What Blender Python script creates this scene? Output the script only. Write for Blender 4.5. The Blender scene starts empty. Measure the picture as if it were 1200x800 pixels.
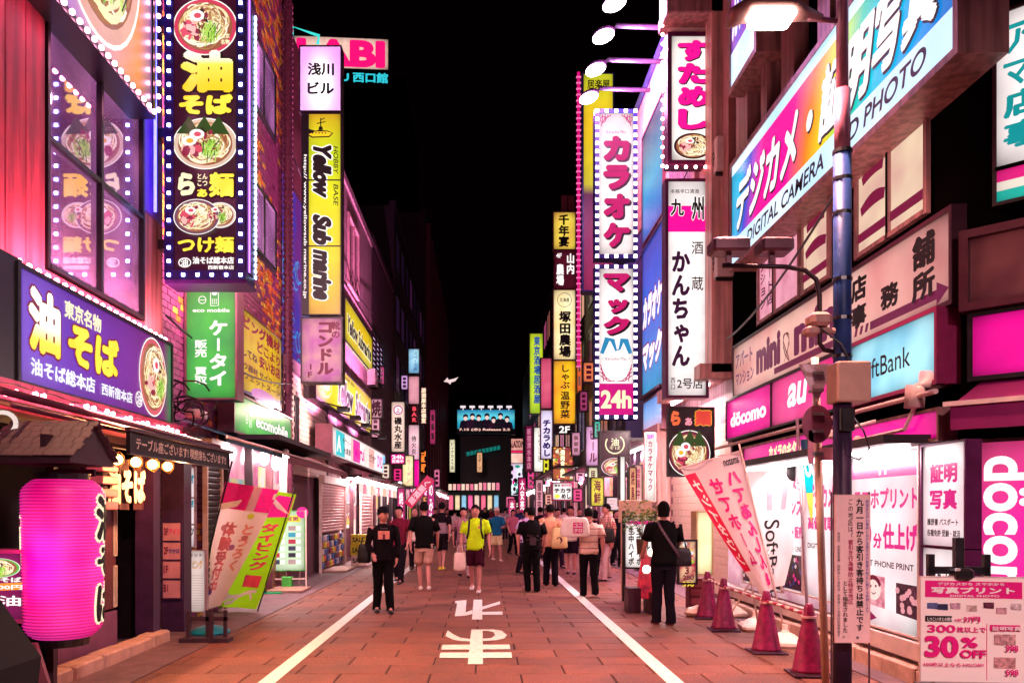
import bpy, math, random
from mathutils import Vector, Matrix
PI = math.pi
R = math.radians
sc = bpy.context.scene
col = sc.collection
rnd = random.Random(7)

# ------------------------------------------------------------------ camera
FOC = 935.0      # focal length in photo pixels (photo 1200 wide, 28 mm lens)
EYE = 1.62
cam_d = bpy.data.cameras.new('camera')
cam_d.lens = 28.05; cam_d.sensor_width = 36
cam_d.shift_x = 35/1200; cam_d.shift_y = 197/1200
cam_d.clip_end = 600; cam_d.clip_start = 0.1
cam = bpy.data.objects.new('camera', cam_d); col.objects.link(cam)
cam.location = (0, 0, EYE); cam.rotation_euler = (PI/2, 0, 0)
sc.camera = cam
# ------------------------------------------------------------------ world: a black city sky with a trace of city glow
w = bpy.data.worlds.new('World'); sc.world = w; w.use_nodes = True
bg = w.node_tree.nodes['Background']
bg.inputs[0].default_value = (1.0, 0.12, 0.5, 1); bg.inputs[1].default_value = 0.0006
sc.view_settings.view_transform = 'Standard'; sc.view_settings.look = 'None'
sc.view_settings.exposure = 0.25; sc.view_settings.gamma = 1.0
sc.render.engine = 'CYCLES'
cy = sc.cycles
cy.use_denoising = True; cy.max_bounces = 6; cy.diffuse_bounces = 3; cy.glossy_bounces = 4
cy.transmission_bounces = 4; cy.caustics_reflective = False; cy.caustics_refractive = False
cy.sample_clamp_indirect = 3.0; cy.sample_clamp_direct = 0
cy.use_adaptive_sampling = True; cy.adaptive_threshold = 0.02

def F(px, py, Y):                    # point of the photo on the frontal plane at depth Y
    return Vector(((px-565)*Y/FOC, Y, EYE+(597-py)*Y/FOC))
def S(px, py, X):                    # point of the photo on a facade plane at X
    Y = FOC*X/(px-565)
    return Vector((X, Y, EYE+(597-py)*Y/FOC))
def G(px, py):                       # point on the ground
    Y = FOC*EYE/(py-597)
    return Vector(((px-565)*Y/FOC, Y, 0))

# the dim pink glow of the city coming down the street from behind and above the camera
sun_d = bpy.data.lights.new('city_glow', 'SUN'); sun_d.energy = .06; sun_d.angle = R(70); sun_d.color = (1, .28, .52)
sun = bpy.data.objects.new('city_glow', sun_d); col.objects.link(sun)
sun.rotation_euler = Vector((.15, -.8, .6)).to_track_quat('Z', 'Y').to_euler()
# ------------------------------------------------------------------ materials
def lin(h):
    h = h.lstrip('#')
    c = [int(h[i:i+2], 16)/255 for i in (0, 2, 4)]
    return tuple(x/12.92 if x <= .04045 else ((x+.055)/1.055)**2.4 for x in c)
_mc = {}
def surf(name, hx, rough=.6, metal=0, var=.25, scale=6, bump=.0, spec=.4, coat=0):
    """a matt or glossy surface: colour mottled by noise, fine bump"""
    if name in _mc: return _mc[name]
    m = bpy.data.materials.new(name); m.use_nodes = True; nt = m.node_tree
    p = nt.nodes['Principled BSDF']; c = lin(hx)
    tc = nt.nodes.new('ShaderNodeTexCoord'); n = nt.nodes.new('ShaderNodeTexNoise')
    n.inputs['Scale'].default_value = scale; n.inputs['Detail'].default_value = 6; n.inputs['Roughness'].default_value = .65
    nt.links.new(tc.outputs['Object'], n.inputs['Vector'])
    r = nt.nodes.new('ShaderNodeValToRGB')
    r.color_ramp.elements[0].position = .3; r.color_ramp.elements[1].position = .72
    r.color_ramp.elements[0].color = (*[x*(1-var) for x in c], 1)
    r.color_ramp.elements[1].color = (*[min(1, x*(1+var*.6)) for x in c], 1)
    nt.links.new(n.outputs['Fac'], r.inputs[0]); nt.links.new(r.outputs[0], p.inputs['Base Color'])
    p.inputs['Metallic'].default_value = metal; p.inputs['Specular IOR Level'].default_value = spec
    mr = nt.nodes.new('ShaderNodeMapRange')
    mr.inputs[3].default_value = max(.03, rough-.12); mr.inputs[4].default_value = min(1, rough+.12)
    nt.links.new(n.outputs['Fac'], mr.inputs[0]); nt.links.new(mr.outputs[0], p.inputs['Roughness'])
    if name.startswith(('red_coral', 'coral_pier', 'pale_pink_render', 'pink_beige', 'pink_grey_render', 'pink_column')):   # rain streaks run down the wall
        mp = nt.nodes.new('ShaderNodeMapping'); mp.inputs['Scale'].default_value = (9, 9, .5); nt.links.new(tc.outputs['Object'], mp.inputs[0])
        ns = nt.nodes.new('ShaderNodeTexNoise'); ns.inputs['Scale'].default_value = 1.2; ns.inputs['Detail'].default_value = 5; nt.links.new(mp.outputs[0], ns.inputs['Vector'])
        ms = nt.nodes.new('ShaderNodeMapRange'); ms.inputs[1].default_value = .38; ms.inputs[2].default_value = .6; ms.inputs[3].default_value = .5; ms.inputs[4].default_value = 1; nt.links.new(ns.outputs['Fac'], ms.inputs[0])
        vs_ = nt.nodes.new('ShaderNodeVectorMath'); vs_.operation = 'SCALE'; nt.links.new(r.outputs[0], vs_.inputs[0]); nt.links.new(ms.outputs[0], vs_.inputs['Scale']); nt.links.new(vs_.outputs[0], p.inputs['Base Color'])
    if coat: p.inputs['Coat Weight'].default_value = coat
    if bump:
        b = nt.nodes.new('ShaderNodeBump'); b.inputs['Strength'].default_value = bump; b.inputs['Distance'].default_value = .01
        n2 = nt.nodes.new('ShaderNodeTexNoise'); n2.inputs['Scale'].default_value = scale*12; n2.inputs['Detail'].default_value = 4
        nt.links.new(tc.outputs['Object'], n2.inputs['Vector'])
        nt.links.new(n2.outputs['Fac'], b.inputs['Height']); nt.links.new(b.outputs[0], p.inputs['Normal'])
    _mc[name] = m; return m
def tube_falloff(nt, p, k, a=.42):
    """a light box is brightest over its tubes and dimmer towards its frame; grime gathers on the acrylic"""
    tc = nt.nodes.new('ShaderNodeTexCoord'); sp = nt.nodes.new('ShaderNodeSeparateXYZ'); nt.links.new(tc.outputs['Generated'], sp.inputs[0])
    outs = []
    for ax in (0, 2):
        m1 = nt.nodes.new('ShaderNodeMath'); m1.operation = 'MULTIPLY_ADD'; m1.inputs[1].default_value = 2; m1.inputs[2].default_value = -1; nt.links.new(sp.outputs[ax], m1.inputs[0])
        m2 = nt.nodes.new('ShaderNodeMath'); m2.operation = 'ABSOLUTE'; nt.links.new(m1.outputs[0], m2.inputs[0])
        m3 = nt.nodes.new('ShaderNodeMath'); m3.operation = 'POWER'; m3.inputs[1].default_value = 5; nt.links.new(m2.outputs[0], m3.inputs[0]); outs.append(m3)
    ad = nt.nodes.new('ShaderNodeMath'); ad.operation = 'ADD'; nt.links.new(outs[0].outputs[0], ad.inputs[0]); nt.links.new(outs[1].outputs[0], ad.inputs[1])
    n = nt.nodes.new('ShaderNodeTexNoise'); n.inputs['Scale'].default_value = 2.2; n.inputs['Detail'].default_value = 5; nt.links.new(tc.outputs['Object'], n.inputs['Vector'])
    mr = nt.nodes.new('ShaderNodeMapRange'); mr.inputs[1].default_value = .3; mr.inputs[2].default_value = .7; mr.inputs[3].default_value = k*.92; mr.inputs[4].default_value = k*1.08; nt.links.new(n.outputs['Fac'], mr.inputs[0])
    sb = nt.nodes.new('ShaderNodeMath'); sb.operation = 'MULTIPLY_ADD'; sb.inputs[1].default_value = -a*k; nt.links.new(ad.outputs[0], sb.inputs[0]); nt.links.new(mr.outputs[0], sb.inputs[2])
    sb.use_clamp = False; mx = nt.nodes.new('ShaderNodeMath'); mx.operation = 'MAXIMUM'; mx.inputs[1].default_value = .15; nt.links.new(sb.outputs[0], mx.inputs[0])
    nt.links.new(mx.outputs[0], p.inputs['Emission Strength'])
def glow(hx, k=1.0, sample=False, hx2=None, scale=3.0, var=0.12):
    """a backlit print: emission with a little unevenness, and a glossy acrylic skin"""
    key = ('glow', hx, k, sample, hx2, scale)
    if key in _mc: return _mc[key]
    m = bpy.data.materials.new('backlit_'+hx.lstrip('#')); m.use_nodes = True; nt = m.node_tree
    p = nt.nodes['Principled BSDF']; c = lin(hx); c2 = lin(hx2) if hx2 else tuple(x*(1-var) for x in c)
    tc = nt.nodes.new('ShaderNodeTexCoord'); n = nt.nodes.new('ShaderNodeTexNoise')
    n.inputs['Scale'].default_value = scale; n.inputs['Detail'].default_value = 2
    nt.links.new(tc.outputs['Object'], n.inputs['Vector'])
    r = nt.nodes.new('ShaderNodeValToRGB')
    r.color_ramp.elements[0].position = .35; r.color_ramp.elements[1].position = .65
    r.color_ramp.elements[0].color = (*c2, 1); r.color_ramp.elements[1].color = (*c, 1)
    nt.links.new(n.outputs['Fac'], r.inputs[0]); nt.links.new(r.outputs[0], p.inputs['Emission Color'])
    p.inputs['Emission Strength'].default_value = k
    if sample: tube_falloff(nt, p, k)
    p.inputs['Base Color'].default_value = (.012, .01, .011, 1); p.inputs['Roughness'].default_value = .25
    p.inputs['Specular IOR Level'].default_value = .3
    m.cycles.emission_sampling = 'FRONT' if sample else 'NONE'
    _mc[key] = m; return m
def ramp_glow(name, stops, axis=0, length=1.0, k=1.1, sample=True, off=0.0, skew=0.0):
    """a printed colour run along one local axis of a backlit face"""
    m = bpy.data.materials.new(name); m.use_nodes = True; nt = m.node_tree
    p = nt.nodes['Principled BSDF']
    tc = nt.nodes.new('ShaderNodeTexCoord'); sp = nt.nodes.new('ShaderNodeSeparateXYZ')
    nt.links.new(tc.outputs['Object'], sp.inputs[0])
    ma = nt.nodes.new('ShaderNodeMath'); ma.operation = 'MULTIPLY_ADD'
    nt.links.new(sp.outputs[axis], ma.inputs[0]); ma.inputs[1].default_value = 1/length; ma.inputs[2].default_value = -off/length
    mb = nt.nodes.new('ShaderNodeMath'); mb.operation = 'MULTIPLY_ADD'
    nt.links.new(sp.outputs[2 if axis == 0 else 0], mb.inputs[0]); mb.inputs[1].default_value = skew/length
    nt.links.new(ma.outputs[0], mb.inputs[2])
    r = nt.nodes.new('ShaderNodeValToRGB'); e = r.color_ramp.elements
    while len(e) < len(stops): e.new(.5)
    for el, (pos, hx) in zip(e, stops): el.position = pos; el.color = (*lin(hx), 1)
    nt.links.new(mb.outputs[0], r.inputs[0]); nt.links.new(r.outputs[0], p.inputs['Emission Color'])
    p.inputs['Emission Strength'].default_value = k
    p.inputs['Base Color'].default_value = (.012, .01, .011, 1); p.inputs['Roughness'].default_value = .25
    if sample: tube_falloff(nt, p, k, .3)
    m.cycles.emission_sampling = 'FRONT' if sample else 'NONE'
    return m
def lamp_mat(name, hx, k, sample=False):
    if name in _mc: return _mc[name]
    m = bpy.data.materials.new(name); m.use_nodes = True
    p = m.node_tree.nodes['Principled BSDF']
    p.inputs['Emission Color'].default_value = (*lin(hx), 1); p.inputs['Emission Strength'].default_value = k
    p.inputs['Base Color'].default_value = (.6, .6, .6, 1)
    m.cycles.emission_sampling = 'AUTO' if sample else 'NONE'
    _mc[name] = m; return m

BLACK = surf('black_painted_metal', '#161015', .35, 0, .3, 9, spec=.5)
DARK = surf('dark_maroon_paint', '#1c0a14', .45, 0, .35, 5, .1)
FRAMEP = surf('pinkish_aluminium', '#8a5a66', .35, .7, .25, 7)
PALE = surf('pale_painted_metal', '#d8b8b4', .45, .1, .2, 6)
STEEL = surf('grey_steel', '#8a8088', .35, .8, .3, 10)
INK = surf('black_print', '#0a0508', .5, 0, .1, 3)
INKM = surf('maroon_print', '#6a0a3a', .5, 0, .1, 3)
MAG = surf('magenta_print', '#e0107c', .45, 0, .1, 3)
WHITEM = surf('white_print', '#f4e8e4', .5, 0, .1, 3)
WHITE = glow('#fff4f0', 1.15)
WHITEs = glow('#fff0ee', 1.15, True)
PINKW = glow('#f6c8c4', 1.0, True)
MAGg = glow('#ee0a8c', 1.1)
MAGs = glow('#f00a90', 1.1, True)
CREAM = glow('#fff0c0', 1.1)

# ------------------------------------------------------------------ mesh builder
class MB:
    def __init__(s): s.v = []; s.f = []; s.m = []; s.mi = 0; s.smooth = False; s.sm = []
    def add(s, vs, fs):
        o = len(s.v); s.v += [tuple(p) for p in vs]
        for f in fs: s.f.append(tuple(i+o for i in f)); s.m.append(s.mi); s.sm.append(s.smooth)
        return s
    def box(s, x0, x1, y0, y1, z0, z1):
        return s.add([(x0,y0,z0),(x1,y0,z0),(x1,y1,z0),(x0,y1,z0),(x0,y0,z1),(x1,y0,z1),(x1,y1,z1),(x0,y1,z1)],
                     [(0,3,2,1),(4,5,6,7),(0,1,5,4),(1,2,6,5),(2,3,7,6),(3,0,4,7)])
    def bbox(s, x0, x1, y0, y1, z0, z1, b=.01):
        """box with chamfered edges"""
        b = min(b, (x1-x0)/3, (y1-y0)/3, (z1-z0)/3); vs = []
        for z, i in ((z0, b), (z0+b, 0), (z1-b, 0), (z1, b)):
            vs += [(x0+b+i, y0+i, z), (x1-b-i, y0+i, z), (x1-i, y0+b+i, z), (x1-i, y1-b-i, z), (x1-b-i, y1-i, z), (x0+b+i, y1-i, z), (x0+i, y1-b-i, z), (x0+i, y0+b+i, z)]
        fs = [tuple(range(7, -1, -1)), tuple(range(24, 32))]
        for k in range(3):
            for j in range(8): a = k*8+j; c = k*8+(j+1) % 8; fs.append((a, c, c+8, a+8))
        return s.add(vs, fs)
    def quad(s, a, b, c, d): return s.add([a, b, c, d], [(0, 1, 2, 3)])
    def prism(s, poly, y0, y1):
        """polygon in local x,z (counter-clockwise seen from -y) with thickness"""
        n = len(poly)
        vs = [(x, y0, z) for x, z in poly]+[(x, y1, z) for x, z in poly]
        fs = [tuple(range(n)), tuple(range(2*n-1, n-1, -1))]+[(i, i+n, (i+1) % n+n, (i+1) % n) for i in range(n)]
        return s.add(vs, fs)
    def flat(s, poly, y): return s.add([(x, y, z) for x, z in poly], [tuple(range(len(poly)))])
    def disc(s, cx, cz, rx, rz, y, n=28, a0=0, a1=2*PI):
        return s.flat([(cx+rx*math.cos(a0+(a1-a0)*i/n), cz+rz*math.sin(a0+(a1-a0)*i/n)) for i in range(n if a1-a0 > 6.2 else n+1)], y)
    def ribbon(s, pts, wd, y):
        """flat stroke through x,z points"""
        vs = []; n = len(pts)
        for i, (x, z) in enumerate(pts):
            a = pts[max(0, i-1)]; b = pts[min(n-1, i+1)]
            dx, dz = b[0]-a[0], b[1]-a[1]; l = math.hypot(dx, dz) or 1
            ww = wd(i/(n-1)) if callable(wd) else wd
            vs += [(x-dz/l*ww/2, y, z+dx/l*ww/2), (x+dz/l*ww/2, y, z-dx/l*ww/2)]
        return s.add(vs, [(2*i, 2*i+1, 2*i+3, 2*i+2) for i in range(n-1)])
    def tube(s, path, rad, n=8, ry=None, cap=True, up=None):
        """loft of ellipses along a path; rad and ry are numbers or lists"""
        P = [Vector(p) for p in path]; k = len(P); vs = []
        ref = Vector(up) if up else None
        for i, p in enumerate(P):
            t = (P[min(i+1, k-1)]-P[max(i-1, 0)]).normalized()
            u = ref or (Vector((1, 0, 0)) if abs(t.x) < .9 else Vector((0, 0, 1)))
            a = (u-t*u.dot(t)).normalized(); b = t.cross(a)
            r = rad[i] if isinstance(rad, (list, tuple)) else rad
            q = r if ry is None else (ry[i] if isinstance(ry, (list, tuple)) else ry)
            for j in range(n):
                an = 2*PI*j/n; vs.append(p+a*(r*math.cos(an))+b*(q*math.sin(an)))
        fs = []
        for i in range(k-1):
            for j in range(n):
                fs.append((i*n+j, i*n+(j+1) % n, (i+1)*n+(j+1) % n, (i+1)*n+j))
        if cap: fs += [tuple(range(n-1, -1, -1)), tuple(range((k-1)*n, k*n))]
        return s.add(vs, fs)
    def lathe(s, prof, n=20, c=(0, 0, 0), sx=1, sy=1):
        vs = []; fs = []
        for r, z in prof:
            for j in range(n):
                a = 2*PI*j/n; vs.append((c[0]+r*sx*math.cos(a), c[1]+r*sy*math.sin(a), c[2]+z))
        for i in range(len(prof)-1):
            for j in range(n): fs.append((i*n+j, i*n+(j+1) % n, (i+1)*n+(j+1) % n, (i+1)*n+j))
        fs += [tuple(range(n-1, -1, -1)), tuple(range((len(prof)-1)*n, len(prof)*n))]
        return s.add(vs, fs)
    def ball(s, c, rx, ry=None, rz=None, n=8, m=6):
        ry = ry or rx; rz = rz or rx
        return s.lathe([(max(.02*rx, rx*math.sin(PI*i/m)), -rz*math.cos(PI*i/m)) for i in range(m+1)], n, c, 1, ry/rx)
    def build(s, name, mats, parent=None, smooth=None, loc=None, kind=None, label=None):
        me = bpy.data.meshes.new(name); me.from_pydata(s.v, [], s.f)
        if not isinstance(mats, (list, tuple)): mats = [mats]
        for m in mats: me.materials.append(m)
        if len(mats) > 1: me.polygons.foreach_set('material_index', s.m)
        me.polygons.foreach_set('use_smooth', [True]*len(s.f) if smooth else s.sm)
        me.update()
        o = bpy.data.objects.new(name, me); col.objects.link(o)
        if parent: o.parent = parent
        if loc is not None: o.location = loc
        if kind: o['kind'] = kind
        if label: o['label'] = label
        return o

def thing(name, label, cat, loc=(0, 0, 0), rz=0, group=None):
    o = bpy.data.objects.new(name, None); col.objects.link(o); o.empty_display_size = .2
    o.location = loc; o.rotation_euler = (0, 0, rz); o['label'] = label; o['category'] = cat
    if group: o['group'] = group
    return o
def struct(o): o['kind'] = 'structure'; return o
def copy_tree(o, parent=None, lvl=0):
    c = o.copy(); col.objects.link(c)
    if parent: c.parent = parent
    for ch in list(o.children): copy_tree(ch, c, lvl+1)
    return c
def copy_thing(o, loc, rz=None, label=None, group=None):
    c = copy_tree(o); c.location = loc
    if rz is not None: c.rotation_euler = (0, 0, rz)
    if label: c['label'] = label
    if group: c['group'] = group
    return c

# ------------------------------------------------------------------ lettering
_gc = {}
def glyph(s, off=0.0):
    """glyph outline; strokes fatter than 0.02 are made of shifted copies in fine layers (p[2])"""
    k = (s, off)
    if k not in _gc:
        c = bpy.data.curves.new('t', 'FONT'); c.body = s; c.size = 1; c.resolution_u = 5 if (s.isascii() or 'ö' in s) else (2 if off > .02 else 3); asc = s.isascii() or 'ö' in s; c.offset = min(off, .02) if asc else 0
        o = bpy.data.objects.new('t', c); m = o.to_mesh()
        V = [(v.co.x, v.co.y) for v in m.vertices]; Fc = [tuple(p.vertices) for p in m.polygons]
        o.to_mesh_clear(); bpy.data.objects.remove(o); bpy.data.curves.remove(c)
        W = [(x, y, 0) for x, y in V]; G_ = list(Fc)
        if off > (.02 if asc else .008):
            r = off-(.02 if asc else 0); n = 4 if off < .025 else 6 if off < .055 else 9
            for i in range(n):
                q = len(W); W += [(x+r*math.cos(2*PI*i/n), y+r*math.sin(2*PI*i/n), .00015*(i+1)) for x, y in V]
                G_ += [tuple(j+q for j in f) for f in Fc]
        _gc[k] = (W, G_)
    return _gc[k]
def put_text(mb, s, x0, z0, x1, z1, y, off=.02, v=False, sh=0.0, rot=0, shadow=None, ref=None):
    """letters fitted into the box; v = stacked downwards, rot=1 = running downwards turned clockwise"""
    if v:
        ch = [c for c in s]; n = len(ch); ch_h = (z1-z0)/n
        for i, c in enumerate(ch):
            if c == ' ': continue
            if c == 'ー' or c == '〜':
                xm = (x0+x1)/2; zt = z1-ch_h*(i+.5); wd = (x1-x0)*(.08+off)
                mb.flat([(xm-wd/2, zt-ch_h*.38), (xm+wd/2, zt-ch_h*.38), (xm+wd/2, zt+ch_h*.38), (xm-wd/2, zt+ch_h*.38)], y)
                continue
            V, Fc = glyph(c, off)
            if c in 'っゃゅょッャュョ': dx, dz = .06, .04
            else: dx = dz = 0
            wd = 1.0 if ord(c) > 0x2000 else max(p[0] for p in glyph(c, 0)[0])+.05
            sx = (x1-x0)
            vs = [(x0+sx*(.5+(p[0]-wd/2)+dx+sh*(p[1]-.4)), y-p[2], z1-ch_h*(i+.5)+(p[1]-.375+dz)*ch_h*.98) for p in V]
            mb.add(vs, Fc)
        return
    V0, _ = glyph(s, ref if ref is not None else off)
    V, Fc = glyph(s, off)
    X0 = [(p[0]+sh*p[1]) for p in V0]; Z0 = [p[1] for p in V0]
    ax, bx, az, bz = min(X0), max(X0), min(Z0), max(Z0)
    if rot:   # text x runs downward, text up points right
        vs = [(x0+(x1-x0)*(p[1]-az)/(bz-az), y-p[2], z1-(z1-z0)*((p[0]+sh*p[1])-ax)/(bx-ax)) for p in V]
        mb.add(vs, [tuple(f) for f in Fc])
    else:
        vs = [(x0+(x1-x0)*((p[0]+sh*p[1])-ax)/(bx-ax), y-p[2], z0+(z1-z0)*(p[1]-az)/(bz-az)) for p in V]
        mb.add(vs, Fc)

# ------------------------------------------------------------------ a boxed sign
def sign(name, label, cat, loc, rz, w, h, d, face, frame=BLACK, fw=.03, texts=(), group=None, proud=.02, extra=None, led=None, ledm=None, splits=()):
    """local x to the right, z up, front looks to -y; face at y=0"""
    t = thing(name, label, cat, loc, rz, group)
    b = MB(); b.quad((0, 0, 0), (w, 0, 0), (w, 0, h), (0, 0, h)); b.build('face', face, t)
    c = MB(); c.box(-fw*.5, w+fw*.5, .004, d, -fw*.5, h+fw*.5)
    c.box(-fw, 0, -proud, d+.002, -fw, h+fw); c.box(w, w+fw, -proud, d+.002, -fw, h+fw)
    c.box(0, w, -proud, d+.002, -fw, 0); c.box(0, w, -proud, d+.002, h, h+fw)
    for z in splits: c.box(0, w, -proud*.6, .003, h*z-.012, h*z+.012)
    c.build('frame', frame, t)
    for i, tx in enumerate(texts):
        s, x0, z0, x1, z1, m = tx[:6]; o = tx[6] if len(tx) > 6 else {}
        off = o.get('off', .02); y = -.004-.0016*i
        lm = MB()
        if 'out' in o:
            lo = MB(); put_text(lo, s, x0*w, z0*h, x1*w, z1*h, y-.0003, o.get('oo', .06), o.get('v', False), o.get('sh', 0), o.get('rot', 0), ref=off)
            if 'sd' in o:
                q = o['sd']; lo.v = [(p[0]+q*w, p[1], p[2]-q*w) for p in lo.v]
            lo.build('lettering_outline', o['out'], t); y -= .003
        put_text(lm, s, x0*w, z0*h, x1*w, z1*h, y, off, o.get('v', False), o.get('sh', 0), o.get('rot', 0))
        lm.build('lettering', m, t)
    if led:                                   # small lamps along the frame
        step, r = led; lb = MB()
        nx = max(2, round(w/step)); nz = max(2, round(h/step)); q = fw*.5
        for i in range(nx+1):
            for z in (-q, h+q): x = -q+(w+2*q)*i/nx; lb.box(x-r, x+r, -proud-.012, -proud, z-r, z+r)
        for i in range(1, nz):
            for x in (-q, w+q): z = -q+(h+2*q)*i/nz; lb.box(x-r, x+r, -proud-.012, -proud, z-r, z+r)
        lb.build('border_lamps', ledm or lamp_mat('white_led', '#e8e8ff', 3.0), t, kind='stuff')
    if extra: extra(t, w, h)
    return t
def fsign(name, label, cat, px0, py0, px1, py1, Y, d, face, **k):
    a = F(px0, py1, Y); b = F(px1, py0, Y)
    return sign(name, label, cat, a, 0, b.x-a.x, b.z-a.z, d, face, **k)
def ssign(name, label, cat, px0, px1, z0, z1, X, d, face, **k):
    """sign flat on a facade, px0 < px1 in the photo"""
    ya = FOC*X/(px0-565); yb = FOC*X/(px1-565)
    if X < 0: return sign(name, label, cat, (X, ya, z0), PI/2, yb-ya, z1-z0, d, face, **k)
    return sign(name, label, cat, (X, ya, z0), -PI/2, ya-yb, z1-z0, d, face, **k)

# ------------------------------------------------------------------ printed food
NOOD = [glow('#ffe6b0', 1.0), glow('#e8b878', .9), glow('#fff4d8', 1.05), glow('#c88a5a', .8)]
GRN = [glow('#7ab82a', .9), glow('#b8e060', 1.0), glow('#2f5a1c', .6)]
REDF = [glow('#e8526a', .9), glow('#f8b8b0', 1.0), glow('#a82848', .7)]
def bowl(t, cx, cz, r, seed=1, rim='#d83060', rz=None, y0=-.006, green=True, egg=1, nori=False, name='noodle_bowl_print', dim=1.0, clip=1.0):
    g = random.Random(seed); rz = rz or r
    mats = [glow(rim, .9*dim), glow('#b86848', .7), *NOOD, *GRN, *REDF, glow('#15201a', .4), glow('#fffaf0', 1.1), glow('#ffb020', 1.0)]
    b = MB(); y = y0
    def lay():
        nonlocal y; y -= .00025; return y
    b.mi = 13; b.disc(cx, cz, r*1.04, rz*1.04, lay(), 36)
    b.mi = 0; b.disc(cx, cz, r, rz, lay(), 36)
    b.mi = 1; b.disc(cx, cz, r*.88, rz*.88, lay(), 36)
    def P(a, q): return (cx+r*q*math.cos(a), cz+rz*q*math.sin(a))
    for i in range(170):
        b.mi = g.choice((2, 2, 3, 4, 4, 5)); a = g.uniform(0, 2*PI); q = g.uniform(.15, .72)
        a2 = a+g.uniform(.4, 1.3)*g.choice((-1, 1)); q2 = min(.8, max(.1, q+g.uniform(-.3, .3)))
        pts = []
        for k in range(7):
            u = k/6; pts.append(P(a+(a2-a)*u, q+(q2-q)*u+.07*math.sin(u*PI)))
        b.ribbon(pts, r*.045, lay())
    def chunks(n, mi, ca, cq, spread, sz):
        for i in range(n):
            b.mi = g.choice(mi); c0 = P(ca, cq); x = c0[0]+g.gauss(0, spread*r); z = c0[1]+g.gauss(0, spread*rz); a = g.uniform(0, PI)
            s1 = r*sz*g.uniform(.6, 1.3); s2 = s1*g.uniform(.3, .7); k = 6
            b.flat([(x+s1*math.cos(2*PI*j/k)*math.cos(a)-s2*math.sin(2*PI*j/k)*math.sin(a), z+s1*math.cos(2*PI*j/k)*math.sin(a)+s2*math.sin(2*PI*j/k)*math.cos(a)) for j in range(k)], lay())
    if nori:
        for q in (-.5, 0, .45):
            b.mi = 8; b.flat([(cx+r*(q-.38), cz+rz*.35), (cx+r*(q+.38), cz+rz*.3), (cx+r*(q+.02), cz+rz*1.05)], lay())
    chunks(22, (9, 10, 11), 3.6, .45, .13, .16)
    if green: 
        for i in range(60):
            b.mi = g.choice((6, 7, 7, 8)); x = cx+r*g.gauss(.22, .12); z = cz+rz*g.gauss(-.3, .14); a = g.uniform(.9, 2.0); l = r*.2
            b.ribbon([(x-l*math.cos(a), z-l*math.sin(a)), (x, z+l*.1), (x+l*math.cos(a), z+l*math.sin(a))], r*.028, lay())
    chunks(14, (12, 5, 11), 1.3, .3, .13, .09)
    for e in range(egg):
        ex, ez = P(2.2+e*.9, .35+.1*e)
        b.mi = 13; b.disc(ex, ez, r*.24, rz*.2, lay(), 16); b.mi = 14 if e else 9; b.disc(ex+r*.02, ez, r*.12, rz*.1, lay(), 12)
    return b.build(name, mats, t)
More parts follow.
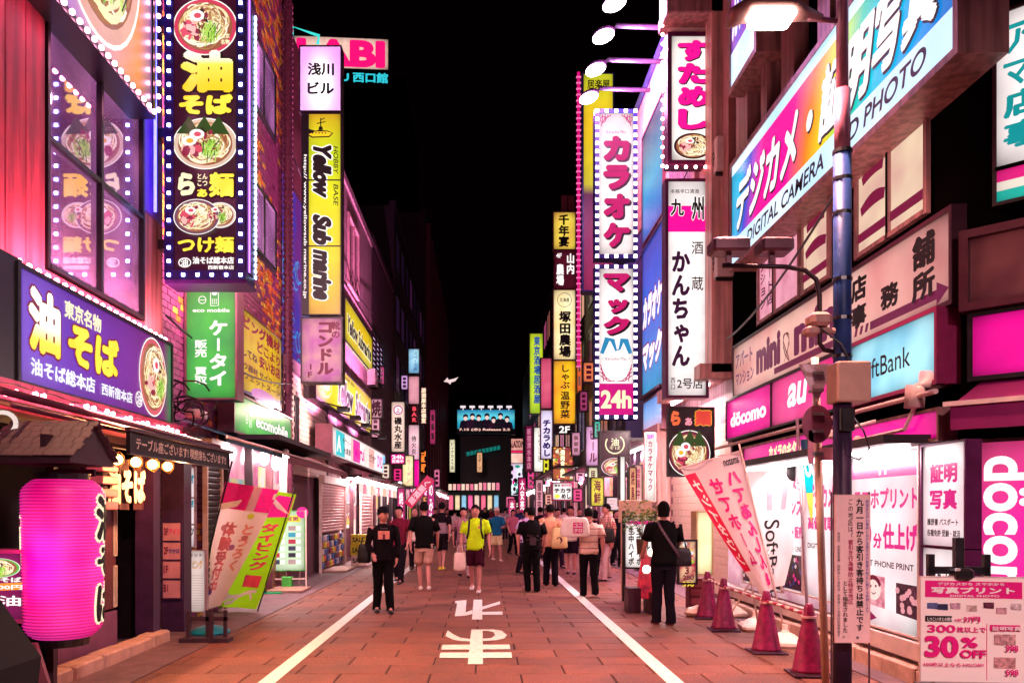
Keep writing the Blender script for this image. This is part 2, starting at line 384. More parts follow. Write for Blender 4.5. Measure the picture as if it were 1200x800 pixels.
# ================================================================== GROUND
ASPH = surf('asphalt', '#3a3236', .85, 0, .3, 3, .3)
def paver_material():
    m = bpy.data.materials.new('red_granite_paver'); m.use_nodes = True; nt = m.node_tree; p = nt.nodes['Principled BSDF']
    tc = nt.nodes.new('ShaderNodeTexCoord'); oi = nt.nodes.new('ShaderNodeObjectInfo'); geo = nt.nodes.new('ShaderNodeNewGeometry')
    n = nt.nodes.new('ShaderNodeTexNoise'); n.inputs['Scale'].default_value = 62; n.inputs['Detail'].default_value = 5; n.inputs['Roughness'].default_value = .75
    n2 = nt.nodes.new('ShaderNodeTexNoise'); n2.inputs['Scale'].default_value = 1.3; n2.inputs['Detail'].default_value = 5; n2.inputs['Roughness'].default_value = .7
    nt.links.new(geo.outputs['Position'], n.inputs['Vector']); nt.links.new(geo.outputs['Position'], n2.inputs['Vector'])
    r = nt.nodes.new('ShaderNodeValToRGB'); r.color_ramp.elements[0].position = .36; r.color_ramp.elements[1].position = .62
    r.color_ramp.elements[0].color = (*lin('#46201a'), 1); r.color_ramp.elements[1].color = (*lin('#a8624c'), 1)
    nt.links.new(n.outputs['Fac'], r.inputs[0])
    mr = nt.nodes.new('ShaderNodeMapRange'); mr.inputs[3].default_value = .78; mr.inputs[4].default_value = 1.12
    nt.links.new(oi.outputs['Random'], mr.inputs[0])
    mr2 = nt.nodes.new('ShaderNodeMapRange'); mr2.inputs[1].default_value = .3; mr2.inputs[2].default_value = .7; mr2.inputs[3].default_value = .5; mr2.inputs[4].default_value = 1.2
    nt.links.new(n2.outputs['Fac'], mr2.inputs[0])
    mu = nt.nodes.new('ShaderNodeMath'); mu.operation = 'MULTIPLY'; nt.links.new(mr.outputs[0], mu.inputs[0]); nt.links.new(mr2.outputs[0], mu.inputs[1])
    vo = nt.nodes.new('ShaderNodeTexVoronoi'); vo.inputs['Scale'].default_value = 1.7; vo.inputs['Randomness'].default_value = 1
    nz3 = nt.nodes.new('ShaderNodeTexNoise'); nz3.inputs['Scale'].default_value = 14; nt.links.new(geo.outputs['Position'], nz3.inputs['Vector'])
    av = nt.nodes.new('ShaderNodeVectorMath'); av.operation = 'MULTIPLY_ADD'; nt.links.new(nz3.outputs['Color'], av.inputs[0]); av.inputs[1].default_value = (.12, .12, .0); nt.links.new(geo.outputs['Position'], av.inputs[2])
    nt.links.new(av.outputs[0], vo.inputs['Vector'])
    st = nt.nodes.new('ShaderNodeMapRange'); st.inputs[1].default_value = .03; st.inputs[2].default_value = .10; st.inputs[3].default_value = .55; st.inputs[4].default_value = 1
    nt.links.new(vo.outputs['Distance'], st.inputs[0])
    m3 = nt.nodes.new('ShaderNodeMath'); m3.operation = 'MULTIPLY'; nt.links.new(mu.outputs[0], m3.inputs[0]); nt.links.new(st.outputs[0], m3.inputs[1]); mu = m3
    vm = nt.nodes.new('ShaderNodeVectorMath'); vm.operation = 'SCALE'; nt.links.new(r.outputs[0], vm.inputs[0]); nt.links.new(mu.outputs[0], vm.inputs['Scale'])
    nt.links.new(vm.outputs[0], p.inputs['Base Color'])
    mr3 = nt.nodes.new('ShaderNodeMapRange'); mr3.inputs[3].default_value = .5; mr3.inputs[4].default_value = .8
    nt.links.new(n2.outputs['Fac'], mr3.inputs[0]); nt.links.new(mr3.outputs[0], p.inputs['Roughness'])
    b = nt.nodes.new('ShaderNodeBump'); b.inputs['Strength'].default_value = .35; b.inputs['Distance'].default_value = .004
    nt.links.new(n.outputs['Fac'], b.inputs['Height']); nt.links.new(b.outputs[0], p.inputs['Normal'])
    return m
PAVER = paver_material()
g = MB(); g.quad((-300, -30, -.09), (300, -30, -.09), (300, 400, -.09), (-300, 400, -.09))
o = g.build('ground', ASPH); struct(o)
g = MB(); g.quad((-3.3, -4, -.012), (3.75, -4, -.012), (3.75, 130, -.012), (-3.3, 130, -.012))
road = struct(g.build('road', surf('dark_joint_mortar', '#2a1418', .9, 0, .3, 20)))
CONC = surf('worn_concrete', '#7a5a60', .7, 0, .45, 4, .4)
g = MB(); g.box(-4.6, -3.31, 4, 60, -.06, .0); sl = struct(g.build('pavement', CONC))
g = MB(); g.box(3.76, 4.6, 4, 60, -.06, .0); sr = struct(g.build('pavement', CONC))
def paver_box(mb, x0, x1, y0, y1, dz=0):
    c = .006; z0, z1 = -.035, dz
    vs = [(x0, y0, z0), (x1, y0, z0), (x1, y1, z0), (x0, y1, z0), (x0, y0, z1-c), (x1, y0, z1-c), (x1, y1, z1-c), (x0, y1, z1-c),
          (x0+c, y0+c, z1), (x1-c, y0+c, z1), (x1-c, y1-c, z1), (x0+c, y1-c, z1)]
    mb.add(vs, [(0, 1, 5, 4), (1, 2, 6, 5), (2, 3, 7, 6), (3, 0, 4, 7), (4, 5, 9, 8), (5, 6, 10, 9), (6, 7, 11, 10), (7, 4, 8, 11), (8, 9, 10, 11)])
pm = MB(); paver_box(pm, -.436, .436, -.216, .216)
pav0 = None; cnt = 0; far = MB()
row = 0
for k in range(-8, 160):
    y = 7.675+.45*k
    offx = -.065 if k % 2 == 0 else -.51
    for j in range(-5, 6):
        x = offx+.89*j
        xa, xb = max(-3.29, x-.439), min(3.74, x+.439)
        if xb-xa < .08: continue
        vis = y > 7.0 and cnt < 297
        if vis and xb-xa > .85:
            if pav0 is None: pav0 = pm.build('paver', PAVER, road); q = pav0
            else: q = pav0.copy(); col.objects.link(q)
            q.location = (x, y, rnd.uniform(-.002, .0015)); q.rotation_euler = (rnd.uniform(-.002, .002), rnd.uniform(-.002, .002), rnd.uniform(-.003, .003)); cnt += 1
        elif vis:
            e = MB(); paver_box(e, xa-x, xb-x, -.219, .219); q = e.build('paver', PAVER, road, loc=(x, y, 0)); cnt += 1
        else: paver_box(far, xa, xb, y-.219, y+.219, rnd.uniform(-.003, 0))
far.build('distant_pavers', PAVER, road, kind='stuff')
PAINT = surf('worn_road_paint', '#fdf4e6', .55, 0, .28, 16, .2)
g = MB(); g.box(-2.10, -1.94, -4, 130, .001, .005); struct(g.build('road_line', PAINT))
g = MB(); g.box(1.73, 1.89, -4, 130, .001, .005); struct(g.build('road_line', PAINT))
g = MB(); zz = .005
polys = [[(355,160),(357,178),(372,180),(352,280),(435,275),(445,152)], [(425,277),(490,262),(490,230),(440,248)], [(500,150),(487,305),(568,305),(567,150)],
 [(567,205),(567,228),(708,185),(705,163)], [(567,246),(567,268),(727,268),(725,243)],
 [(483,385),(470,500),(455,655),(573,655),(570,385)], [(297,390),(280,435),(340,465),(345,425)], [(345,425),(340,465),(400,475),(400,450)], [(400,450),(400,475),(473,478),(473,460)],
 [(570,385),(570,394),(610,396),(650,385)], [(650,385),(610,396),(655,405),(720,395)], [(720,395),(655,405),(668,430),(760,430)], [(760,430),(668,430),(640,452),(740,455)], [(740,455),(640,452),(600,457),(680,470)], [(680,470),(600,457),(573,458),(573,476)],
 [(257,507),(247,545),(787,541),(780,505)], [(240,568),(232,610),(800,610),(795,566)]]
for pl in polys:
    zz += .0004; pts = [G(480+x/6.667, 680+y/6.667) for x, y in pl]
    g.add([(p.x, p.y, zz) for p in pts], [tuple(range(len(pts)))])
struct(g.build('road_marking', PAINT))
# kerb stones on the left, step stones on the right
KERB = surf('pale_kerb_stone', '#c89a8c', .7, 0, .3, 7, .3)
kt = thing('kerb', 'row of pale kerb stones in front of the noodle shop doorway', 'kerb', (-3.98, 6.4, 0))
ko = None
for i in range(6):
    k = MB(); k.bbox(-.11, .11, 0, .58 if i < 5 else .5, -.03, .13, .02); k.build('kerb_stone', KERB, kt, loc=(rnd.uniform(-.01, .01), i*.6, rnd.uniform(-.01, .01)))
kt = thing('step', 'low stone step along the foot of the camera shop window', 'step', (4.0, 6.2, 0))
for i in range(12):
    k = MB(); k.bbox(0, .3, 0, .58, -.03, .15, .015); k.build('step_stone', KERB, kt, loc=(rnd.uniform(-.008, .008), i*.6, rnd.uniform(-.008, .008)))

# ================================================================== BUILDINGS
def block(name, label, X, y0, y1, h, m, depth=7, cat='building', z0=0):
    """a building on one side of the street: facade plane at X"""
    s = -1 if X < 0 else 1
    t = thing(name, label, cat, (X, y0, 0))
    b = MB(); b.box(*sorted((0, s*depth)), 0, y1-y0, z0, h); b.build('wall', m, t)
    # parapet
    b = MB(); b.box(*sorted((-s*.06, s*.25)), -.0, y1-y0, h, h+.25); b.build('parapet', m, t)
    return t
MIRR = bpy.data.materials.new('tinted_mirror_glass'); MIRR.use_nodes = True
_p = MIRR.node_tree.nodes['Principled BSDF']; _p.inputs['Base Color'].default_value = (.55, .45, .62, 1); _p.inputs['Metallic'].default_value = 1; _p.inputs['Roughness'].default_value = .03
HAZE_PANE = MIRR.copy(); HAZE_PANE.name = 'painted_haze_pane'
_nt = HAZE_PANE.node_tree; _p = _nt.nodes['Principled BSDF']; _p.inputs['Metallic'].default_value = .75; _p.inputs['Base Color'].default_value = (.75, .55, .8, 1)
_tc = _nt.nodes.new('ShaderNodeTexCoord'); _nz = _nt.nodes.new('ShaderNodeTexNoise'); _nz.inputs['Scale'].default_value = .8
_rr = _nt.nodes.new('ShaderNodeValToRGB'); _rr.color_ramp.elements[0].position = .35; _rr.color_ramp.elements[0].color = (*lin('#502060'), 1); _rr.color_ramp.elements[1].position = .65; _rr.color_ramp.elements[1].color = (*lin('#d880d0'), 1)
_nt.links.new(_tc.outputs['Object'], _nz.inputs['Vector']); _nt.links.new(_nz.outputs['Fac'], _rr.inputs[0]); _nt.links.new(_rr.outputs[0], _p.inputs['Emission Color']); _p.inputs['Emission Strength'].default_value = .42  # lavender emission stands in for haze reflected in the panes
GLASS = bpy.data.materials.new('dark_window_glass'); GLASS.use_nodes = True
_p = GLASS.node_tree.nodes['Principled BSDF']; _p.inputs['Base Color'].default_value = (.02, .012, .02, 1); _p.inputs['Roughness'].default_value = .06; _p.inputs['Specular IOR Level'].default_value = .9
def window(t, y0, y1, z0, z1, pane=GLASS, fr=BLACK, nx=1, nz=1, X0=0, side=1, fw=.05, proud=.04):
    """window on a facade facing the street; y local; side = +1 on the left buildings (looking to +x)"""
    f = MB(); s = side
    def bx(a, b, c, d, p=proud): f.box(*sorted((X0+s*.002, X0+s*p)), a, b, c, d)
    bx(y0-fw, y0, z0-fw, z1+fw); bx(y1, y1+fw, z0-fw, z1+fw); bx(y0, y1, z0-fw, z0, proud+.01); bx(y0, y1, z1, z1+fw)
    for i in range(1, nx): yy = y0+(y1-y0)*i/nx; bx(yy-fw/2, yy+fw/2, z0, z1)
    for i in range(1, nz):
        zq = z0+(z1-z0)*i/nz
        for j in range(nx): bx(y0+(y1-y0)*j/nx+fw/2*(j > 0), y0+(y1-y0)*(j+1)/nx-fw/2*(j < nx-1), zq-fw/2, zq+fw/2, proud-.003)
    w_ = f.build('window', fr, t)
    for i in range(nx):
        for j in range(nz):
            q = MB(); a = y0+(y1-y0)*i/nx; b = y0+(y1-y0)*(i+1)/nx; c = z0+(z1-z0)*j/nz; d = z0+(z1-z0)*(j+1)/nz; x = X0+s*.015
            vs = [(x, a, c), (x, b, c), (x, b, d), (x, a, d)]
            if s < 0: vs.reverse()
            q.add(vs, [(0, 1, 2, 3)]); q.build('pane', pane, w_)
    return w_
# ---------------- L1 noodle shop
RED = surf('red_coral_panel', '#f0506a', .5, 0, .18, 3, .15)
PIER = surf('coral_pier_panel', '#c87878', .5, 0, .2, 3, .1)
L1 = thing('noodle_shop_building', 'red panelled noodle shop building with big mirrored window at the left edge', 'building', (-4.1, 5.0, 0))
b = MB(); b.box(-7, -.25, 0, 5.25, 3.7, 11); b.box(-7, -.9, 0, 5.25, 0, 3.7); b.build('wall', DARK, L1)
ys = [0, .55, 1.2, 1.86, 2.17, 2.49]
for i in range(5):
    b = MB(); b.bbox(-.248, 0, ys[i]+.004, ys[i+1]-.004, 3.72, 10.9, .006); b.build('panel', RED, L1)
for i in range(5):
    a = 2.49+i*.44; b = MB(); b.bbox(-.248, -.002, a+.004, a+.436, 3.72, 3.88, .006); b.build('panel', RED, L1)
b = MB(); b.bbox(-.248, .0, 4.70, 5.24, 3.72, 5.25, .006); b.build('panel', PIER, L1)
b = MB(); b.bbox(-.248, .0, 4.70, 5.24, 5.26, 8.3, .006); b.build('panel', surf('led_tinted_pier_panel', '#7a48b0', .4, 0, .3, 2), L1)  # upper pier coloured violet for the blue LED light falling on it
b = MB(); b.tube([(.06, 4.86, 5.3), (.06, 4.86, 8.2)], .02, 8); b.build('blue_tube', lamp_mat('blue_neon', '#3848ff', 6, True), L1)
b = MB(); b.bbox(-.248, -.002, 2.50, 4.69, 6.42, 10.9, .01); b.build('panel', RED, L1)
window(L1, 2.56, 4.63, 3.95, 6.34, HAZE_PANE, BLACK, 2, 2, -.06, 1, .045, .075)
for i in range(5): # shop front below, plates of the dark front
    a = 2.9+i*.42
    if i < 3: 
        b = MB(); b.bbox(-.14, -.1, a, a+.41, .5, 1.95, .006); b.build('front_panel', surf('brown_lacquer_panel', '#5c2a34', .4, 0, .3, 4, .1), L1)
b = MB(); b.box(-.14, -.09, 2.88, 4.16, .02, .47); b.build('base_plate', surf('mauve_base_plate', '#7a4668', .5, 0, .3, 4, .1), L1)
b = MB()
for (yy, z0, z1) in ((4.1, 1.1, 1.62), (4.1, .52, .98), (2.98, .5, .78)):
    for dy in (-.03, .03): b.box(-.095, -.075, yy+dy-.006, yy+dy+.006, z0, z1)
    for z in (z0, z1): b.box(-.095, -.075, yy-.03, yy+.03, z-.006, z+.006)
b.build('handle', surf('cream_metal', '#e8d0b8', .4), L1)
b = MB(); put_text(b, '1289', 3.12, .62, 3.36, .72, 0, .01); b.v = [(-.085, p[0], p[2]) for p in b.v]; b.build('lettering', surf('cream_metal', '#e8d0b8', .4), L1)
b = MB(); b.box(-.1, .12, 4.66, 4.86, 0, 2.3); b.build('door_post', surf('dark_purple_timber', '#3a1c44', .45, 0, .4, 6, .2), L1)
b = MB(); b.box(-.9, -.02, 5.05, 5.22, 0, 2.5); b.build('side_wall', DARK, L1)
b = MB(); b.box(-.3, .02, 0, 5.2, 2.36, 2.68); b.build('lintel', surf('dark_lintel', '#24101c', .5), L1)
# ---------------- L2 mosaic tile building
MOS = [surf('mosaic_tile_maroon', '#8a3a6a', .3, 0, .3, 5), surf('mosaic_tile_rust', '#e07838', .28, 0, .3, 5), surf('mosaic_tile_gold', '#f8c050', .25, .2, .3, 5)]
L2 = block('mosaic_tile_building', 'tall building faced in small maroon and gold mosaic tiles behind the green phone signs', -4.32, 10.35, 17.25, 14, surf('dark_grout', '#3a1a28', .8))
WIN2 = [(4.5, 6.25, 9.25, 10.65), (4.5, 6.3, 6.55, 7.85)]
tb = MB(); tw, th = .19, .095
for r in range(148):
    for c in range(36):
        a = c*tw+(r % 2)*tw/2; z = r*th
        if a+tw > 6.9: continue

        inw = any(a+tw > p and a < q and z+th > u and z < v for p, q, u, v in WIN2)
        if inw: continue
        tb.mi = rnd.choices((0, 1, 2), (4, 3.4, 2.6))[0] if math.sin(a*1.3+z*1.1)+rnd.uniform(-.6, .6) > -.1 else 0
        tb.box(.001, rnd.uniform(.012, .02), a+.006, a+tw-.006, z+.006, z+th-.006)
tb.build('mosaic_tiles', MOS, L2, kind='stuff')
for p, q, u, v in WIN2: window(L2, p+.06, q-.06, u+.06, v-.06, HAZE_PANE, BLACK, 2, 1, 0, 1, .05)
# ---------------- L3 brick front
L3 = block('white_brick_building', 'low white brick building front beside the shoe shop sign', -4.3, 17.3, 22.1, 4.75, surf('grey_grout', '#6a4650', .9), 4)
BRK = surf('white_glazed_brick', '#e8c0b4', .45, 0, .25, 3, .15)
bk = MB(); bk.bbox(0, .02, 0, .272, 0, .112, .004); bo = None; n = 0
for r in range(20):
    for c in range(17):
        a = .02+c*.28+(r % 2)*.14; z = 2.55+r*.12-.12
        if a+.27 > 4.75 or n > 290 or z+.11 > 4.72: continue
        if .9 < a+.14 < 1.3 and 3.1 < z < 4.3: continue
        if bo is None: bo = bk.build('brick', BRK, L3); q = bo
        else: q = bo.copy(); col.objects.link(q)
        q.location = (0, a, z); q.rotation_euler = (0, rnd.uniform(-.01, .01), 0); n += 1
window(L3, .95, 1.25, 3.2, 4.2, GLASS, BLACK, 1, 1, 0, 1, .04)
b = MB(); b.tube([(.07, .1, 0), (.07, .1, 13)], .09, 10)
for i in range(90): b.tube([(.07, .1, 1+i*.13), (.07, .1, 1.05+i*.13)], .115, 10)
pt = thing('ribbed_pipe', 'tall ribbed downpipe between the mosaic wall and the stacked signs', 'pipe', (-4.3, 17.3, 0)); b.build('pipe_body', surf('maroon_pipe', '#6a3048', .4, .3), pt)
# blue painted wall seen behind the sign stack
t = thing('blue_mural_wall', 'blue and violet mural wall above the white brick front', 'wall', (-4.6, 17.8, 4.8))
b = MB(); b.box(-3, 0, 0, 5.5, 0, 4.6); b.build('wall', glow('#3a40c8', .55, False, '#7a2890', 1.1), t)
b = MB()
for i in range(40):
    a0 = rnd.uniform(0, 5); z0 = rnd.uniform(.3, 3.2); b.ribbon([(a0+.4*math.cos(k*.5)*k*.09, z0+.4*math.sin(k*.5)*k*.09) for k in range(12)], .05, 0)
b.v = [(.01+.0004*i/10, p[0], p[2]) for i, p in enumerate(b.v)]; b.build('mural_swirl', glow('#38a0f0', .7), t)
b = MB(); b.box(-3, -.02, 0, 4, 4.6, 8.4); b.build('dark_wall', surf('maroon_metal', '#8a5058', .35, .4, .5, 1.2), t)
# ---------------- L4 pale pink wall
PINKWALL = surf('pale_pink_render', '#b0808e', .7, 0, .25, 1.5, .2)
L4 = block('pink_rendered_building', 'pale pink rendered building carrying the big yellow shop sign', -4.3, 22.2, 31, 11.8, PINKWALL)
window(L4, 3.3, 5.2, 8.9, 11.0, GLASS, surf('pink_frame', '#c08a90', .4), 2, 1, 0, 1, .1, .08)
for z in (3.9, 5.9, 8.6):
    b = MB(); b.box(0, .03, 0, 8.8, z, z+.05); b.build('string_course', PINKWALL, L4)
# ---------------- L5.. L8
L5 = block('ribbed_brick_building', 'dark ribbed brick building past the pink one', -4.35, 31, 39, 12.2, surf('dark_purple_brick', '#4a2038', .7, 0, .3, 4, .2))
for r in range(60):
    b = MB() if r == 0 else b; b.box(0, .02, 0, 8, .1+r*.2, .24+r*.2)
b.build('brick_courses', surf('dark_purple_brick', '#4a2038', .7, 0, .3, 4, .2), L5, kind='stuff')
window(L5, .3, 3.5, 7.0, 8.6, glow('#e8b8d8', 1.0, False, '#a880d0'), BLACK, 3, 1, 0, 1, .12, .08)
DARKB = surf('dark_tower_render', '#24101e', .6, 0, .3, 1, .1)
L6 = block('dark_office_building', 'dark office building with faint violet windows on the left', -4.3, 39, 60, 16.5, DARKB)
for i in range(8):
    for j in range(4):
        window(L6, .6+i*2.5, 2.3+i*2.5, 4.6+j*3, 6.3+j*3, glow(rnd.choice(['#3a1838', '#1a0c20', '#2a1430', '#120818']), .6), BLACK, 1, 1, 0, 1, .1)
L7 = block('slim_dark_tower', 'slim dark tower with pale vertical ribs at the far left of the street', -4.3, 60, 96, 24, surf('violet_tower_panel', '#36162e', .5, 0, .5, .6))
for i in range(10):
    b = MB(); b.box(0, .35, 1+i*3.6, 1.5+i*3.6, 0, 23.5); b.build('rib', surf('pink_rib', '#7a3a50', .5), L7)
# ---------------- right side
PINKCLAD = surf('pink_beige_cladding', '#a87474', .45, .1, .25, 2, .1)
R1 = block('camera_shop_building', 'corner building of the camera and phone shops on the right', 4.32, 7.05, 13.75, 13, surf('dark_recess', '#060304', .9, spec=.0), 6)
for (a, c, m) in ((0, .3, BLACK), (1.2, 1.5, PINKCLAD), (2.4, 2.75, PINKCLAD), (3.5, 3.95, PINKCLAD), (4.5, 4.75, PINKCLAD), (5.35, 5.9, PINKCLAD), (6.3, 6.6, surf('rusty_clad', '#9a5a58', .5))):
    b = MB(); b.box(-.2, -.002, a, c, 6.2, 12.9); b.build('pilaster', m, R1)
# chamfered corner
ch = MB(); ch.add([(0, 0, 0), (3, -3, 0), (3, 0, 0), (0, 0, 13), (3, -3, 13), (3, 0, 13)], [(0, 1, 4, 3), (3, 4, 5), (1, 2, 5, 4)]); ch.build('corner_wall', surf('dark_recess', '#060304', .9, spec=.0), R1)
# floor-2 window band (cream panels with maroon brush strokes)
for (pa, pb, kind) in ((1048, 1090, 0), (1010, 1045, 1), (945, 975, 2), (912, 940, 3), (893, 910, 4)):
    ya, yb = FOC*4.3/(pb-565)-7.05, FOC*4.3/(pa-565)-7.05
    mm = glow('#f8dcb8', .85, False, '#e0b0a0', 1.5) if kind < 3 else glow('#f0a0b4', .9, False, '#d88098')
    wd = window(R1, ya, yb, 4.5, 5.75, mm, PINKCLAD, 1, 1, -.04, -1, .05, .05)
    if kind in (1, 2):
        b = MB()
        for k, zz in enumerate((4.95, 5.28, 5.6)):
            yc = (ya+yb)/2; hw = (yb-ya)*.40*(1-.12*k)
            pts = [(yc+hw*(1-2*i/8), zz+.05*math.sin(i/8*3)+.02*i/8) for i in range(9)]
            b.ribbon(pts, lambda u: .10+.05*math.sin(u*3), 0)
        b.v = [(-.062, p[0], p[2]) for p in b.v]; b.build('brush_print', glow('#80103c', .8), wd)
    if kind in (0, 1, 2):
        b = MB(); b.box(-.066, -.06, ya, yb, 4.62, 4.72); b.build('stripe_print', glow('#80103c', .8), wd)
    if kind == 4:
        b = MB(); put_text(b, 'マンション', -(yb-.03), 4.65, -(yb-(yb-ya)*.45), 5.6, 0, .02, v=True); b.v = [(-.062, -p[0], p[2]) for p in b.v]; b.build('lettering', glow('#4a1840', .8), wd)
        b = MB(); put_text(b, 'アパート店', -(yb-(yb-ya)*.52), 4.65, -(ya+.03), 5.6, 0, .02, v=True); b.v = [(-.062, -p[0], p[2]) for p in b.v]; b.build('lettering', glow('#4a1840', .8), wd)
R2 = block('white_tile_building', 'pink columned building with white tiled ground floor behind the tall white sign', 4.32, 13.8, 18.3, 17, surf('pink_grey_render', '#a87888', .6, 0, .3, 1.5, .1))
TILE = surf('white_wall_tile', '#f0cabc', .4, 0, .12, 3, .1)
tk = MB(); tk.bbox(-.02, 0, 0, .29, 0, .135, .004); to = None; n = 0
for r in range(27):
    for c in range(15):
        a = c*.3+(r % 2)*.15; z = .08+r*.14
        if a+.29 > 4.45 or n > 295 or 3.9 < a < 3: continue
        if c > 11 and r > 16: continue
        if to is None: to = tk.build('tile', TILE, R2); q = to
        else: q = to.copy(); col.objects.link(q)
        q.location = (0, a, z); n += 1
b = MB(); b.box(-.35, 0, .0, .75, 4.0, 16.5); b.build('column', surf('pink_column', '#e0a09a', .5, 0, .2, 2), R2)
b = MB(); b.box(-.28, 0, 1.4, 1.7, 4.0, 16.5); b.build('column', surf('pink_column', '#e0a09a', .5, 0, .2, 2), R2)
b = MB(); b.box(-.55, 0, .0, 3.4, 3.9, 4.15); b.build('ledge', surf('pink_column', '#e0a09a', .5, 0, .2, 2), R2)
b = MB(); b.box(-.3, -.24, .5, 3.2, 3.84, 3.89); b.build('tube_light', lamp_mat('tube_white', '#ffe8ea', 12), R2)  # tube, with its area light, added under the ledge to brighten the tiles
l = bpy.data.lights.new('ledge_fill_light', 'AREA'); l.shape = 'RECTANGLE'; l.size = .15; l.size_y = 2.8; l.energy = 330; l.color = (1, .72, .70)
o = bpy.data.objects.new('ledge_fill_light', l); col.objects.link(o); o.parent = R2; o.location = (-.4, 1.8, 3.8); o.rotation_euler = (0, R(15), 0)
R3 = block('karaoke_building', 'karaoke building with tiled crown and blue lit side behind the karaoke sign', 4.32, 18.3, 24, 12.6, surf('violet_blue_panel', '#5a58a0', .4, 0, .3, 1.2))
tk = MB(); tk.bbox(-.03, 0, 0, .56, 0, .27, .006); to = None
for r in range(12):
    for c in range(9):
        a = .03+c*.6+(r % 2)*.0; z = 9.2+r*.28
        if to is None: to = tk.build('cladding_tile', surf('beige_cladding_tile', '#e0a890', .5, 0, .2, 3, .1), R3); q = to
        else: q = to.copy(); col.objects.link(q)
        q.location = (0, a, z)
b = MB(); b.box(-.3, 0, 0, 1.6, 0, 3.6); b.build('column', surf('pink_column', '#e0a09a', .5, 0, .2, 2), R3)
R4 = block('bar_building', 'narrow dark bar building behind the yellow pub signs', 4.32, 24, 33, 12, DARKB)
R5 = block('dark_corner_building', 'dark building behind the stack of restaurant signs', 4.32, 33, 50, 13.2, surf('dark_wine_render', '#280e1c', .6, 0, .3, 1, .1))
R6 = block('far_dark_building', 'far dark building with a pink column near the street end', 4.32, 50, 85, 15, surf('dark_wine_render', '#280e1c', .6, 0, .3, 1, .1))
for (t, n, h) in ((R4, 3, 3), (R5, 5, 3), (R6, 8, 4)):
    for i in range(n):
        for j in range(h): window(t, .5+i*2.8, 2.5+i*2.8, 4.2+j*2.8, 5.9+j*2.8, glow(rnd.choice(['#a05a50', '#3a1838', '#f0b090', '#2a1430', '#c05080']), .7), BLACK, 2, 1, 0, -1, .1)
# ================================================================== SIGNS, LEFT
BULB = lamp_mat('warm_white_bulb', '#ff90a0', 40.0, True)
PBULB = lamp_mat('pink_bulb', '#ff6070', 30.0, True)
YEL = glow('#ffe24a', 1.15, False, '#ffd030')
YW = ramp_glow('yellow_white_brush', [(0, '#ffb418'), (.45, '#ffd840'), (.6, '#fff6e0'), (1, '#ffffff')], 2, .9, 1.15, False, 0)
def bulbs(t, pts, r=.028, m=BULB, name='bulb_row'):
    b = MB(); b.smooth = True
    for p in pts: b.ball(p, r, n=8, m=5)
    return b.build(name, m, t, smooth=True, kind='stuff')

# --- fascia of the noodle shop
def ex(t, w, h):
    bowl(t, w*.835, h*.5, w*.115, 3, '#e06070', h*.47)
    l = bpy.data.lights.new('bulb_glow', 'AREA'); l.shape = 'RECTANGLE'; l.size = 3.2; l.size_y = .08; l.energy = 62; l.color = (1, .30, .42)
    o = bpy.data.objects.new('bulb_glow', l); col.objects.link(o); o.parent = t; o.location = (w/2, -.06, h+.12); o.rotation_euler = (R(160), 0, 0)
    bulbs(t, [(w*(i+.5)/22, .04, h+.07) for i in range(22)], .026)
    b = MB(); b.ribbon([(w*.715+.085*math.cos(a/8*PI), h*.17+.085*math.sin(a/8*PI)) for a in range(17)], .014, -.006); b.build('emblem_ring', WHITE, t)
FP = ramp_glow('violet_blue_fascia', [(0, '#8a5ae0'), (.25, '#6a30b0'), (.7, '#7a2890'), (.93, '#8a2a78'), (1, '#4a9a60')], 0, 3.3, .95)
ssign('noodle_shop_fascia', 'long violet illuminated fascia with yellow noodle lettering and round bowl picture', 'sign', 22, 200, 2.72, 3.68, -3.93, .4, FP, frame=BLACK, fw=.04, extra=ex, texts=[
 ('油', .04, .30, .20, .90, YW, {'off': .06, 'out': glow('#a02030', .6), 'oo': .1, 'sh': .0}),
 ('そば', .24, .30, .56, .74, YEL, {'off': .06, 'out': glow('#a02030', .6), 'oo': .1}),
 ('東京名物', .22, .74, .44, .92, CREAM, {'off': .035}),
 ('油そば総本店', .05, .08, .40, .24, glow('#f4f4ff', 1.1), {'off': .035}),
 ('西新宿本店', .44, .09, .66, .22, glow('#f4f4ff', 1.1), {'off': .03}),
 ('油', .69, .10, .735, .24, WHITE, {'off': .02})])
# --- bulbs under the fascia
t = thing('bulb_string', 'string of glowing pink bulbs hanging under the violet noodle fascia', 'lights', (-3.85, 6.0, 2.6))
l = bpy.data.lights.new('bulb_glow', 'AREA'); l.shape = 'RECTANGLE'; l.size = .1; l.size_y = 3.0; l.energy = 190; l.color = (1, .42, .26)
o = bpy.data.objects.new('bulb_glow', l); col.objects.link(o); o.parent = t; o.location = (.2, 2.9, -.0); o.rotation_euler = (0, R(-38), 0); l.energy = 90
bulbs(t, [(.0, i*.145+rnd.uniform(-.03, .03), rnd.uniform(-.04, .03)) for i in range(31)], .027, PBULB)
b = MB(); b.tube([(0, i*.3, .05-.02*(i % 2)) for i in range(16)], .008, 5); b.build('cable', BLACK, t)
b = MB(); b.box(-.35, -.05, 0, 4.4, -.16, .1); b.build('reflector_board', surf('pink_reflector_board', '#c06080', .3, .2, .3, 8), t)
b = MB(); b.tube([(.04, -.6, -.12), (.12, 5.6, -.16)], .03, 6); b.build('pipe', surf('pinkish_pipe', '#a87078', .35, .6), t)

YW2 = ramp_glow('yellow_white_vertical', [(0, '#ffc21c'), (.45, '#ffd850'), (.55, '#ffeec0'), (1, '#ffffff')], 2, .58, 1.15, False, 2.3)
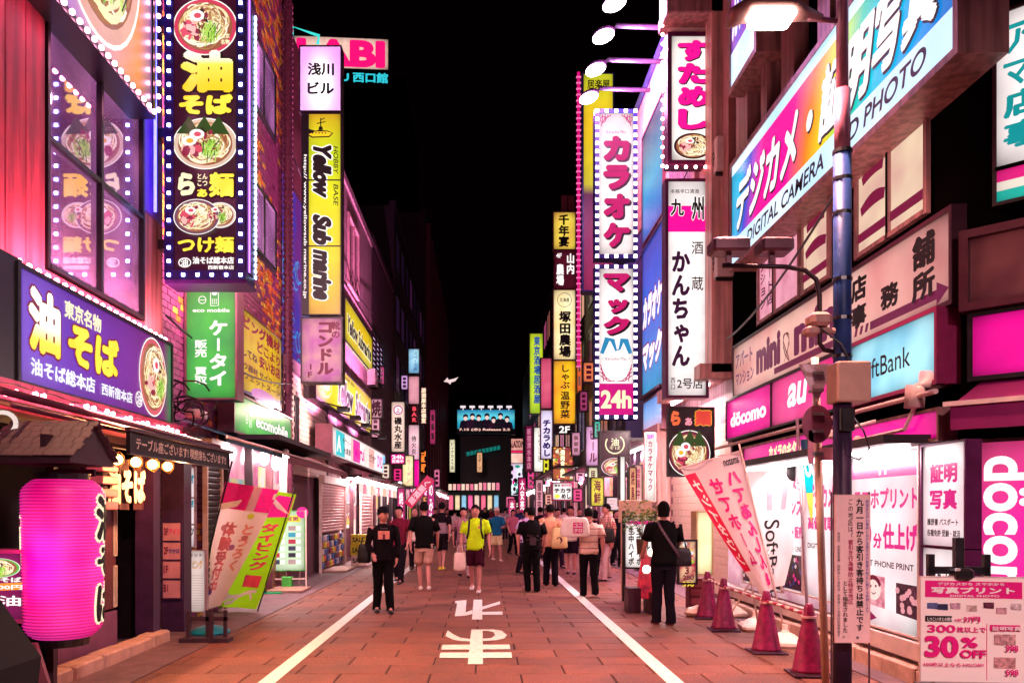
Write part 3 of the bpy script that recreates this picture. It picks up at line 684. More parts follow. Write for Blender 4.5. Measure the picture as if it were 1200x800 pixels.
# --- tall vertical noodle sign (hangs over the street)
def ex(t, w, h):
    bowl(t, .5*w, h*.885, w*.5, 11, '#e04060', h*.10)
    bowl(t, .5*w, h*.46, w*.5, 12, '#e8c8b0', h*.09, egg=2, nori=True)
    bowl(t, .74*w, h*.20, w*.25, 14, '#f0e0d8', h*.045, green=True)
    bowl(t, .38*w, h*.19, w*.36, 13, '#7a5068', h*.062, nori=False, green=False, y0=-.045)
    b = MB(); b.ribbon([(w*.17+.075*math.cos(a/8*PI), h*.028+.055*math.sin(a/8*PI)) for a in range(17)], .014, -.006); b.build('emblem_ring', WHITE, t)
    b = MB()
    b.box(w+.12, w+.13, .0, .40, 0, h); b.box(-.12, w+.13, 0, .41, -.16, -.12); b.box(-.12, -.11, 0, .4, 0, h); b.build('side_casing', surf('violet_casing', '#5a2880', .4, .1, .3, 4), t)
    for k in range(3): b = MB(); b.box(-.25, -.13, .1, .3, .3+k*1.4, .42+k*1.4); b.build('bracket', BLACK, t)
    b = MB()
    for k in range(44): b.box(w+.131, w+.14, .36, .40, h*k/44, h*(k+.55)/44)
    b.build('side_led_strip', lamp_mat('cyan_strip_led', '#a8d8ff', 26, True), t, kind='stuff')
    l = bpy.data.lights.new('mosaic_fill_light', 'AREA'); l.shape = 'RECTANGLE'; l.size = .1; l.size_y = 3.2; l.energy = 170; l.color = (1, .55, .62)
    o = bpy.data.objects.new('mosaic_fill_light', l); col.objects.link(o); o.parent = t; o.location = (w+.1, .44, h/2); o.rotation_euler = (R(90), 0, R(14)); l.energy = 620  # pink fill added behind the sign to brighten the mosaic wall
    b = MB(); b.box(w+.131, w+.142, .08, .11, 0, h); b.build('side_tube', lamp_mat('violet_tube', '#b068ff', 3, True), t)
DM = glow('#46102c', .75, False, '#30081c')
zb = EYE+267*9.93/FOC; zt = zb+3.62
sign('vertical_noodle_sign', 'tall dark vertical sign with yellow brush lettering, noodle bowls and small edge lamps', 'sign', (-3.83, 9.93, zb+.14), 0, .77, zt-zb-.2, .38, DM, frame=surf('navy_sign_frame', '#241458', .4, .2, .3, 8), fw=.12, extra=ex, led=(.16, .019), ledm=lamp_mat('blue_white_led', '#98acff', 22.0, True), texts=[
 ('油', .10, .645, .95, .80, YW2, {'off': .07, 'out': INK, 'oo': .12}),
 ('そば', .08, .565, .95, .64, YEL, {'off': .07, 'out': INK, 'oo': .12}),
 ('ら', .06, .27, .34, .355, CREAM, {'off': .07, 'out': INK, 'oo': .12}),
 ('ぁ', .37, .265, .54, .295, YEL, {'off': .05, 'out': INK, 'oo': .1}),
 ('麺', .56, .265, .97, .355, YEL, {'off': .045, 'out': INK, 'oo': .1}),
 ('とん', .38, .33, .54, .350, CREAM, {'off': .03}), ('こつ', .38, .305, .54, .325, CREAM, {'off': .03}),
 ('つけ麺', .06, .062, .97, .122, YEL, {'off': .045, 'out': INK, 'oo': .1}),
 ('油そば総本店', .30, .022, .97, .048, WHITE, {'off': .04}), ('西新宿本店', .55, .002, .97, .017, WHITE, {'off': .03}),
 ('東京', .76, .84, .90, .858, CREAM, {'off': .03}), ('名物', .76, .818, .90, .836, CREAM, {'off': .03}), ('油', .11, .012, .23, .042, WHITE, {'off': .03})])
# --- big billboard over the mirrored window
def ex(t, w, h):
    bowl(t, w*.62, h*.62, .95, 21, '#f0b0a0', 1.25)
    b = MB(); 
    for i in range(14):
        b.ribbon([(w*.3+.6*math.cos(u*.5+i), .4+i*.06+.3*math.sin(u*.6+i)) for u in range(6)], .05, -.003-.0002*i)
    b.build('noodle_print', NOOD[0], t)
    l = bpy.data.lights.new('bulb_glow', 'AREA'); l.shape = 'RECTANGLE'; l.size = 3.2; l.size_y = .1; l.energy = 120; l.color = (1, .52, .28); l.spread = R(75)
    o = bpy.data.objects.new('bulb_glow', l); col.objects.link(o); o.parent = t; o.location = (w/2, -.1, -.12); o.rotation_euler = (R(-26), 0, 0)
    bulbs(t, [(w*(i+.5)/24, -.06, -.05) for i in range(24)], .027, lamp_mat('pink_white_bulb', '#ff90b8', 30, True))
    bulbs(t, [(w+.05, -.06, h*(i+.2)/14) for i in range(14)], .027, lamp_mat('pink_white_bulb', '#ff90b8', 30, True), 'bulb_column')
BB = ramp_glow('blue_orange_billboard', [(0, '#3a50e0'), (.3, '#9a70e8'), (.6, '#f0a8b8'), (.85, '#f89058'), (1, '#2a50d0')], 0, 3.6, .95)
sign('noodle_billboard', 'bulb edged billboard with a huge noodle bowl at the top left corner', 'billboard', (-3.86, 5.9, 6.28), PI/2, 3.42, 2.2, .5, BB, frame=BLACK, fw=.07, extra=ex, texts=[('油', .02, .3, .28, .9, WHITE, {'off': .06, 'out': MAGg, 'oo': .1})])
# --- green vertical phone sign, green fascia
GR = glow('#4cc048', .95, True, '#3aa850', 2)
def phone_logo(t, cx, cz, s):
    b = MB()
    b.ribbon([(cx-.9*s+.38*s*math.cos(a/6*PI), cz-.3*s+.38*s*math.sin(a/6*PI)) for a in range(13)], .08*s, -.006)
    pts = [(-.05, -.9), (.75, -.9), (.75, .9), (-.05, .9), (-.05, -.9)]; b.ribbon([(cx+p[0]*s, cz+p[1]*s) for p in pts], .08*s, -.0065)
    b.disc(cx+.35*s, cz+.4*s, .28*s, .25*s, -.007, 12)
    for i in range(3):
        for j in range(3): b.flat([(cx+(.08+.2*i)*s, cz+(-.7+.2*j)*s), (cx+(.2+.2*i)*s, cz+(-.7+.2*j)*s), (cx+(.2+.2*i)*s, cz+(-.6+.2*j)*s), (cx+(.08+.2*i)*s, cz+(-.6+.2*j)*s)], -.007)
    b.flat([(cx-1.2*s, cz-.35*s), (cx-.6*s, cz-.35*s), (cx-.6*s, cz-.28*s), (cx-1.2*s, cz-.28*s)], -.007)
    b.build('phone_logo', WHITE, t)
fsign('green_phone_sign', 'tall green illuminated sign with white phone logo and katakana', 'sign', 219, 335, 276, 466, 11.5, .3, GR, frame=FRAMEP, fw=.03, extra=lambda t, w, h: phone_logo(t, w*.5, h*.90, w*.2), texts=[
 ('eco mobile', .12, .765, .88, .80, WHITE, {'off': .03}),
 ('ケータイ', .45, .10, .85, .70, WHITE, {'v': True, 'off': .05}),
 ('販売 買取', .16, .12, .42, .52, WHITE, {'v': True, 'off': .03})])
ssign('green_phone_fascia', 'green shop fascia with white phone logo above the dark awning', 'sign', 274, 341, 2.9, 3.5, -4.0, .25, GR, frame=FRAMEP, fw=.035, extra=lambda t, w, h: phone_logo(t, w*.22, h*.5, h*.28), texts=[('ecomobile', .32, .3, .92, .66, WHITE, {'off': .03, 'out': glow('#207030', .5), 'oo': .06})])
# --- yellow banner
def ex(t, w, h):
    b = MB(); b.disc(w*.55, h*.05, w*.34, h*.1, -.005, 20); b.build('oval_print', glow('#d880c8', .8), t)
    b = MB(); b.flat([(0, 0), (w, 0), (w, h*.13), (0, h*.02)], -.003); b.build('blue_corner_print', glow('#3a1a80', .6), t)
ssign('yellow_banner', 'yellow wall banner with dark red slogans on the mosaic tiles', 'banner', 283, 329, 3.72, 5.2, -4.26, .03, glow('#f4c81c', .72, True, '#e8a818'), frame=BLACK, fw=.01, extra=ex, texts=[
 ('ビング機材', .03, .78, .97, .95, glow('#a01830', .7), {'off': .05}), ('どこより', .35, .6, .97, .74, glow('#a01830', .7), {'off': .04}),
 ('してね', .02, .44, .35, .55, glow('#301030', .7), {'off': .03}), ('安いお店', .4, .42, .97, .58, glow('#a01830', .7), {'off': .05}),
 ('ウ器材 サイコップ', .03, .28, .97, .37, glow('#40102c', .7), {'off': .03}), ('ウェットスーツ', .03, .17, .97, .25, glow('#40102c', .7), {'off': .03})])
# --- stacked vertical signs at 17 m
WB = bpy.data.materials.new('tube_lit_white_box'); WB.use_nodes = True
_n = WB.node_tree; _p = _n.nodes['Principled BSDF']; _tc = _n.nodes.new('ShaderNodeTexCoord'); _gr = _n.nodes.new('ShaderNodeTexGradient'); _gr.gradient_type = 'QUADRATIC_SPHERE'
_mp = _n.nodes.new('ShaderNodeMapping'); _mp.inputs['Location'].default_value = (-.9, 0, -.55); _mp.inputs['Scale'].default_value = (2.1, 1, .95)
_r = _n.nodes.new('ShaderNodeValToRGB'); _r.color_ramp.elements[0].color = (*lin('#8a50c0'), 1); _r.color_ramp.elements[1].color = (*lin('#f4fffa'), 1); _r.color_ramp.elements[1].position = .55
_n.links.new(_tc.outputs['Object'], _mp.inputs[0]); _n.links.new(_mp.outputs[0], _gr.inputs[0]); _n.links.new(_gr.outputs['Fac'], _r.inputs[0]); _n.links.new(_r.outputs[0], _p.inputs['Emission Color']); _p.inputs['Emission Strength'].default_value = 1.1
fsign('building_name_sign', 'white backlit box sign with four black characters on top of the yellow sign stack', 'sign', 352, 55, 399, 130, 17, .3, WB, frame=DARK, fw=.025, texts=[
 ('浅川', .18, .55, .84, .75, INK, {'off': .04}), ('ビル', .18, .26, .84, .45, INK, {'off': .04})])
def ex(t, w, h):
    b = MB(); c = (w*.3, h*.905); s = w*.5
    b.flat([(c[0]-s*.7, c[1]-s*.12), (c[0]-s*.4, c[1]-s*.3), (c[0]+s*.7, c[1]-s*.26), (c[0]+s*.95, c[1]), (c[0]+s*.6, c[1]+s*.15), (c[0]+.1*s, c[1]+s*.2), (c[0]-.2*s, c[1]+s*.15), (c[0]-s*.85, c[1]+s*.35), (c[0]-s*.95, c[1]+s*.05)], -.004)
    b.flat([(c[0]+.0*s, c[1]+s*.2), (c[0]+.3*s, c[1]+s*.2), (c[0]+.25*s, c[1]+s*.42), (c[0]+.05*s, c[1]+s*.42)], -.005)
    b.ribbon([(c[0]+.15*s, c[1]+.42*s), (c[0]+.15*s, c[1]+.95*s)], .07*s, -.0055); b.ribbon([(c[0]-.1*s, c[1]+.6*s), (c[0]+.45*s, c[1]+.72*s)], .06*s, -.0056); b.ribbon([(c[0]+.2*s, c[1]+.85*s), (c[0]+.4*s, c[1]+.95*s)], .06*s, -.0057)
    b.build('submarine_print_outline', INK, t)
    b = MB(); b.flat([(c[0]-s*.62, c[1]-s*.08), (c[0]-s*.36, c[1]-s*.22), (c[0]+s*.66, c[1]-s*.19), (c[0]+s*.86, c[1]), (c[0]+s*.56, c[1]+s*.09), (c[0]-.2*s, c[1]+s*.09)], -.0065)
    b.build('submarine_print', glow('#ffc81e', 1.1), t)
    b = MB()
    for i in range(5): b.disc(c[0]-.35*s+i*.2*s, c[1]+.0*s, .05*s, .05*s, -.0075, 8)
    b.build('porthole_print', INK, t)
    b = MB(); b.box(-.165, -.006, .02, .18, 0, h); put_text(b, 'http:// www.yellowsub marine.co.jp', -.13, h*.06, -.05, h*.84, -.002, .02, rot=1); b.mi = 0
    o = MB(); o.box(-.165, -.006, .02, .18, 0, h*1.0); o.build('url_board', BLACK, t)
    u = MB(); put_text(u, 'http:// www.yellowsub marine.co.jp', -.13, h*.08, -.045, h*.80, .016, .02, rot=1); u.build('lettering', WHITE, t)
YSB = ramp_glow('yellow_green_box', [(0, '#ffb83a'), (.33, '#f8d838'), (.6, '#e8e020'), (.8, '#c8d818'), (.95, '#e8c818'), (1, '#f0b020')], 2, 4.3, 1.0)
fsign('yellow_hobby_sign', 'long yellow sign with black script running down and a small submarine picture', 'sign', 362, 134, 399, 368, 17, .3, YSB, frame=DARK, fw=.025, extra=ex, splits=(.34, .67), texts=[
 ('Yellow', .12, .58, .72, .845, INK, {'off': .07, 'rot': 1, 'sh': .3, 'out': WHITE, 'oo': .13}),
 ('Sub', .12, .345, .72, .50, INK, {'off': .07, 'rot': 1, 'sh': .3, 'out': WHITE, 'oo': .13}),
 ('marine', .12, .07, .72, .325, INK, {'off': .07, 'rot': 1, 'sh': .3, 'out': WHITE, 'oo': .13}),
 ('HOBBY', .78, .70, .93, .84, INK, {'off': .01, 'rot': 1, 'sh': .2}), ('BASE', .78, .54, .93, .65, INK, {'off': .01, 'rot': 1, 'sh': .2})])
fsign('shoe_shop_sign', 'pink backlit sign with big maroon katakana at the foot of the yellow sign', 'sign', 354, 373, 400, 447, 17, .3, glow('#d86ab0', .85, True, '#f0a0a8'), frame=DARK, fw=.03, texts=[
 ('コンドル', .38, .10, .80, .97, INKM, {'v': True, 'off': .06}), ('靴の', .74, .68, .98, .95, INKM, {'v': True, 'off': .04}), ('1F', .07, .05, .33, .30, INKM, {'v': True, 'off': .03})])
# --- far red and cyan roof sign
def ex(t, w, h):
    b = MB(); b.box(w*.0-.2, w*1.0, .3, .6, -h*.1, -h*.02); b.build('support', BLACK, t)
    b = MB(); b.ribbon([(-w*.02, -h*.9), (-w*.02, h*1.25), (w*.98*.27, h*.98), (w*.25, h*.7)], .25, -.2); b.build('neon_arch', glow('#40d8d0', 1.1), t)
a = F(345, 78, 60)
t = sign('rooftop_electronics_sign', 'rooftop sign of cyan and red letters against the black sky', 'sign', (a.x, 60, a.z), R(4), 7.0, 2.3, .3, glow('#f8c8b8', .95, True), frame=DARK, fw=.05, extra=ex, texts=[
 ('LABI', .02, .05, .97, .95, glow('#f01070', 1.1), {'off': .06})])
t2 = MB(); put_text(t2, 'SHINJUKU 西口館', 0, -1.15, 7.0, -.25, -.01, .04); t2.build('lettering', glow('#30c8d8', 1.0), t)
# a dark tower carries it
L9 = block('tower_under_roof_sign', 'black tower carrying the red rooftop letters on the left', -6, 60.5, 75, a.z-.6, surf('soot_black_wall', '#080406', .9, spec=.1), 12)
# --- yellow fascias on the pink building
ssign('yellow_fascia', 'upper yellow fascia with black script high on the pink wall', 'sign', 404, 436, 6.9, 8.2, -4.25, .1, glow('#f0c414', .85, True, '#e0d020', .5), frame=BLACK, fw=.05, texts=[
 ('Yellow Submarine', .08, .25, .95, .7, INK, {'off': .05, 'sh': .3, 'out': CREAM, 'oo': .1}), ('www.yellowsubmarine.co.jp', .03, -.12, .97, -.02, CREAM, {'off': .02})])
def ex(t, w, h):
    b = MB(); b.ribbon([(w*.12+.5*math.cos(a/6*PI)*1.6, h*.42+.38*math.sin(a/6*PI)) for a in range(13)], .05, -.02); b.disc(w*.12, h*.42, .6, .22, -.021); b.build('submarine_print', CREAM, t)
    for k in range(5): b = MB(); b.tube([(k*w*.2+.5, .05, -.05), (k*w*.2+.5, -.5, -.2)], .02, 6); b.box(k*w*.2+.3, k*w*.2+.7, -.7, -.45, -.3, -.2); b.build('spotlight', BLACK, t)
    l = bpy.data.lights.new('spot_beam', 'SPOT'); l.energy = 260; l.color = (1, .68, .64); l.spot_size = R(140); l.spot_blend = 1; l.shadow_soft_size = .06
    o = bpy.data.objects.new('spot_beam', l); col.objects.link(o); o.parent = t; o.location = (.3, -.9, -.3); o.rotation_euler = (R(62), 0, R(35))
    for k in range(3):
        l = bpy.data.lights.new('spot_beam', 'SPOT'); l.energy = 3200; l.color = (1, .36, .75); l.spot_size = R(150); l.spot_blend = 1; l.shadow_soft_size = .08
        o = bpy.data.objects.new('spot_beam', l); col.objects.link(o); o.parent = t; o.location = (k*w*.35+.8, -.75, -.1); o.rotation_euler = (R(150), 0, 0)
ssign('script_fascia', 'big yellow shop fascia with black script above the row of spotlights', 'sign', 370, 435, 4.35, 5.6, -4.0, .25, glow('#ffe21c', 1.0, True, '#ffc814', .6), frame=BLACK, fw=.06, extra=ex, texts=[
 ('Yellow', .3, .2, .58, .8, INK, {'off': .05, 'sh': .25, 'out': WHITE, 'oo': .11}), ('Submarine', .62, .2, .97, .8, INK, {'off': .05, 'sh': .25, 'out': WHITE, 'oo': .11}), ('HOBBY BASE', .42, .86, .6, .94, INK, {'off': .02})])
def ex(t, w, h):
    for (x, c) in ((.05, '#28c8d0'), (.26, '#f0c0b8'), (.30, '#e030a0'), (.5, '#f8e0d8'), (.6, '#f0b0a8'), (.76, '#f8f0ff'), (.93, '#30b8e0')):
        b = MB(); b.flat([(w*x, .04), (w*min(1, x+.12), .04), (w*min(1, x+.12), h-.04), (w*x, h-.04)], -.004-x*.002); b.build('colour_panel', glow(c, 1.0), t)
ssign('panel_fascia', 'lit white and cyan panel fascia above the pink scalloped awning', 'sign', 389, 451, 2.98, 3.7, -3.72, .4, WHITEs, frame=FRAMEP, fw=.05, extra=ex, texts=[
 ('A', .06, .2, .12, .8, WHITE, {'off': .03}), ('チケット', .14, .55, .26, .8, INKM), ('大黒屋', .15, .2, .26, .45, INKM), ('Marui', .32, .2, .5, .8, MAGg, {'off': .04}), ('カラオケ', .6, .3, .75, .7, INKM, {'off': .03}), ('DVD', .79, .2, .92, .8, MAGg, {'off': .04})])
# --- slim signs farther down the left side
def vsign(name, label, px0, py0, px1, py1, Y, face, txt, ink=INK, frame=DARK, off=.04, fx=(.2, .8), group=None, fz=(.04, .96), extra=None, fw=None, d=.25):
    tt = []
    for q in txt:
        s, a, b_, m = (q+(None,))[:4] if len(q) < 4 else q
        tt.append((s, fx[0], a, fx[1], b_, m or ink, {'v': True, 'off': off}))
    return fsign(name, label, 'sign', px0, py0, px1, py1, Y, d, face, frame=frame, fw=fw or .0012*Y, texts=tt, group=group, extra=extra)
def ring(c, y=.84):
    def f(t, w, h):
        b = MB(); b.disc(w/2, h*y, w*.36, w*.36, -.003, 20); b.build('round_emblem', c, t)
        b = MB(); b.disc(w/2, h*y, w*.28, w*.28, -.005, 20); b.build('emblem_centre', WHITE, t)
        b = MB(); put_text(b, '上', w*.34, h*y-w*.18, w*.66, h*y+w*.18, -.008, .05); b.build('lettering', c, t)
    return f
vsign('seafood_sign', 'white vertical sign with round magenta emblem above four black characters', 459, 471, 474, 529, 32, glow('#ffd8c8', 1.0, True), [('磯丸水産', .06, .7)], extra=ring(glow('#c03090', .9)))
t = fsign('all_night_sign', 'small magenta sign reading 24h under the white seafood sign', 'sign', 458, 532, 474, 543, 32, .2, MAGs, frame=DARK, texts=[('24h', .08, .5, .92, .92, WHITE, {'off': .04}), ('営業中', .08, .08, .92, .42, WHITE, {'off': .03})])
vsign('pale_blue_sign', 'pale blue vertical lightbox highest in the slim left column', 479, 409, 491, 437, 38, glow('#b8e8f4', 1.0, True, '#5090c8', 1.0), [('スペース店', .1, .9)], glow('#2a5080', .7), off=.01, fx=(.45, .85))
vsign('blank_pink_sign', 'blank pink lightbox between the pale blue sign and BAR', 479, 441, 491, 473, 38, glow('#f0a0b0', .85, True), [])
t = fsign('bar_sign', 'dark sign with red BAR running down the slim left column', 'sign', 480, 474, 491, 496, 38, .25, glow('#300810', .6), frame=DARK, texts=[('BAR', .15, .06, .85, .94, glow('#f04858', 1.1), {'v': True, 'off': .05})])
vsign('white_brush_sign', 'white sign with thin brush characters below the BAR sign', 479, 498, 491, 547, 38, glow('#ffe0dc', 1.0, True, '#e088b0', .4), [('侍火炎', .3, .75)], INKM, off=.02, fx=(.25, .75))
vsign('red_character_sign', 'dark sign with glowing cream characters beside the BAR sign', 493, 453, 500, 497, 44, glow('#401828', .6), [('居酒屋本店個室', .03, .97)], glow('#ffd8b8', 1.2), off=.05, fx=(.1, .9))
t = fsign('thai_bar_sign', 'black sign with orange letters running down, low in the left column', 'sign', 492, 527, 500, 555, 44, .25, glow('#10060a', .5), frame=DARK, texts=[('Thai Bar', .2, .05, .85, .95, glow('#ff8030', 1.2), {'rot': 1, 'off': .05})])
vsign('cream_yellow_sign', 'cream yellow sign with faint pink characters above the tilted red banner', 472, 534, 484, 569, 34, glow('#fff0b0', 1.1, True, '#ffd0a0'), [('ラーメン', .1, .9)], glow('#f090a0', .9), off=.02, fx=(.3, .8))
vsign('plain_magenta_sign', 'plain magenta strip sign beside the cream yellow sign', 485, 539, 491, 570, 36, MAGs, [])
vsign('grill_sign', 'dark pink sign with a large yakiniku character by the lamp pole', 435, 468, 447, 489, 29, glow('#e8a0b0', .9, True), [('焼', .05, .98)], glow('#401020', .8), off=.05, fx=(.05, .95))
# faint lit signs on the black far building
vsign('cream_sign', 'narrow cream vertical sign left of the dark opening at the street end', 527, 515, 533, 553, 80, glow('#f0e8c0', 1.0, True), [('ビックカメラ店', .08, .92)], INK, off=.03)
vsign('orange_sign', 'narrow orange vertical sign under the teal beam at the street end', 559, 530, 565, 553, 80, glow('#f0b080', .9, True), [('スポーツ', .1, .9)], INK, off=.03)

# ================================================================== SIGNS, RIGHT
def corner_print(t, w, h, top=True, c=MAGg, k=1.0):
    """fretwork brackets printed in the corners of the karaoke sign"""
    b = MB(); y = -.006
    for sx in (0, 1):
        for i in range(4):
            s = .05+.065*i
            x0 = w*(.04) ; z0 = h-.03 if top else .03
            pts = [(x0+s*k, z0), (x0+s*k, z0-(1 if top else -1)*(.30-s)*k*.5), (x0+s*.4*k, z0-(1 if top else -1)*(.34-s)*k)]
            if sx: pts = [(w-p[0], p[1]) for p in pts]
            b.ribbon(pts, .022, y); y -= .0002
        cx = w*.12 if not sx else w*.88; cz = z0-(1 if top else -1)*.12
        b.ribbon([(cx+.07*math.cos(a/5*PI), cz+.07*math.sin(a/5*PI)) for a in range(11)], .018, y); y -= .0002
    return b.build('fretwork_print', c, t)
KT = '#c01060'
LEDW = lamp_mat('white_square_led', '#e8c8ff', 10, True)
def kara(name, label, py0, py1, letters, span, last=None):
    def ex(t, w, h):
        if last is None:
            corner_print(t, w, h, True, glow(KT, .9)); 
            b = MB(); put_text(b, 'Karaoke Mac', w*.2, h*.855, w*.8, h*.88, -.006, .0, sh=.3); b.build('lettering', INKM, t)
        else:
            b = MB(); b.flat([(0, 0), (w, 0), (w, h*.215), (0, h*.215)], -.002); b.build('magenta_panel', glow('#d0107c', 1.0), t)
            b = MB(); put_text(b, '24h', w*.05, h*.045, w*.95, h*.17, -.006, .04); b.build('lettering', CREAM, t)
            b = MB(); b.ribbon([(w*.08, h*.42), (w*.24, h*.52), (w*.40, h*.51), (w*.50, h*.44), (w*.60, h*.45), (w*.68, h*.515), (w*.78, h*.51), (w*.92, h*.42)], lambda u: .09+.05*math.sin(u*PI*3), -.006); b.build('wave_print', glow('#1a88b8', 1.0), t)
            b = MB(); put_text(b, '・Karaoke Mac・', w*.1, h*.375, w*.9, h*.395, -.006, .0, sh=.3); b.build('lettering', INKM, t)
            y = -.006; b = MB()
            for sx in (0, 1):
                for i in range(4):
                    s = .08+.09*i; pts = [(w*.04+s*1.0, h*.23), (w*.04+s*.5, h*.23+(.36-s)), (w*.04, h*.25+(.42-s))]
                    if sx: pts = [(w-p[0], p[1]) for p in pts]
                    b.ribbon(pts, .022, y); y -= .0002
            b.build('fretwork_print', glow(KT, .9), t)
    n = len(letters); tx = []
    for i, c in enumerate(letters):
        z1 = span[1]-(span[1]-span[0])*i/n; z0 = z1-(span[1]-span[0])/n*.86
        tx.append((c, .12 if c != 'ッ' else .25, z0, .90 if c != 'ッ' else .85, z1 if c != 'ッ' else z1-.03, glow(KT, 1.05), {'off': .075, 'out': INK, 'oo': .085, 'sd': .05}))
    return fsign(name, label, 'sign', 702, py0, 742, py1, 19.5, .35, WHITEs, frame=surf('navy_frame', '#1c2460', .4, .1, .3, 6), fw=.1, led=(.19, .04), ledm=LEDW, extra=ex, texts=tx)
kara('karaoke_sign', 'upper white sign with magenta karaoke katakana and a border of square lamps', 133, 298, 'カラオケ', (.02, .84))
kara('karaoke_sign', 'lower white sign with three magenta katakana and 24h at its foot', 315, 486, 'マック', (.53, .97), 1)
# rice bowl sign
def ex(t, w, h):
    bowl(t, w*.5, h*.115, w*.45, 31, '#3a1014', h*.105, green=False, egg=1)
    b = MB(); b.box(-.05, w+.1, .05, .3, h+.05, h+.25); b.build('sign_cap', PALE, t)
    bulbs(t, [(-.16, .0, -.1+(h+.3)*i/15) for i in range(16)], .03, lamp_mat('pink_bulb_small', '#ff9090', 26, True), 'bulb_column')
    bulbs(t, [(-.1+(w+.1)*i/5, -.05, -.14) for i in range(6)], .03, lamp_mat('pink_bulb_small', '#ff9090', 26, True), 'bulb_row')
    b = MB(); b.box(w*.8, w*.93, -.005, -.003, h*.22, h*.255); b.build('seal_print', INKM, t)
fsign('rice_bowl_sign', 'white vertical sign with four magenta brush hiragana over a rice bowl picture', 'sign', 787, 43, 837, 188, 14.2, .3, glow('#fffaf0', 1.15, True, '#ffe8e4', 1.5), frame=surf('maroon_frame', '#5a1c4a', .35, .2, .3, 6), fw=.075, extra=ex, texts=[
 (c, .14, .97-.185*(i+1)+.015, .9, .97-.185*i, glow('#f0108c', 1.1), {'off': .07, 'out': INK, 'oo': .08, 'sd': .02}) for i, c in enumerate('すためし')])
# white sake bar sign
def ex(t, w, h):
    b = MB(); b.flat([(0, h*.765), (w, h*.765), (w, h*.887), (0, h*.887)], -.002); b.build('magenta_panel', glow('#f00c90', 1.1), t)
    for k in range(3): b = MB(); b.tube([(w+.02, .1, h*(.3+.2*k)), (w+.45, .1, h*(.3+.2*k)), (w+.45, .1, h*(.3+.2*k)-.3)], .02, 6); b.build('bracket', BLACK, t)
fsign('sake_bar_sign', 'tall white sign with magenta band and black brush hiragana', 'sign', 783, 213, 827, 463, 14.2, .28, WHITEs, frame=surf('maroon_frame', '#5a1c4a', .35, .2, .3, 6), fw=.05, extra=ex, texts=[
 ('本格辛口清酒', .06, .945, .82, .965, INK, {'off': .01}), ('九', .06, .84, .42, .92, INK, {'off': .03, 'out': WHITE, 'oo': .07}), ('州', .62, .82, .95, .93, INK, {'off': .03, 'out': WHITE, 'oo': .07}),
 ('酒', .62, .66, .93, .72, INK, {'off': .01}), ('蔵', .62, .49, .93, .555, INK, {'off': .01}),
 ('かんちゃん', .08, .13, .58, .68, glow('#3a0a34', .8), {'v': True, 'off': .05}), ('西口', .06, .025, .19, .085, INK, {'v': True, 'off': .01}), ('2号店', .23, .03, .92, .08, INK, {'off': .015})])
# partial sign on top
def ex(t, w, h): corner_print(t, w, h, False, glow(KT, .9))
fsign('cut_off_karaoke_sign', 'lamp bordered sign cut off by the top edge of the picture', 'sign', 787, -90, 837, 14, 14.0, .5, WHITEs, frame=surf('navy_frame', '#1c2460', .4, .1, .3, 6), fw=.1, led=(.15, .03), ledm=lamp_mat('cyan_led', '#70c8ff', 12, True), extra=ex, texts=[('ク', .15, .12, .85, .5, glow(KT, 1.05), {'off': .07, 'out': INK, 'oo': .09})])
t = thing('sign_canopy', 'beige wedge canopy between the cut off sign and the rice bowl sign', 'canopy', (3.2, 13.8, 10.2)); b = MB(); b.bbox(0, 1.1, 0, .7, .02, .26, .02); b.build('canopy_body', PINKCLAD, t)
# yellow pub sign behind the karaoke signs
def ex(t, w, h):
    b = MB(); g2 = random.Random(5)
    for (x, z, s) in ((.75, .80, .3), (.7, .70, .25), (.55, .40, .3), (.6, .25, .25), (.7, .55, .15)):
        b.ribbon([(w*x+s*.5*math.cos(a*.9)*w, h*z+s*.5*math.sin(a*.7)*w*1.3) for a in range(9)], lambda u: .1+.1*math.sin(u*PI), -.004)
        b.v = [(p[0], p[1]-.0003, p[2]) for p in b.v]
    b.build('brush_print', INK, t)
fsign('yellow_pub_sign', 'tall yellow pub sign rising behind the upper karaoke sign', 'sign', 684, 87, 718, 340, 24, .4, ramp_glow('yellow_pub', [(0, '#a02050'), (.45, '#50103a'), (.5, '#d0c020'), (.8, '#f0c020'), (1, '#d8d82c')], 2, 6.4, .95), frame=surf('navy_frame', '#1c2460', .4, .1, .3, 6), fw=.05, extra=ex, texts=[('居楽屋', .12, .93, .9, .975, INK, {'off': .02})])
t = thing('pink_neon_tube', 'pink neon tube line standing along the left edge of the yellow pub sign', 'neon tube', F(678, 430, 24)); b = MB(); H_ = 345*24/FOC
b.tube([(0, 0, 0), (0, 0, H_)], .045, 8); b.build('tube', glow('#e01078', .9), t); b = MB()
for i in range(50): b.box(-.07, .07, -.06, .0, H_*i/50, H_*i/50+.035)
b.build('tube_clips', glow('#ff70b0', 1.0), t, kind='stuff')
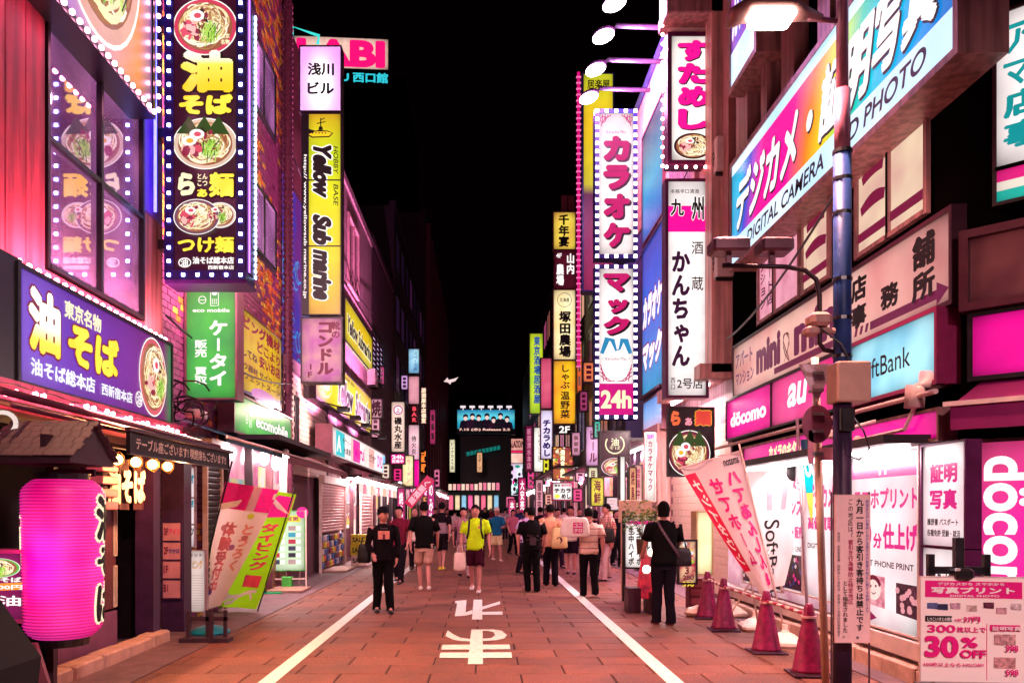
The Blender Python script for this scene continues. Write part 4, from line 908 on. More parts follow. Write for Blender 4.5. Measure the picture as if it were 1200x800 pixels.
# restaurant stack
ST = dict(Y=34, frame=surf('rust_frame', '#6a2030', .5), off=.05)
vsign('banquet_restaurant_sign', 'yellow fifth floor sign with black brush characters topping the restaurant stack', 649, 249, 674, 292, face=glow('#ecd44c', .95, True, '#e0a848', 1.0), txt=[('千年宴', .06, .95)], fx=(.22, .72), **ST)
vsign('farm_restaurant_sign', 'dark wine fourth floor sign with white characters in the restaurant stack', 650, 294, 674, 338, face=glow('#5a1028', .7, True), txt=[('農場', .08, .65, WHITE)], fx=(.08, .45), **ST)
t = bpy.data.objects['farm_restaurant_sign']; b = MB(); put_text(b, '山内', .5, .6, .85, 1.5, -.008, .04, v=True); b.build('lettering', WHITE, t); b = MB(); put_text(b, '4F', .06, 1.3, .3, 1.5, -.008, .02); b.build('lettering', WHITE, t)
def ex(t, w, h):
    b = MB(); b.ribbon([(w*.5+w*.33*math.cos(a/8*PI), h*.86+w*.33*math.sin(a/8*PI)) for a in range(17)], .02, -.004); put_text(b, '北海道', w*.28, h*.83, w*.72, h*.89, -.006, .02); b.build('round_emblem', INK, t)
vsign('cream_farm_sign', 'long cream sign with round emblem and black brush characters, middle of the restaurant stack', 649, 340, 674, 421, face=glow('#ffeebc', 1.05, True, '#ffd890', 1.0), txt=[('塚田農場', .03, .70)], fx=(.25, .8), extra=ex, **ST)
vsign('hot_pot_sign', 'golden yellow sign with thin black characters above the 2F plate', 649, 423, 674, 496, face=glow('#ffc61c', 1.0, True, '#ff9a28', 1.0), txt=[('しゃぶ', .55, .95), ('温野菜', .08, .52)], fx=(.3, .75), Y=34, frame=ST['frame'], off=.03)
fsign('second_floor_plate', 'black plate reading 2F at the foot of the restaurant stack', 'sign', 649, 498, 674, 508, 34, .25, glow('#0c0408', .5), frame=DARK, texts=[('2F', .25, .1, .75, .9, WHITE, {'off': .03})])
t = thing('sign_mast', 'rusty pipe mast on top of the restaurant sign stack', 'mast', F(658, 247, 34.2)); b = MB(); b.box(0, .25, 0, .25, 0, .65); b.box(.3, .55, 0, .25, 0, .65); b.build('mast_body', surf('rust_frame', '#6a2030', .5), t)
vsign('yellow_green_sign', 'yellow green sign with blue brush characters left of the pink one', 621, 391, 636, 484, 45, glow('#d8e028', .95, True, '#a8d838', .8), [('東京酒場居酒屋', .12, .97)], glow('#1a50a0', .9), fx=(.3, .8))
vsign('plain_pink_sign', 'plain rose pink lightbox left of the cream farm sign', 634, 420, 646, 478, 42, glow('#e87088', .85, True, '#e04070', .5), [])
vsign('rice_shop_sign', 'lilac white vertical sign with dark blue katakana below the rose lightbox', 634, 481, 647, 537, 42, glow('#f0e0ff', 1.05, True), [('チカラめし', .04, .82)], glow('#2a1060', .9), frame=surf('magenta_frame', '#c02070', .5), off=.06, fx=(.15, .88))
fsign('rice_shop_box', 'square white sign with magenta top and dark katakana near the crowd', 'sign', 648, 566, 670, 585, 36, .3, WHITEs, frame=surf('magenta_frame', '#c02070', .5), fw=.05, texts=[('チカラ', .08, .4, .95, .7, INK, {'off': .06}), ('めし', .45, .05, .95, .36, INK, {'off': .06}), ('東京', .08, .78, .4, .95, INK, {'off': .04}), ('焼き牛丼', .45, .78, .95, .95, MAG, {'off': .04}), ('●', .08, .08, .36, .34, YEL)])
vsign('wine_tenant_sign', 'wine red vertical sign with pale rose characters and a pointed foot', 616, 499, 624, 552, 50, glow('#8a1a50', .7, True), [('新宿清水本店', .05, .95)], glow('#e080a0', .8))
vsign('white_narrow_sign', 'narrow white vertical sign with an orange foot between wine red and lilac signs', 626, 501, 637, 552, 49, glow('#fff8ec', 1.1, True), [('いやし処', .2, .95)], INK, off=.0, fx=(.35, .8))
def ex(t, w, h):
    g3 = random.Random(4)
    for i in range(46):
        x = w*g3.random(); z = h*g3.random(); r = w*g3.uniform(.04, .1); b = MB(); b.disc(x, z, r, r*g3.uniform(.6, 1), -.004-.0004*i, 10)
        b.build('food_photo_print', glow(g3.choice(['#ffb840', '#c03060', '#fff0c0', '#602030', '#f08050', '#ffe0d0', '#90b030']), .95), t)
    b = MB(); put_text(b, '焼肉食放題', w*.38, .1, w*.6, h-.1, -.03, .06, v=True); b.build('lettering', glow('#fff6c0', 1.4), t)
fsign('menu_picture_sign', 'picture filled menu sign with glowing centre column over the square rice shop sign', 'sign', 648, 524, 671, 562, 35, .3, glow('#a03048', .8, True, '#e08040', .8), frame=DARK, fw=.04, extra=ex)
# noodle sign on the right
def ex(t, w, h):
    bowl(t, w*.5, h*.2, w*.46, 41, '#a04070', h*.2)
    b = MB(); b.ribbon([(w*.5+w*.33*math.cos(a/10*PI), h*.72+w*.33*math.sin(a/10*PI)) for a in range(-7, 8)][::1] if False else [(w*.5+w*.33*math.cos(PI*(.8+a/12*1.5)), h*.72+w*.33*math.sin(PI*(.8+a/12*1.5))) for a in range(13)], .03, -.004)
    b.build('round_emblem', CREAM, t)
    b = MB(); put_text(b, '油', w*.36, h*.68, w*.64, h*.86, -.006, .02); b.build('lettering', CREAM, t)
    b = MB(); put_text(b, 'そば', w*.3, h*.6, w*.7, h*.68, -.008, .0); b.build('lettering', CREAM, t)
fsign('dark_noodle_sign', 'square dark sign with circular brush emblem and noodle bowl under the karaoke sign', 'sign', 704, 506, 737, 557, 18.2, .3, glow('#4a0c28', .75, True), frame=DARK, fw=.03, extra=ex)
def ex(t, w, h):
    bowl(t, w*.45, h*.33, w*.46, 43, '#802040', h*.33, egg=2, nori=True, green=False, dim=.75)
fsign('noodle_poster', 'dark poster with orange brush letters and sliced egg noodle bowl on the white tiled wall', 'poster', 784, 478, 836, 557, 13.75, .12, glow('#1c080c', .5, True), frame=DARK, fw=.02, extra=ex, texts=[
 ('ら', .04, .74, .26, .96, glow('#f86838', 1.0), {'off': .08}), ('ぁ', .36, .74, .52, .86, glow('#f890a0', 1.0), {'off': .05}), ('麺', .58, .74, .95, .97, glow('#e04030', 1.0), {'off': .08, 'out': glow('#ffb030', 1.0), 'oo': .13})])
fsign('narrow_karaoke_sign', 'narrow white wall sign with magenta katakana running down a pink column', 'sign', 757, 508, 767, 586, 16.5, .1, glow('#ffece4', 1.1, True), frame=PALE, texts=[('カラオケマック', .2, .14, .8, .9, glow('#b01060', .95), {'v': True, 'off': .04}), ('2F', .1, .925, .9, .985, MAG, {'off': .05})])
# blue lit side face of the karaoke building
KW = glow('#f4f0ff', 1.15)
def ex(t, w, h):
    b = MB(); b.box(-.02, w+.02, -.1, .0, -.06, .0); b.build('sill', FRAMEP, t)
ssign('karaoke_wall_letters', 'blue lit wall panel with large slanted white katakana beside the lower karaoke sign', 'sign', 753, 777, 4.55, 8.4, 4.22, .1, ramp_glow('blue_violet_panel', [(0, '#40a8e0'), (.4, '#5a78e0'), (.75, '#2a60d8'), (1, '#3050c0')], 2, 3.9, .9), frame=FRAMEP, fw=.05, extra=ex, texts=[
 ('カラオケ', .03, .45, .97, .66, KW, {'off': .08, 'sh': .2, 'out': glow('#a01070', .8), 'oo': .14}), ('マック', .03, .16, .97, .36, KW, {'off': .08, 'sh': .2, 'out': glow('#a01070', .8), 'oo': .14})])
ssign('karaoke_blue_glass', 'tall blue glowing panel above the slanted katakana on the karaoke building', 'panel', 753, 777, 8.6, 11.4, 4.24, .1, ramp_glow('blue_fade_panel', [(0, '#2a70d8'), (.5, '#28b0e8'), (1, '#405098')], 2, 2.8, .8), frame=FRAMEP, fw=.05)
ssign('pale_blue_lightbox', 'pale blue fading lightbox low on the karaoke building side', 'sign', 754, 776, 3.5, 4.3, 4.1, .5, ramp_glow('pale_blue_fade', [(0, '#e0a8c8'), (.5, '#98b8f0'), (1, '#6898e8')], 2, .8, .95), frame=FRAMEP, fw=.04)

# ---- R1 signs
RB = [(0, '#18b8e8'), (.06, '#2a50d0'), (.16, '#f01090'), (.34, '#f80890'), (.44, '#ff7a18'), (.52, '#f8c810'), (.58, '#a8d850'), (.64, '#18c0a0'), (.72, '#00b8d8'), (.88, '#0a90e0'), (1, '#0868d8')]
def ex(t, w, h):
    b = MB(); b.flat([(0, 0), (w, 0), (w, h*.24), (0, h*.24)], -.0025); b.build('white_band', glow('#dcecff', 1.1, False, '#b0d8f8', .8), t)
    b = MB(); b.flat([(0, h*.90), (w, h*.90), (w, h), (0, h)], -.0025); b.build('white_band', glow('#dcecff', 1.1, False, '#b0d8f8', .8), t)
DX = 3.9
t = ssign('rainbow_camera_sign', 'long rainbow coloured camera shop sign with white slanted katakana over PHOTO', 'sign', 858, 1119, 5.42, 6.95, DX, .4, ramp_glow('rainbow_print', RB, 0, 6.0, 1.1, True, 0, -.35), frame=PINKCLAD, fw=.07, extra=ex, texts=[
 ('デジカメ・証明写真', .04, .28, .98, .80, WHITE, {'off': .045, 'sh': .3, 'out': INK, 'oo': .06, 'sd': .004}),
 ('DIGITAL CAMERA', .12, .06, .57, .19, INK, {'off': .02, 'sh': .2}), ('ID PHOTO', .66, .06, .93, .19, INK, {'off': .02, 'sh': .2})])
def ex2(t, w, h):
    b = MB(); b.flat([(0, 0), (w, 0), (w, h*.24), (0, h*.24)], -.0025); b.build('white_band', glow('#dcecff', 1.1, False, '#b0d8f8', .8), t)
ssign('blue_sign', 'blue and white sign box above the rainbow sign, behind the street lamp', 'sign', 857, 885, 8.2, 10.4, DX, .5, glow('#2a50d8', .95, True, '#c050c0', 1.0), frame=PINKCLAD, fw=.09, extra=ex2, texts=[('カメラ', .05, .3, .95, .8, WHITE, {'off': .06, 'sh': .3})])
CRM = glow('#f8bcae', .88, True, '#e8908c', .8)
def ex(t, w, h):
    b = MB(); b.flat([(w*.76, .06), (w*.965, .06), (w*.965, .0), (w*1.0-.02, .12), (w*.965, .22), (w*.965, .15), (w*.76, .15)], -.004)
    for i in range(3): b.flat([(w*(.70+.02*i), .06), (w*(.71+.02*i), .06), (w*(.716+.02*i), .15), (w*(.706+.02*i), .15)], -.0045)
    b.flat([(w*.3, .06), (w*.69, .06), (w*.69, .15), (w*.3, .15)], -.005)
    b.build('arrow_print', glow('#701040', .8), t)
    b = MB()
    for i in range(14): b.ribbon([(w*.375+.14*math.cos(a*.6+i)*.8, h*.45+.2*math.sin(a*.5+i*.7)) for a in range(4)], .012, -.006-.0003*i)
    b.build('figure_sketch_print', INKM, t)
ssign('mini_office_sign', 'pale pink long sign with rounded maroon letters and black office characters', 'sign', 860, 1114, 3.5, 4.3, 4.2, .2, CRM, frame=surf('dark_wine_frame', '#3a1424', .4), fw=.045, extra=ex, texts=[
 ('アパート', .02, .55, .15, .85, glow('#704068', .8), {'off': .03}), ('マンション', .02, .18, .16, .45, glow('#704068', .8), {'off': .03}),
 ('mini', .18, .22, .34, .82, glow('#6a1444', .85), {'off': .06}), ('mini', .42, .22, .66, .86, glow('#6a1444', .85), {'off': .06}),
 ('店', .69, .55, .75, .9, INK, {'off': .05}), ('事', .69, .18, .75, .5, INK, {'off': .05}), ('務', .80, .24, .86, .56, INK, {'off': .05}), ('舗', .90, .52, .965, .92, INK, {'off': .05}), ('所', .90, .14, .965, .48, INK, {'off': .05})])
ssign('magenta_carrier_sign', 'magenta carrier sign with white lowercase lettering on its darker left half', 'sign', 852, 904, 2.8, 3.42, 4.12, .2, MAGs, frame=DARK, fw=.03, texts=[('döcomo', .1, .28, .9, .66, WHITE, {'off': .045})])
ssign('rose_carrier_sign', 'rose carrier sign with white slanted au behind the pole', 'sign', 905, 995, 2.8, 3.42, 4.12, .2, glow('#f01880', 1.0, True, '#f05898', .8), frame=DARK, fw=.03, texts=[('au', .24, .3, .52, .8, WHITE, {'off': .03, 'sh': .2})])
ssign('pale_blue_bank_sign', 'pale blue sign with thin dark serif lettering right of the blue pole', 'sign', 998, 1097, 2.80, 3.42, 4.12, .2, glow('#a8e8f4', 1.05, True, '#60b8d8', 1.2), frame=surf('magenta_edge', '#80144c', .4), fw=.04, texts=[('SoftBank', .10, .33, .74, .66, INK, {'off': .005})])
# corner chamfer signs
CR = -PI/4
def csign(name, label, cat, x, z0, z1, wd, face, **k):
    q = .7071*x; return sign(name, label, cat, (4.26+q, 7.0-q, z0), CR, wd, z1-z0, .08, face, **k)
csign('apartment_sign', 'white corner sign with teal katakana at the right edge', 'sign', .22, 4.55, 5.85, 1.2, WHITEs, frame=surf('dark_wine_frame', '#3a1424', .4), texts=[
 ('アパート', .04, .72, .9, .93, glow('#10989c', .9), {'off': .03}), ('マンション', .04, .5, .95, .68, glow('#10989c', .9), {'off': .03}), ('店舗', .04, .3, .5, .47, glow('#10989c', .9), {'off': .05}), ('事務所', .04, .1, .8, .27, glow('#10989c', .9), {'off': .05})])
csign('striped_corner_sign', 'magenta, cream and teal striped strip under the white corner sign', 'sign', .22, 4.25, 4.52, 1.2, ramp_glow('three_stripe', [(0, '#18b8a8'), (.34, '#18b8a8'), (.36, '#f8e8d8'), (.62, '#f8e8d8'), (.64, '#e82080'), (1, '#e82080')], 2, .27, .95), frame=DARK)
csign('brown_corner_panel', 'blank reddish brown corner panel between heavy dark rails', 'panel', .02, 3.42, 3.98, 1.6, glow('#a04848', .45, True, '#7a2c38', 2), frame=surf('dark_wine_rail', '#4a1c2c', .4), fw=.07, proud=.08)
csign('magenta_corner_panel', 'plain bright magenta corner panel at the right edge', 'panel', .04, 2.78, 3.3, 1.6, MAGs, frame=DARK, fw=.04)
csign('pink_sign', 'pink lit sign cut off by the top right corner of the picture', 'sign', .1, 6.25, 7.4, 1.6, ramp_glow('pink_orange', [(0, '#f02080'), (.5, '#f850a0'), (1, '#ff9060')], 0, 1.6, 1.0), frame=PINKCLAD, fw=.06)
t = csign('carrier_sign', 'large magenta corner panel with white letters turned sideways behind the easel', 'sign', .06, .3, 2.2, 1.6, glow('#f0089c', 1.05, True, '#f04888', .8), frame=FRAMEP)
b = MB(); put_text(b, 'döcomo', .06, .25, .42, 1.78, -.006, .028, rot=1); b.build('lettering', WHITE, t)
b = MB(); b.prism([(-.05, 2.5), (1.6, 2.5), (1.6, 2.3), (-.05, 2.3)], -.3, -.25); b.add([(-.05, -.3, 2.5), (1.6, -.3, 2.5), (1.6, .1, 2.75), (.1, .1, 2.75)], [(0, 1, 2, 3)])
hood = thing('magenta_hood', 'magenta shop hood with pale pink rail over the corner panel', 'awning', (4.24, 6.98, 0), CR); b.build('hood_cover', surf('magenta_awning_cloth', '#7a0c52', .5, 0, .2, 3), hood)
b = MB(); b.box(-.1, 1.6, -.33, -.28, 2.5, 2.54); b.build('rail', PALE, hood)
# shop window panels under the fascia
PANX = 4.1
def pan(name, label, px0, px1, z0, z1, face, **k): return ssign(name, label, 'window panel', px0, px1, z0, z1, PANX, .12, face, frame=k.pop('frame', PALE), fw=k.pop('fw', .02), **k)
WP = glow('#fff0f0', 1.02, True, '#f8ccd4', 1.2)
MT = glow('#d8107c', 1.0)
def ex(t, w, h):
    for (x0, z0, a, sk) in ((.2, .12, .62, 0), (.70, .10, .42, 1)):
        b = MB(); zz = h*z0; ph = h*.17
        b.flat([(w*x0, zz), (w*(x0+.34 if sk == 0 else 1.0), zz-.02), (w*(x0+.34 if sk == 0 else 1.0), zz+ph), (w*x0, zz+ph)], -.004); b.build('photo_print', glow('#5a2838' if sk else '#f8b0b8', .9, False, '#20101c' if sk else '#c86078', 9), t)
    b = MB(); b.disc(w*.37, h*.21, w*.11, h*.065, -.006, 18); b.build('face_print', glow('#ffd8d0', 1.0), t)
    b = MB(); b.disc(w*.33, h*.225, w*.015, h*.008, -.008, 8); b.disc(w*.41, h*.23, w*.015, h*.008, -.008, 8); b.ribbon([(w*.34, h*.19), (w*.37, h*.18), (w*.41, h*.192)], .012, -.008); b.ribbon([(w*(.37+.11*math.cos(a)), h*(.215+.065*math.sin(a))) for a in (.3, .7, 1.2, 1.6, 2.1, 2.6)], .05, -.0085); b.build('face_detail_print', INKM, t)
    b = MB()
    g5 = random.Random(3)
    for i in range(14): b.disc(w*g5.uniform(.72, .98), h*g5.uniform(.12, .25), w*.03, h*.018, -.006-.0002*i, 8)
    b.build('crowd_faces_print', glow('#e898a0', .9), t)
    b = MB(); b.flat([(0, h*.86), (w, h*.86), (w, h*.955), (0, h*.955)], -.003); b.build('magenta_band', glow('#e0148a', 1.1), t)
    b = MB(); b.ribbon([(w*.22, h*.10), (w*.26, h*.06), (w*.34, h*.045)], .03, -.004); b.flat([(w*.32, h*.02), (w*.42, h*.045), (w*.32, h*.075)], -.005); b.build('arrow_print', glow('#901050', .9), t)
pan('smartphone_print_panel', 'white window panel about smartphone prints with a baby photograph', 998, 1077, .42, 2.2, WP, extra=ex, texts=[
 ('1F', .45, .875, .62, .94, WHITE, {'off': .02}), ('スマホプリント', .05, .68, 1.0, .80, MT, {'off': .04}), ('30', .05, .45, .34, .61, MT, {'off': .05}), ('分', .37, .45, .5, .54, MT, {'off': .05}), ('仕上げ', .52, .45, 1.0, .60, MT, {'off': .05}), ('SMART PHONE PRINT', .1, .345, .95, .38, INK, {'off': .02})])
pan('id_photo_panel', 'white window panel with four big magenta characters for passport photographs', 1082, 1132, 1.30, 2.2, WP, frame=surf('maroon_frame', '#5a1c4a', .35), texts=[
 ('証明', .18, .62, .82, .82, MT, {'off': .05}), ('写真', .18, .36, .82, .56, MT, {'off': .05}), ('履歴書 パスポート', .12, .2, .85, .27, INK, {'off': .03}), ('各種免許 受験・就活', .12, .09, .9, .16, INK, {'off': .03})])
pan('camera_print_panel', 'lower white window panel partly hidden by the easel board', 1082, 1132, .42, 1.27, WP, frame=surf('maroon_frame', '#5a1c4a', .35), texts=[('カメラプリント', .1, .6, .95, .75, INK, {'off': .03})])
def goods_ex(t, w, h):
    g_ = random.Random(int(w*1000)); b = MB(); b.flat([(0, .02), (w, .02), (w, h*.29), (0, h*.29)], -.003); b.build('photo_print', glow('#1c0c18', .5, False, '#502040', 8), t)
    for i in range(26):
        x = w*g_.random()*.9; z = h*g_.uniform(.03, .26); b = MB(); b.disc(x+.03, z, .035, .03, -.005-.0003*i, 8); b.build('product_print', glow(g_.choice(['#7030a0', '#e03080', '#f0c0c8', '#303070', '#a02060', '#201020']), .8), t)
pan('lens_sale_panel', 'white window panel with magenta camera and lens characters next to the slanted banner', 918, 941, .55, 2.2, WP, extra=goods_ex, texts=[
 ('カメラ', .1, .8, 1.0, .9, MT, {'off': .05}), ('レンズ', .1, .6, 1.0, .74, MT, {'off': .05}), ('中古・販売', .05, .42, 1.0, .52, MT, {'off': .05}), ('CAMERA · LENS', .05, .32, .95, .36, INK, {'off': .02})])
pan('digital_camera_panel', 'white window panel with magenta katakana seen between the two poles', 944, 978, .55, 2.2, WP, texts=[('デジカメ', .1, .66, 1.0, .84, MT, {'off': .05}), ('高価買取', .1, .5, 1.0, .6, MT, {'off': .05}), ('DIGITAL', .1, .36, .6, .4, INK, {'off': .02})])
pan('camera_shop_window', 'bright white shop window panel behind the pale pink flags', 871, 916, .5, 2.2, WP, extra=goods_ex, texts=[('カメラ', .5, .6, .95, .8, MT, {'off': .05})])
ssign('camera_shop_fascia', 'magenta strip fascia with slanted pale shop name above the window panels', 'sign', 872, 985, 2.26, 2.56, 4.05, .15, glow('#e0108c', .95, True, '#f03098', 1.0), frame=PINKCLAD, fw=.03, texts=[('カメラのキタムラ', .32, .2, .72, .85, glow('#fff0b8', 1.1), {'off': .06, 'sh': .2})])
ssign('magenta_strip', 'plain magenta strip fascia above the smartphone panel', 'sign', 990, 1100, 2.26, 2.5, 4.05, .15, MAGs, frame=PINKCLAD, fw=.03)
# base of the shop window
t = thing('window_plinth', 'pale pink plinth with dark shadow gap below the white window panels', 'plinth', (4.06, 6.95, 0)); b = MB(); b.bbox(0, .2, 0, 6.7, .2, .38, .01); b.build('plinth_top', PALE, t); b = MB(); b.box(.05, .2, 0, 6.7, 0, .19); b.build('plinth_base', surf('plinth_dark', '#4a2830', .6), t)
t = thing('wall_pipe', 'pale pink horizontal pipe running along under the carrier signs', 'pipe', (3.98, 7.0, 2.66)); b = MB(); b.tube([(0, 0, 0), (0, 6.6, 0)], .025, 8); b.build('pipe_body', PALE, t); b = MB(); b.tube([(.02, .35, -.06), (.02, .55, -.28), (.02, 1.5, -.3)], .02, 8); b.ball((.02, 1.5, -.3), .05); b.build('bracket_arm', PALE, t)
# ================================================================== LAMPS AND STREET FURNITURE
def area(name, loc, rot, size, power, c, parent=None, sy=None):
    l = bpy.data.lights.new(name, 'AREA'); l.energy = power; l.color = c; l.size = size
    if sy: l.shape = 'RECTANGLE'; l.size_y = sy
    o = bpy.data.objects.new(name, l); col.objects.link(o); o.location = loc; o.rotation_euler = rot
    if parent: o.parent = parent
    return o
# blue street lamp pole on the right
BLUE = surf('blue_pole_paint', '#1c3c78', .5, .1, .45, 5, .15)
PINKP = surf('pink_grey_pole_paint', '#a06078', .35, .3, .3, 5)
px, pyy = 3.16, 7.0
lampp = thing('street_lamp', 'blue street lamp pole with glaring lamp head, cameras and meter box on the right', 'street lamp', (px, pyy, 0))
b = MB(); b.smooth = True; b.tube([(0, 0, 0), (0, 0, 1.0), (0, 0, 2.6)], .077, 16); b.build('pole_foot', surf('dark_pole_paint', '#2c1838', .5, .1, .4, 6, .2), lampp)
b = MB(); b.smooth = True; b.tube([(0, 0, 2.6), (0, 0, 3.6), (0, 0, 4.75)], .075, 16); b.build('pole', BLUE, lampp)
b = MB(); b.smooth = True; b.tube([(0, 0, 4.75), (0, 0, 5.3)], .066, 16); b.tube([(0, 0, 5.3), (0, 0, 7.6)], .05, 16); b.build('mast', PINKP, lampp)
b = MB()
for z in (2.62, 2.95, 3.28, 3.62, 4.2, 4.5, 4.74): b = MB(); b.tube([(0, 0, z), (0, 0, z+.03)], .083, 12); b.build('clamp_band', BLACK, lampp)
b = MB(); b.smooth = True; b.tube([(-.03, 0, 5.9), (-.3, 0, 5.93)], .022, 8); b.build('arm', PINKP, lampp)
b = MB(); b.smooth = True
b.tube([(-.18, 0, 5.93), (-.35, 0, 5.97), (-.5, 0, 6.0), (-.85, 0, 6.0), (-.97, 0, 5.93), (-1.0, 0, 5.90)], [.03, .09, .17, .17, .14, .1], 14, [.03, .05, .07, .07, .06, .03], up=(0, 1, 0)); b.build('lamp_shade', surf('lamp_shade_metal', '#a07070', .4, .4), lampp)
b = MB(); b.bbox(-.80, -.44, -.13, .13, 5.885, 5.95, .03); b.build('lamp_lens', lamp_mat('sodium_lens', '#fff0d8', 30), lampp)
area('lamp_light', (-.62, 0, 5.82), (0, 0, 0), .3, 205, (1, .46, .36), lampp).data.spread = R(122)
b = MB(); b.smooth = True
b.tube([(-.02, 0, 3.0), (-.16, 0, 3.02), (-.2, 0, 3.08), (-.2, 0, 3.5), (-.23, 0, 3.64), (-.33, 0, 3.72), (-.5, 0, 3.75), (-1.05, 0, 3.76)], .021, 10); b.build('bracket_arm', surf('maroon_bracket', '#2c1420', .4, .3), lampp)
for x0 in (-1.0, -.62):
    b = MB(); b.bbox(x0-.16 if x0 < -.8 else x0-.12, x0+.16, -.12, .12, 3.86, 3.98, .02); b.box(x0-.02, x0+.02, -.02, .02, 3.78, 3.86); b.build('floodlight', surf('floodlight_metal', '#6a4450', .35, .4), lampp)
for x0, yy in ((-1.0, 11.5), (-.62, 9)):
    l = bpy.data.lights.new('floodlight_beam', 'SPOT'); l.energy = 120; l.color = (1, .5, .5); l.spot_size = R(110); l.spot_blend = 1; l.shadow_soft_size = .05
    o = bpy.data.objects.new('floodlight_beam', l); col.objects.link(o); o.parent = lampp; o.location = (x0, .16, 3.92)
    o.rotation_euler = (Vector((4.3-px-x0, yy-pyy, 1.6))*-1).to_track_quat('Z', 'Y').to_euler()
b = MB(); b.bbox(-.1, .19, -.14, .1, 2.55, 2.9, .012); b.build('meter_box', surf('beige_box_paint', '#c89a88', .45, .1, .2, 4), lampp)
b = MB(); b.bbox(-.30, -.12, -.1, .1, 3.22, 3.34, .03); b.bbox(-.34, -.22, -.08, .06, 3.14, 3.22, .02); b.tube([(-.2, 0, 3.2), (-.05, 0, 3.18)], .03, 8); b.build('camera_housing', surf('camera_housing_paint', '#b88880', .4), lampp)
b = MB(); b.tube([(0, -.09, 2.5), (.12, -.14, 2.3), (.18, -.12, 2.15), (.1, -.1, 2.05), (0, -.09, 2.1)], .008, 5); b.tube([(-.2, -.03, 3.2), (-.05, -.1, 3.05), (.02, -.1, 2.9)], .008, 5); b.bbox(-.06, .06, -.12, -.07, 2.3, 2.5, .01); b.build('cable', BLACK, lampp)
fill_lamp = copy_thing(lampp, (3.3, -2.6, 0), 0, 'unseen blue street lamp added behind the camera as front light')  # unseen lamp, added to light the easel, notice and flags from the front
for c_ in fill_lamp.children:
    if c_.type == 'LIGHT' and c_.data.type == 'AREA': c_.data = c_.data.copy(); c_.data.energy = 1500; c_.data.color = (1, .66, .68); c_.data.spread = PI
# thin white sign pole with sign backs
x0 = (955-565)*7.5/FOC
sp = thing('sign_pole', 'thin pale pole with the grey backs of triangular and round traffic signs', 'sign pole', (x0, 7.5, 0))
b = MB(); b.smooth = True; b.tube([(.1, 0, 0), (0, 0, 3.05)], .035, 12); b.build('pole', surf('cream_pole', '#e8c8b8', .4, .1), sp)
b = MB(); b.prism([(-.17, 2.98), (.17, 2.98), (0, 2.62)][::-1], -.05, -.04) ; b.build('triangle_plate', surf('sign_back', '#b09aa8', .4, .4, .3), sp)
b = MB(); b.prism([(.14*math.cos(i/24*2*PI), 2.42+.18*math.sin(i/24*2*PI)) for i in range(24)], -.05, -.04); b.build('round_plate', surf('rusty_sign_back', '#7a4058', .4, .3, .4), sp)
b = MB(); b.prism([(.02, 2.08), (.17, 2.08), (.17, 2.2), (.02, 2.2)], -.05, -.04); b.prism([(-.08, 2.05), (-.03, 2.05), (-.03, 2.36), (-.08, 2.36)], -.05, -.03); b.build('small_plate', surf('pinkish_plate', '#c07890', .4, .2), sp)
for z in (2.88, 2.72, 2.5, 2.34, 2.13): b = MB(); b.box(-.045, .06, -.06, .045, z, z+.03); b.build('clamp', STEEL, sp)
# tall white notice banner with vertical writing
Yn = 6.75
a = F(983, 752, Yn)
nb = fsign('notice_banner', 'pale banner with vertical black, red and blue Japanese notice tied to the blue pole', 'banner', 979, 580, 1019, 752, Yn, .012, surf('notice_cloth', '#f4c8c4', .7, 0, .12, 6), frame=surf('notice_cloth_hem', '#e8b0a8', .7), fw=.006, proud=.002, texts=[
 ('九月一日から客引き客待ちは禁止です。', .60, .02, .82, .98, INK, {'v': True, 'off': .03}),
 ('この地区は「', .36, .70, .52, .98, INK, {'v': True, 'off': .0}), ('客引き行為等防止特定地区', .36, .26, .52, .70, glow('#c02050', .5), {'v': True, 'off': .01}), ('として指定されました。', .2, .03, .36, .42, INK, {'v': True, 'off': .01}),
 ('新宿区公共の場所における客引き行為等の防止に関する条例により', .87, .20, .97, .97, glow('#3040a0', .5), {'v': True, 'off': .0}), ('新宿区 新宿警察署 西新宿一丁目町会 西新宿一丁目商店街振興組合', .04, .04, .13, .75, INK, {'v': True, 'off': .0})])
b = MB()
for x in (-.02, .30): b.tube([(x, .03, -.45), (x, .03, 1.27)], .009, 8)
b.build('rod', surf('dark_rod', '#5a4048', .4, .5), nb)
# cones, barrier bar, water bases
CONE = surf('magenta_cone_plastic', '#8e0c50', .45, 0, .6, 14, .15)
CBASE = surf('dark_cone_rubber', '#3c0c2c', .7)
def cone(loc, label):
    t = thing('traffic_cone', label, 'traffic cone', loc, rnd.uniform(-.2, .2), 'traffic cones by the camera shop')
    b = MB(); b.smooth = True; b.lathe([(.165, .035), (.155, .06), (.05, .62), (.045, .66), (.035, .69), (.028, .7)], 24); b.build('cone_body', CONE, t)
    b = MB(); pts = []
    b.prism([(-.19, 0), (.19, 0), (.19, .02), (-.19, .02)], -.19, .19); b.lathe([(.18, .02), (.17, .036)], 20); b.build('cone_foot', CBASE, t)
    b = MB(); b.lathe([(.075, .56), (.075, .58)], 16); b.build('bar_ring', surf('pale_ring', '#d8a0a8', .4), t)
    return t
cps = []
for (cx, cyy, lab) in ((948, 794, 'front magenta traffic cone nearest the notice banner'), (898, 768, 'magenta traffic cone under the pale pink flag, third along the bar'), (848, 742, 'magenta traffic cone beside the cream lightbox, second along the bar'), (829, 728, 'farthest magenta traffic cone at the start of the striped bar')):
    p = G(cx, cyy-4); c = cone(p, lab); cps.append(p)
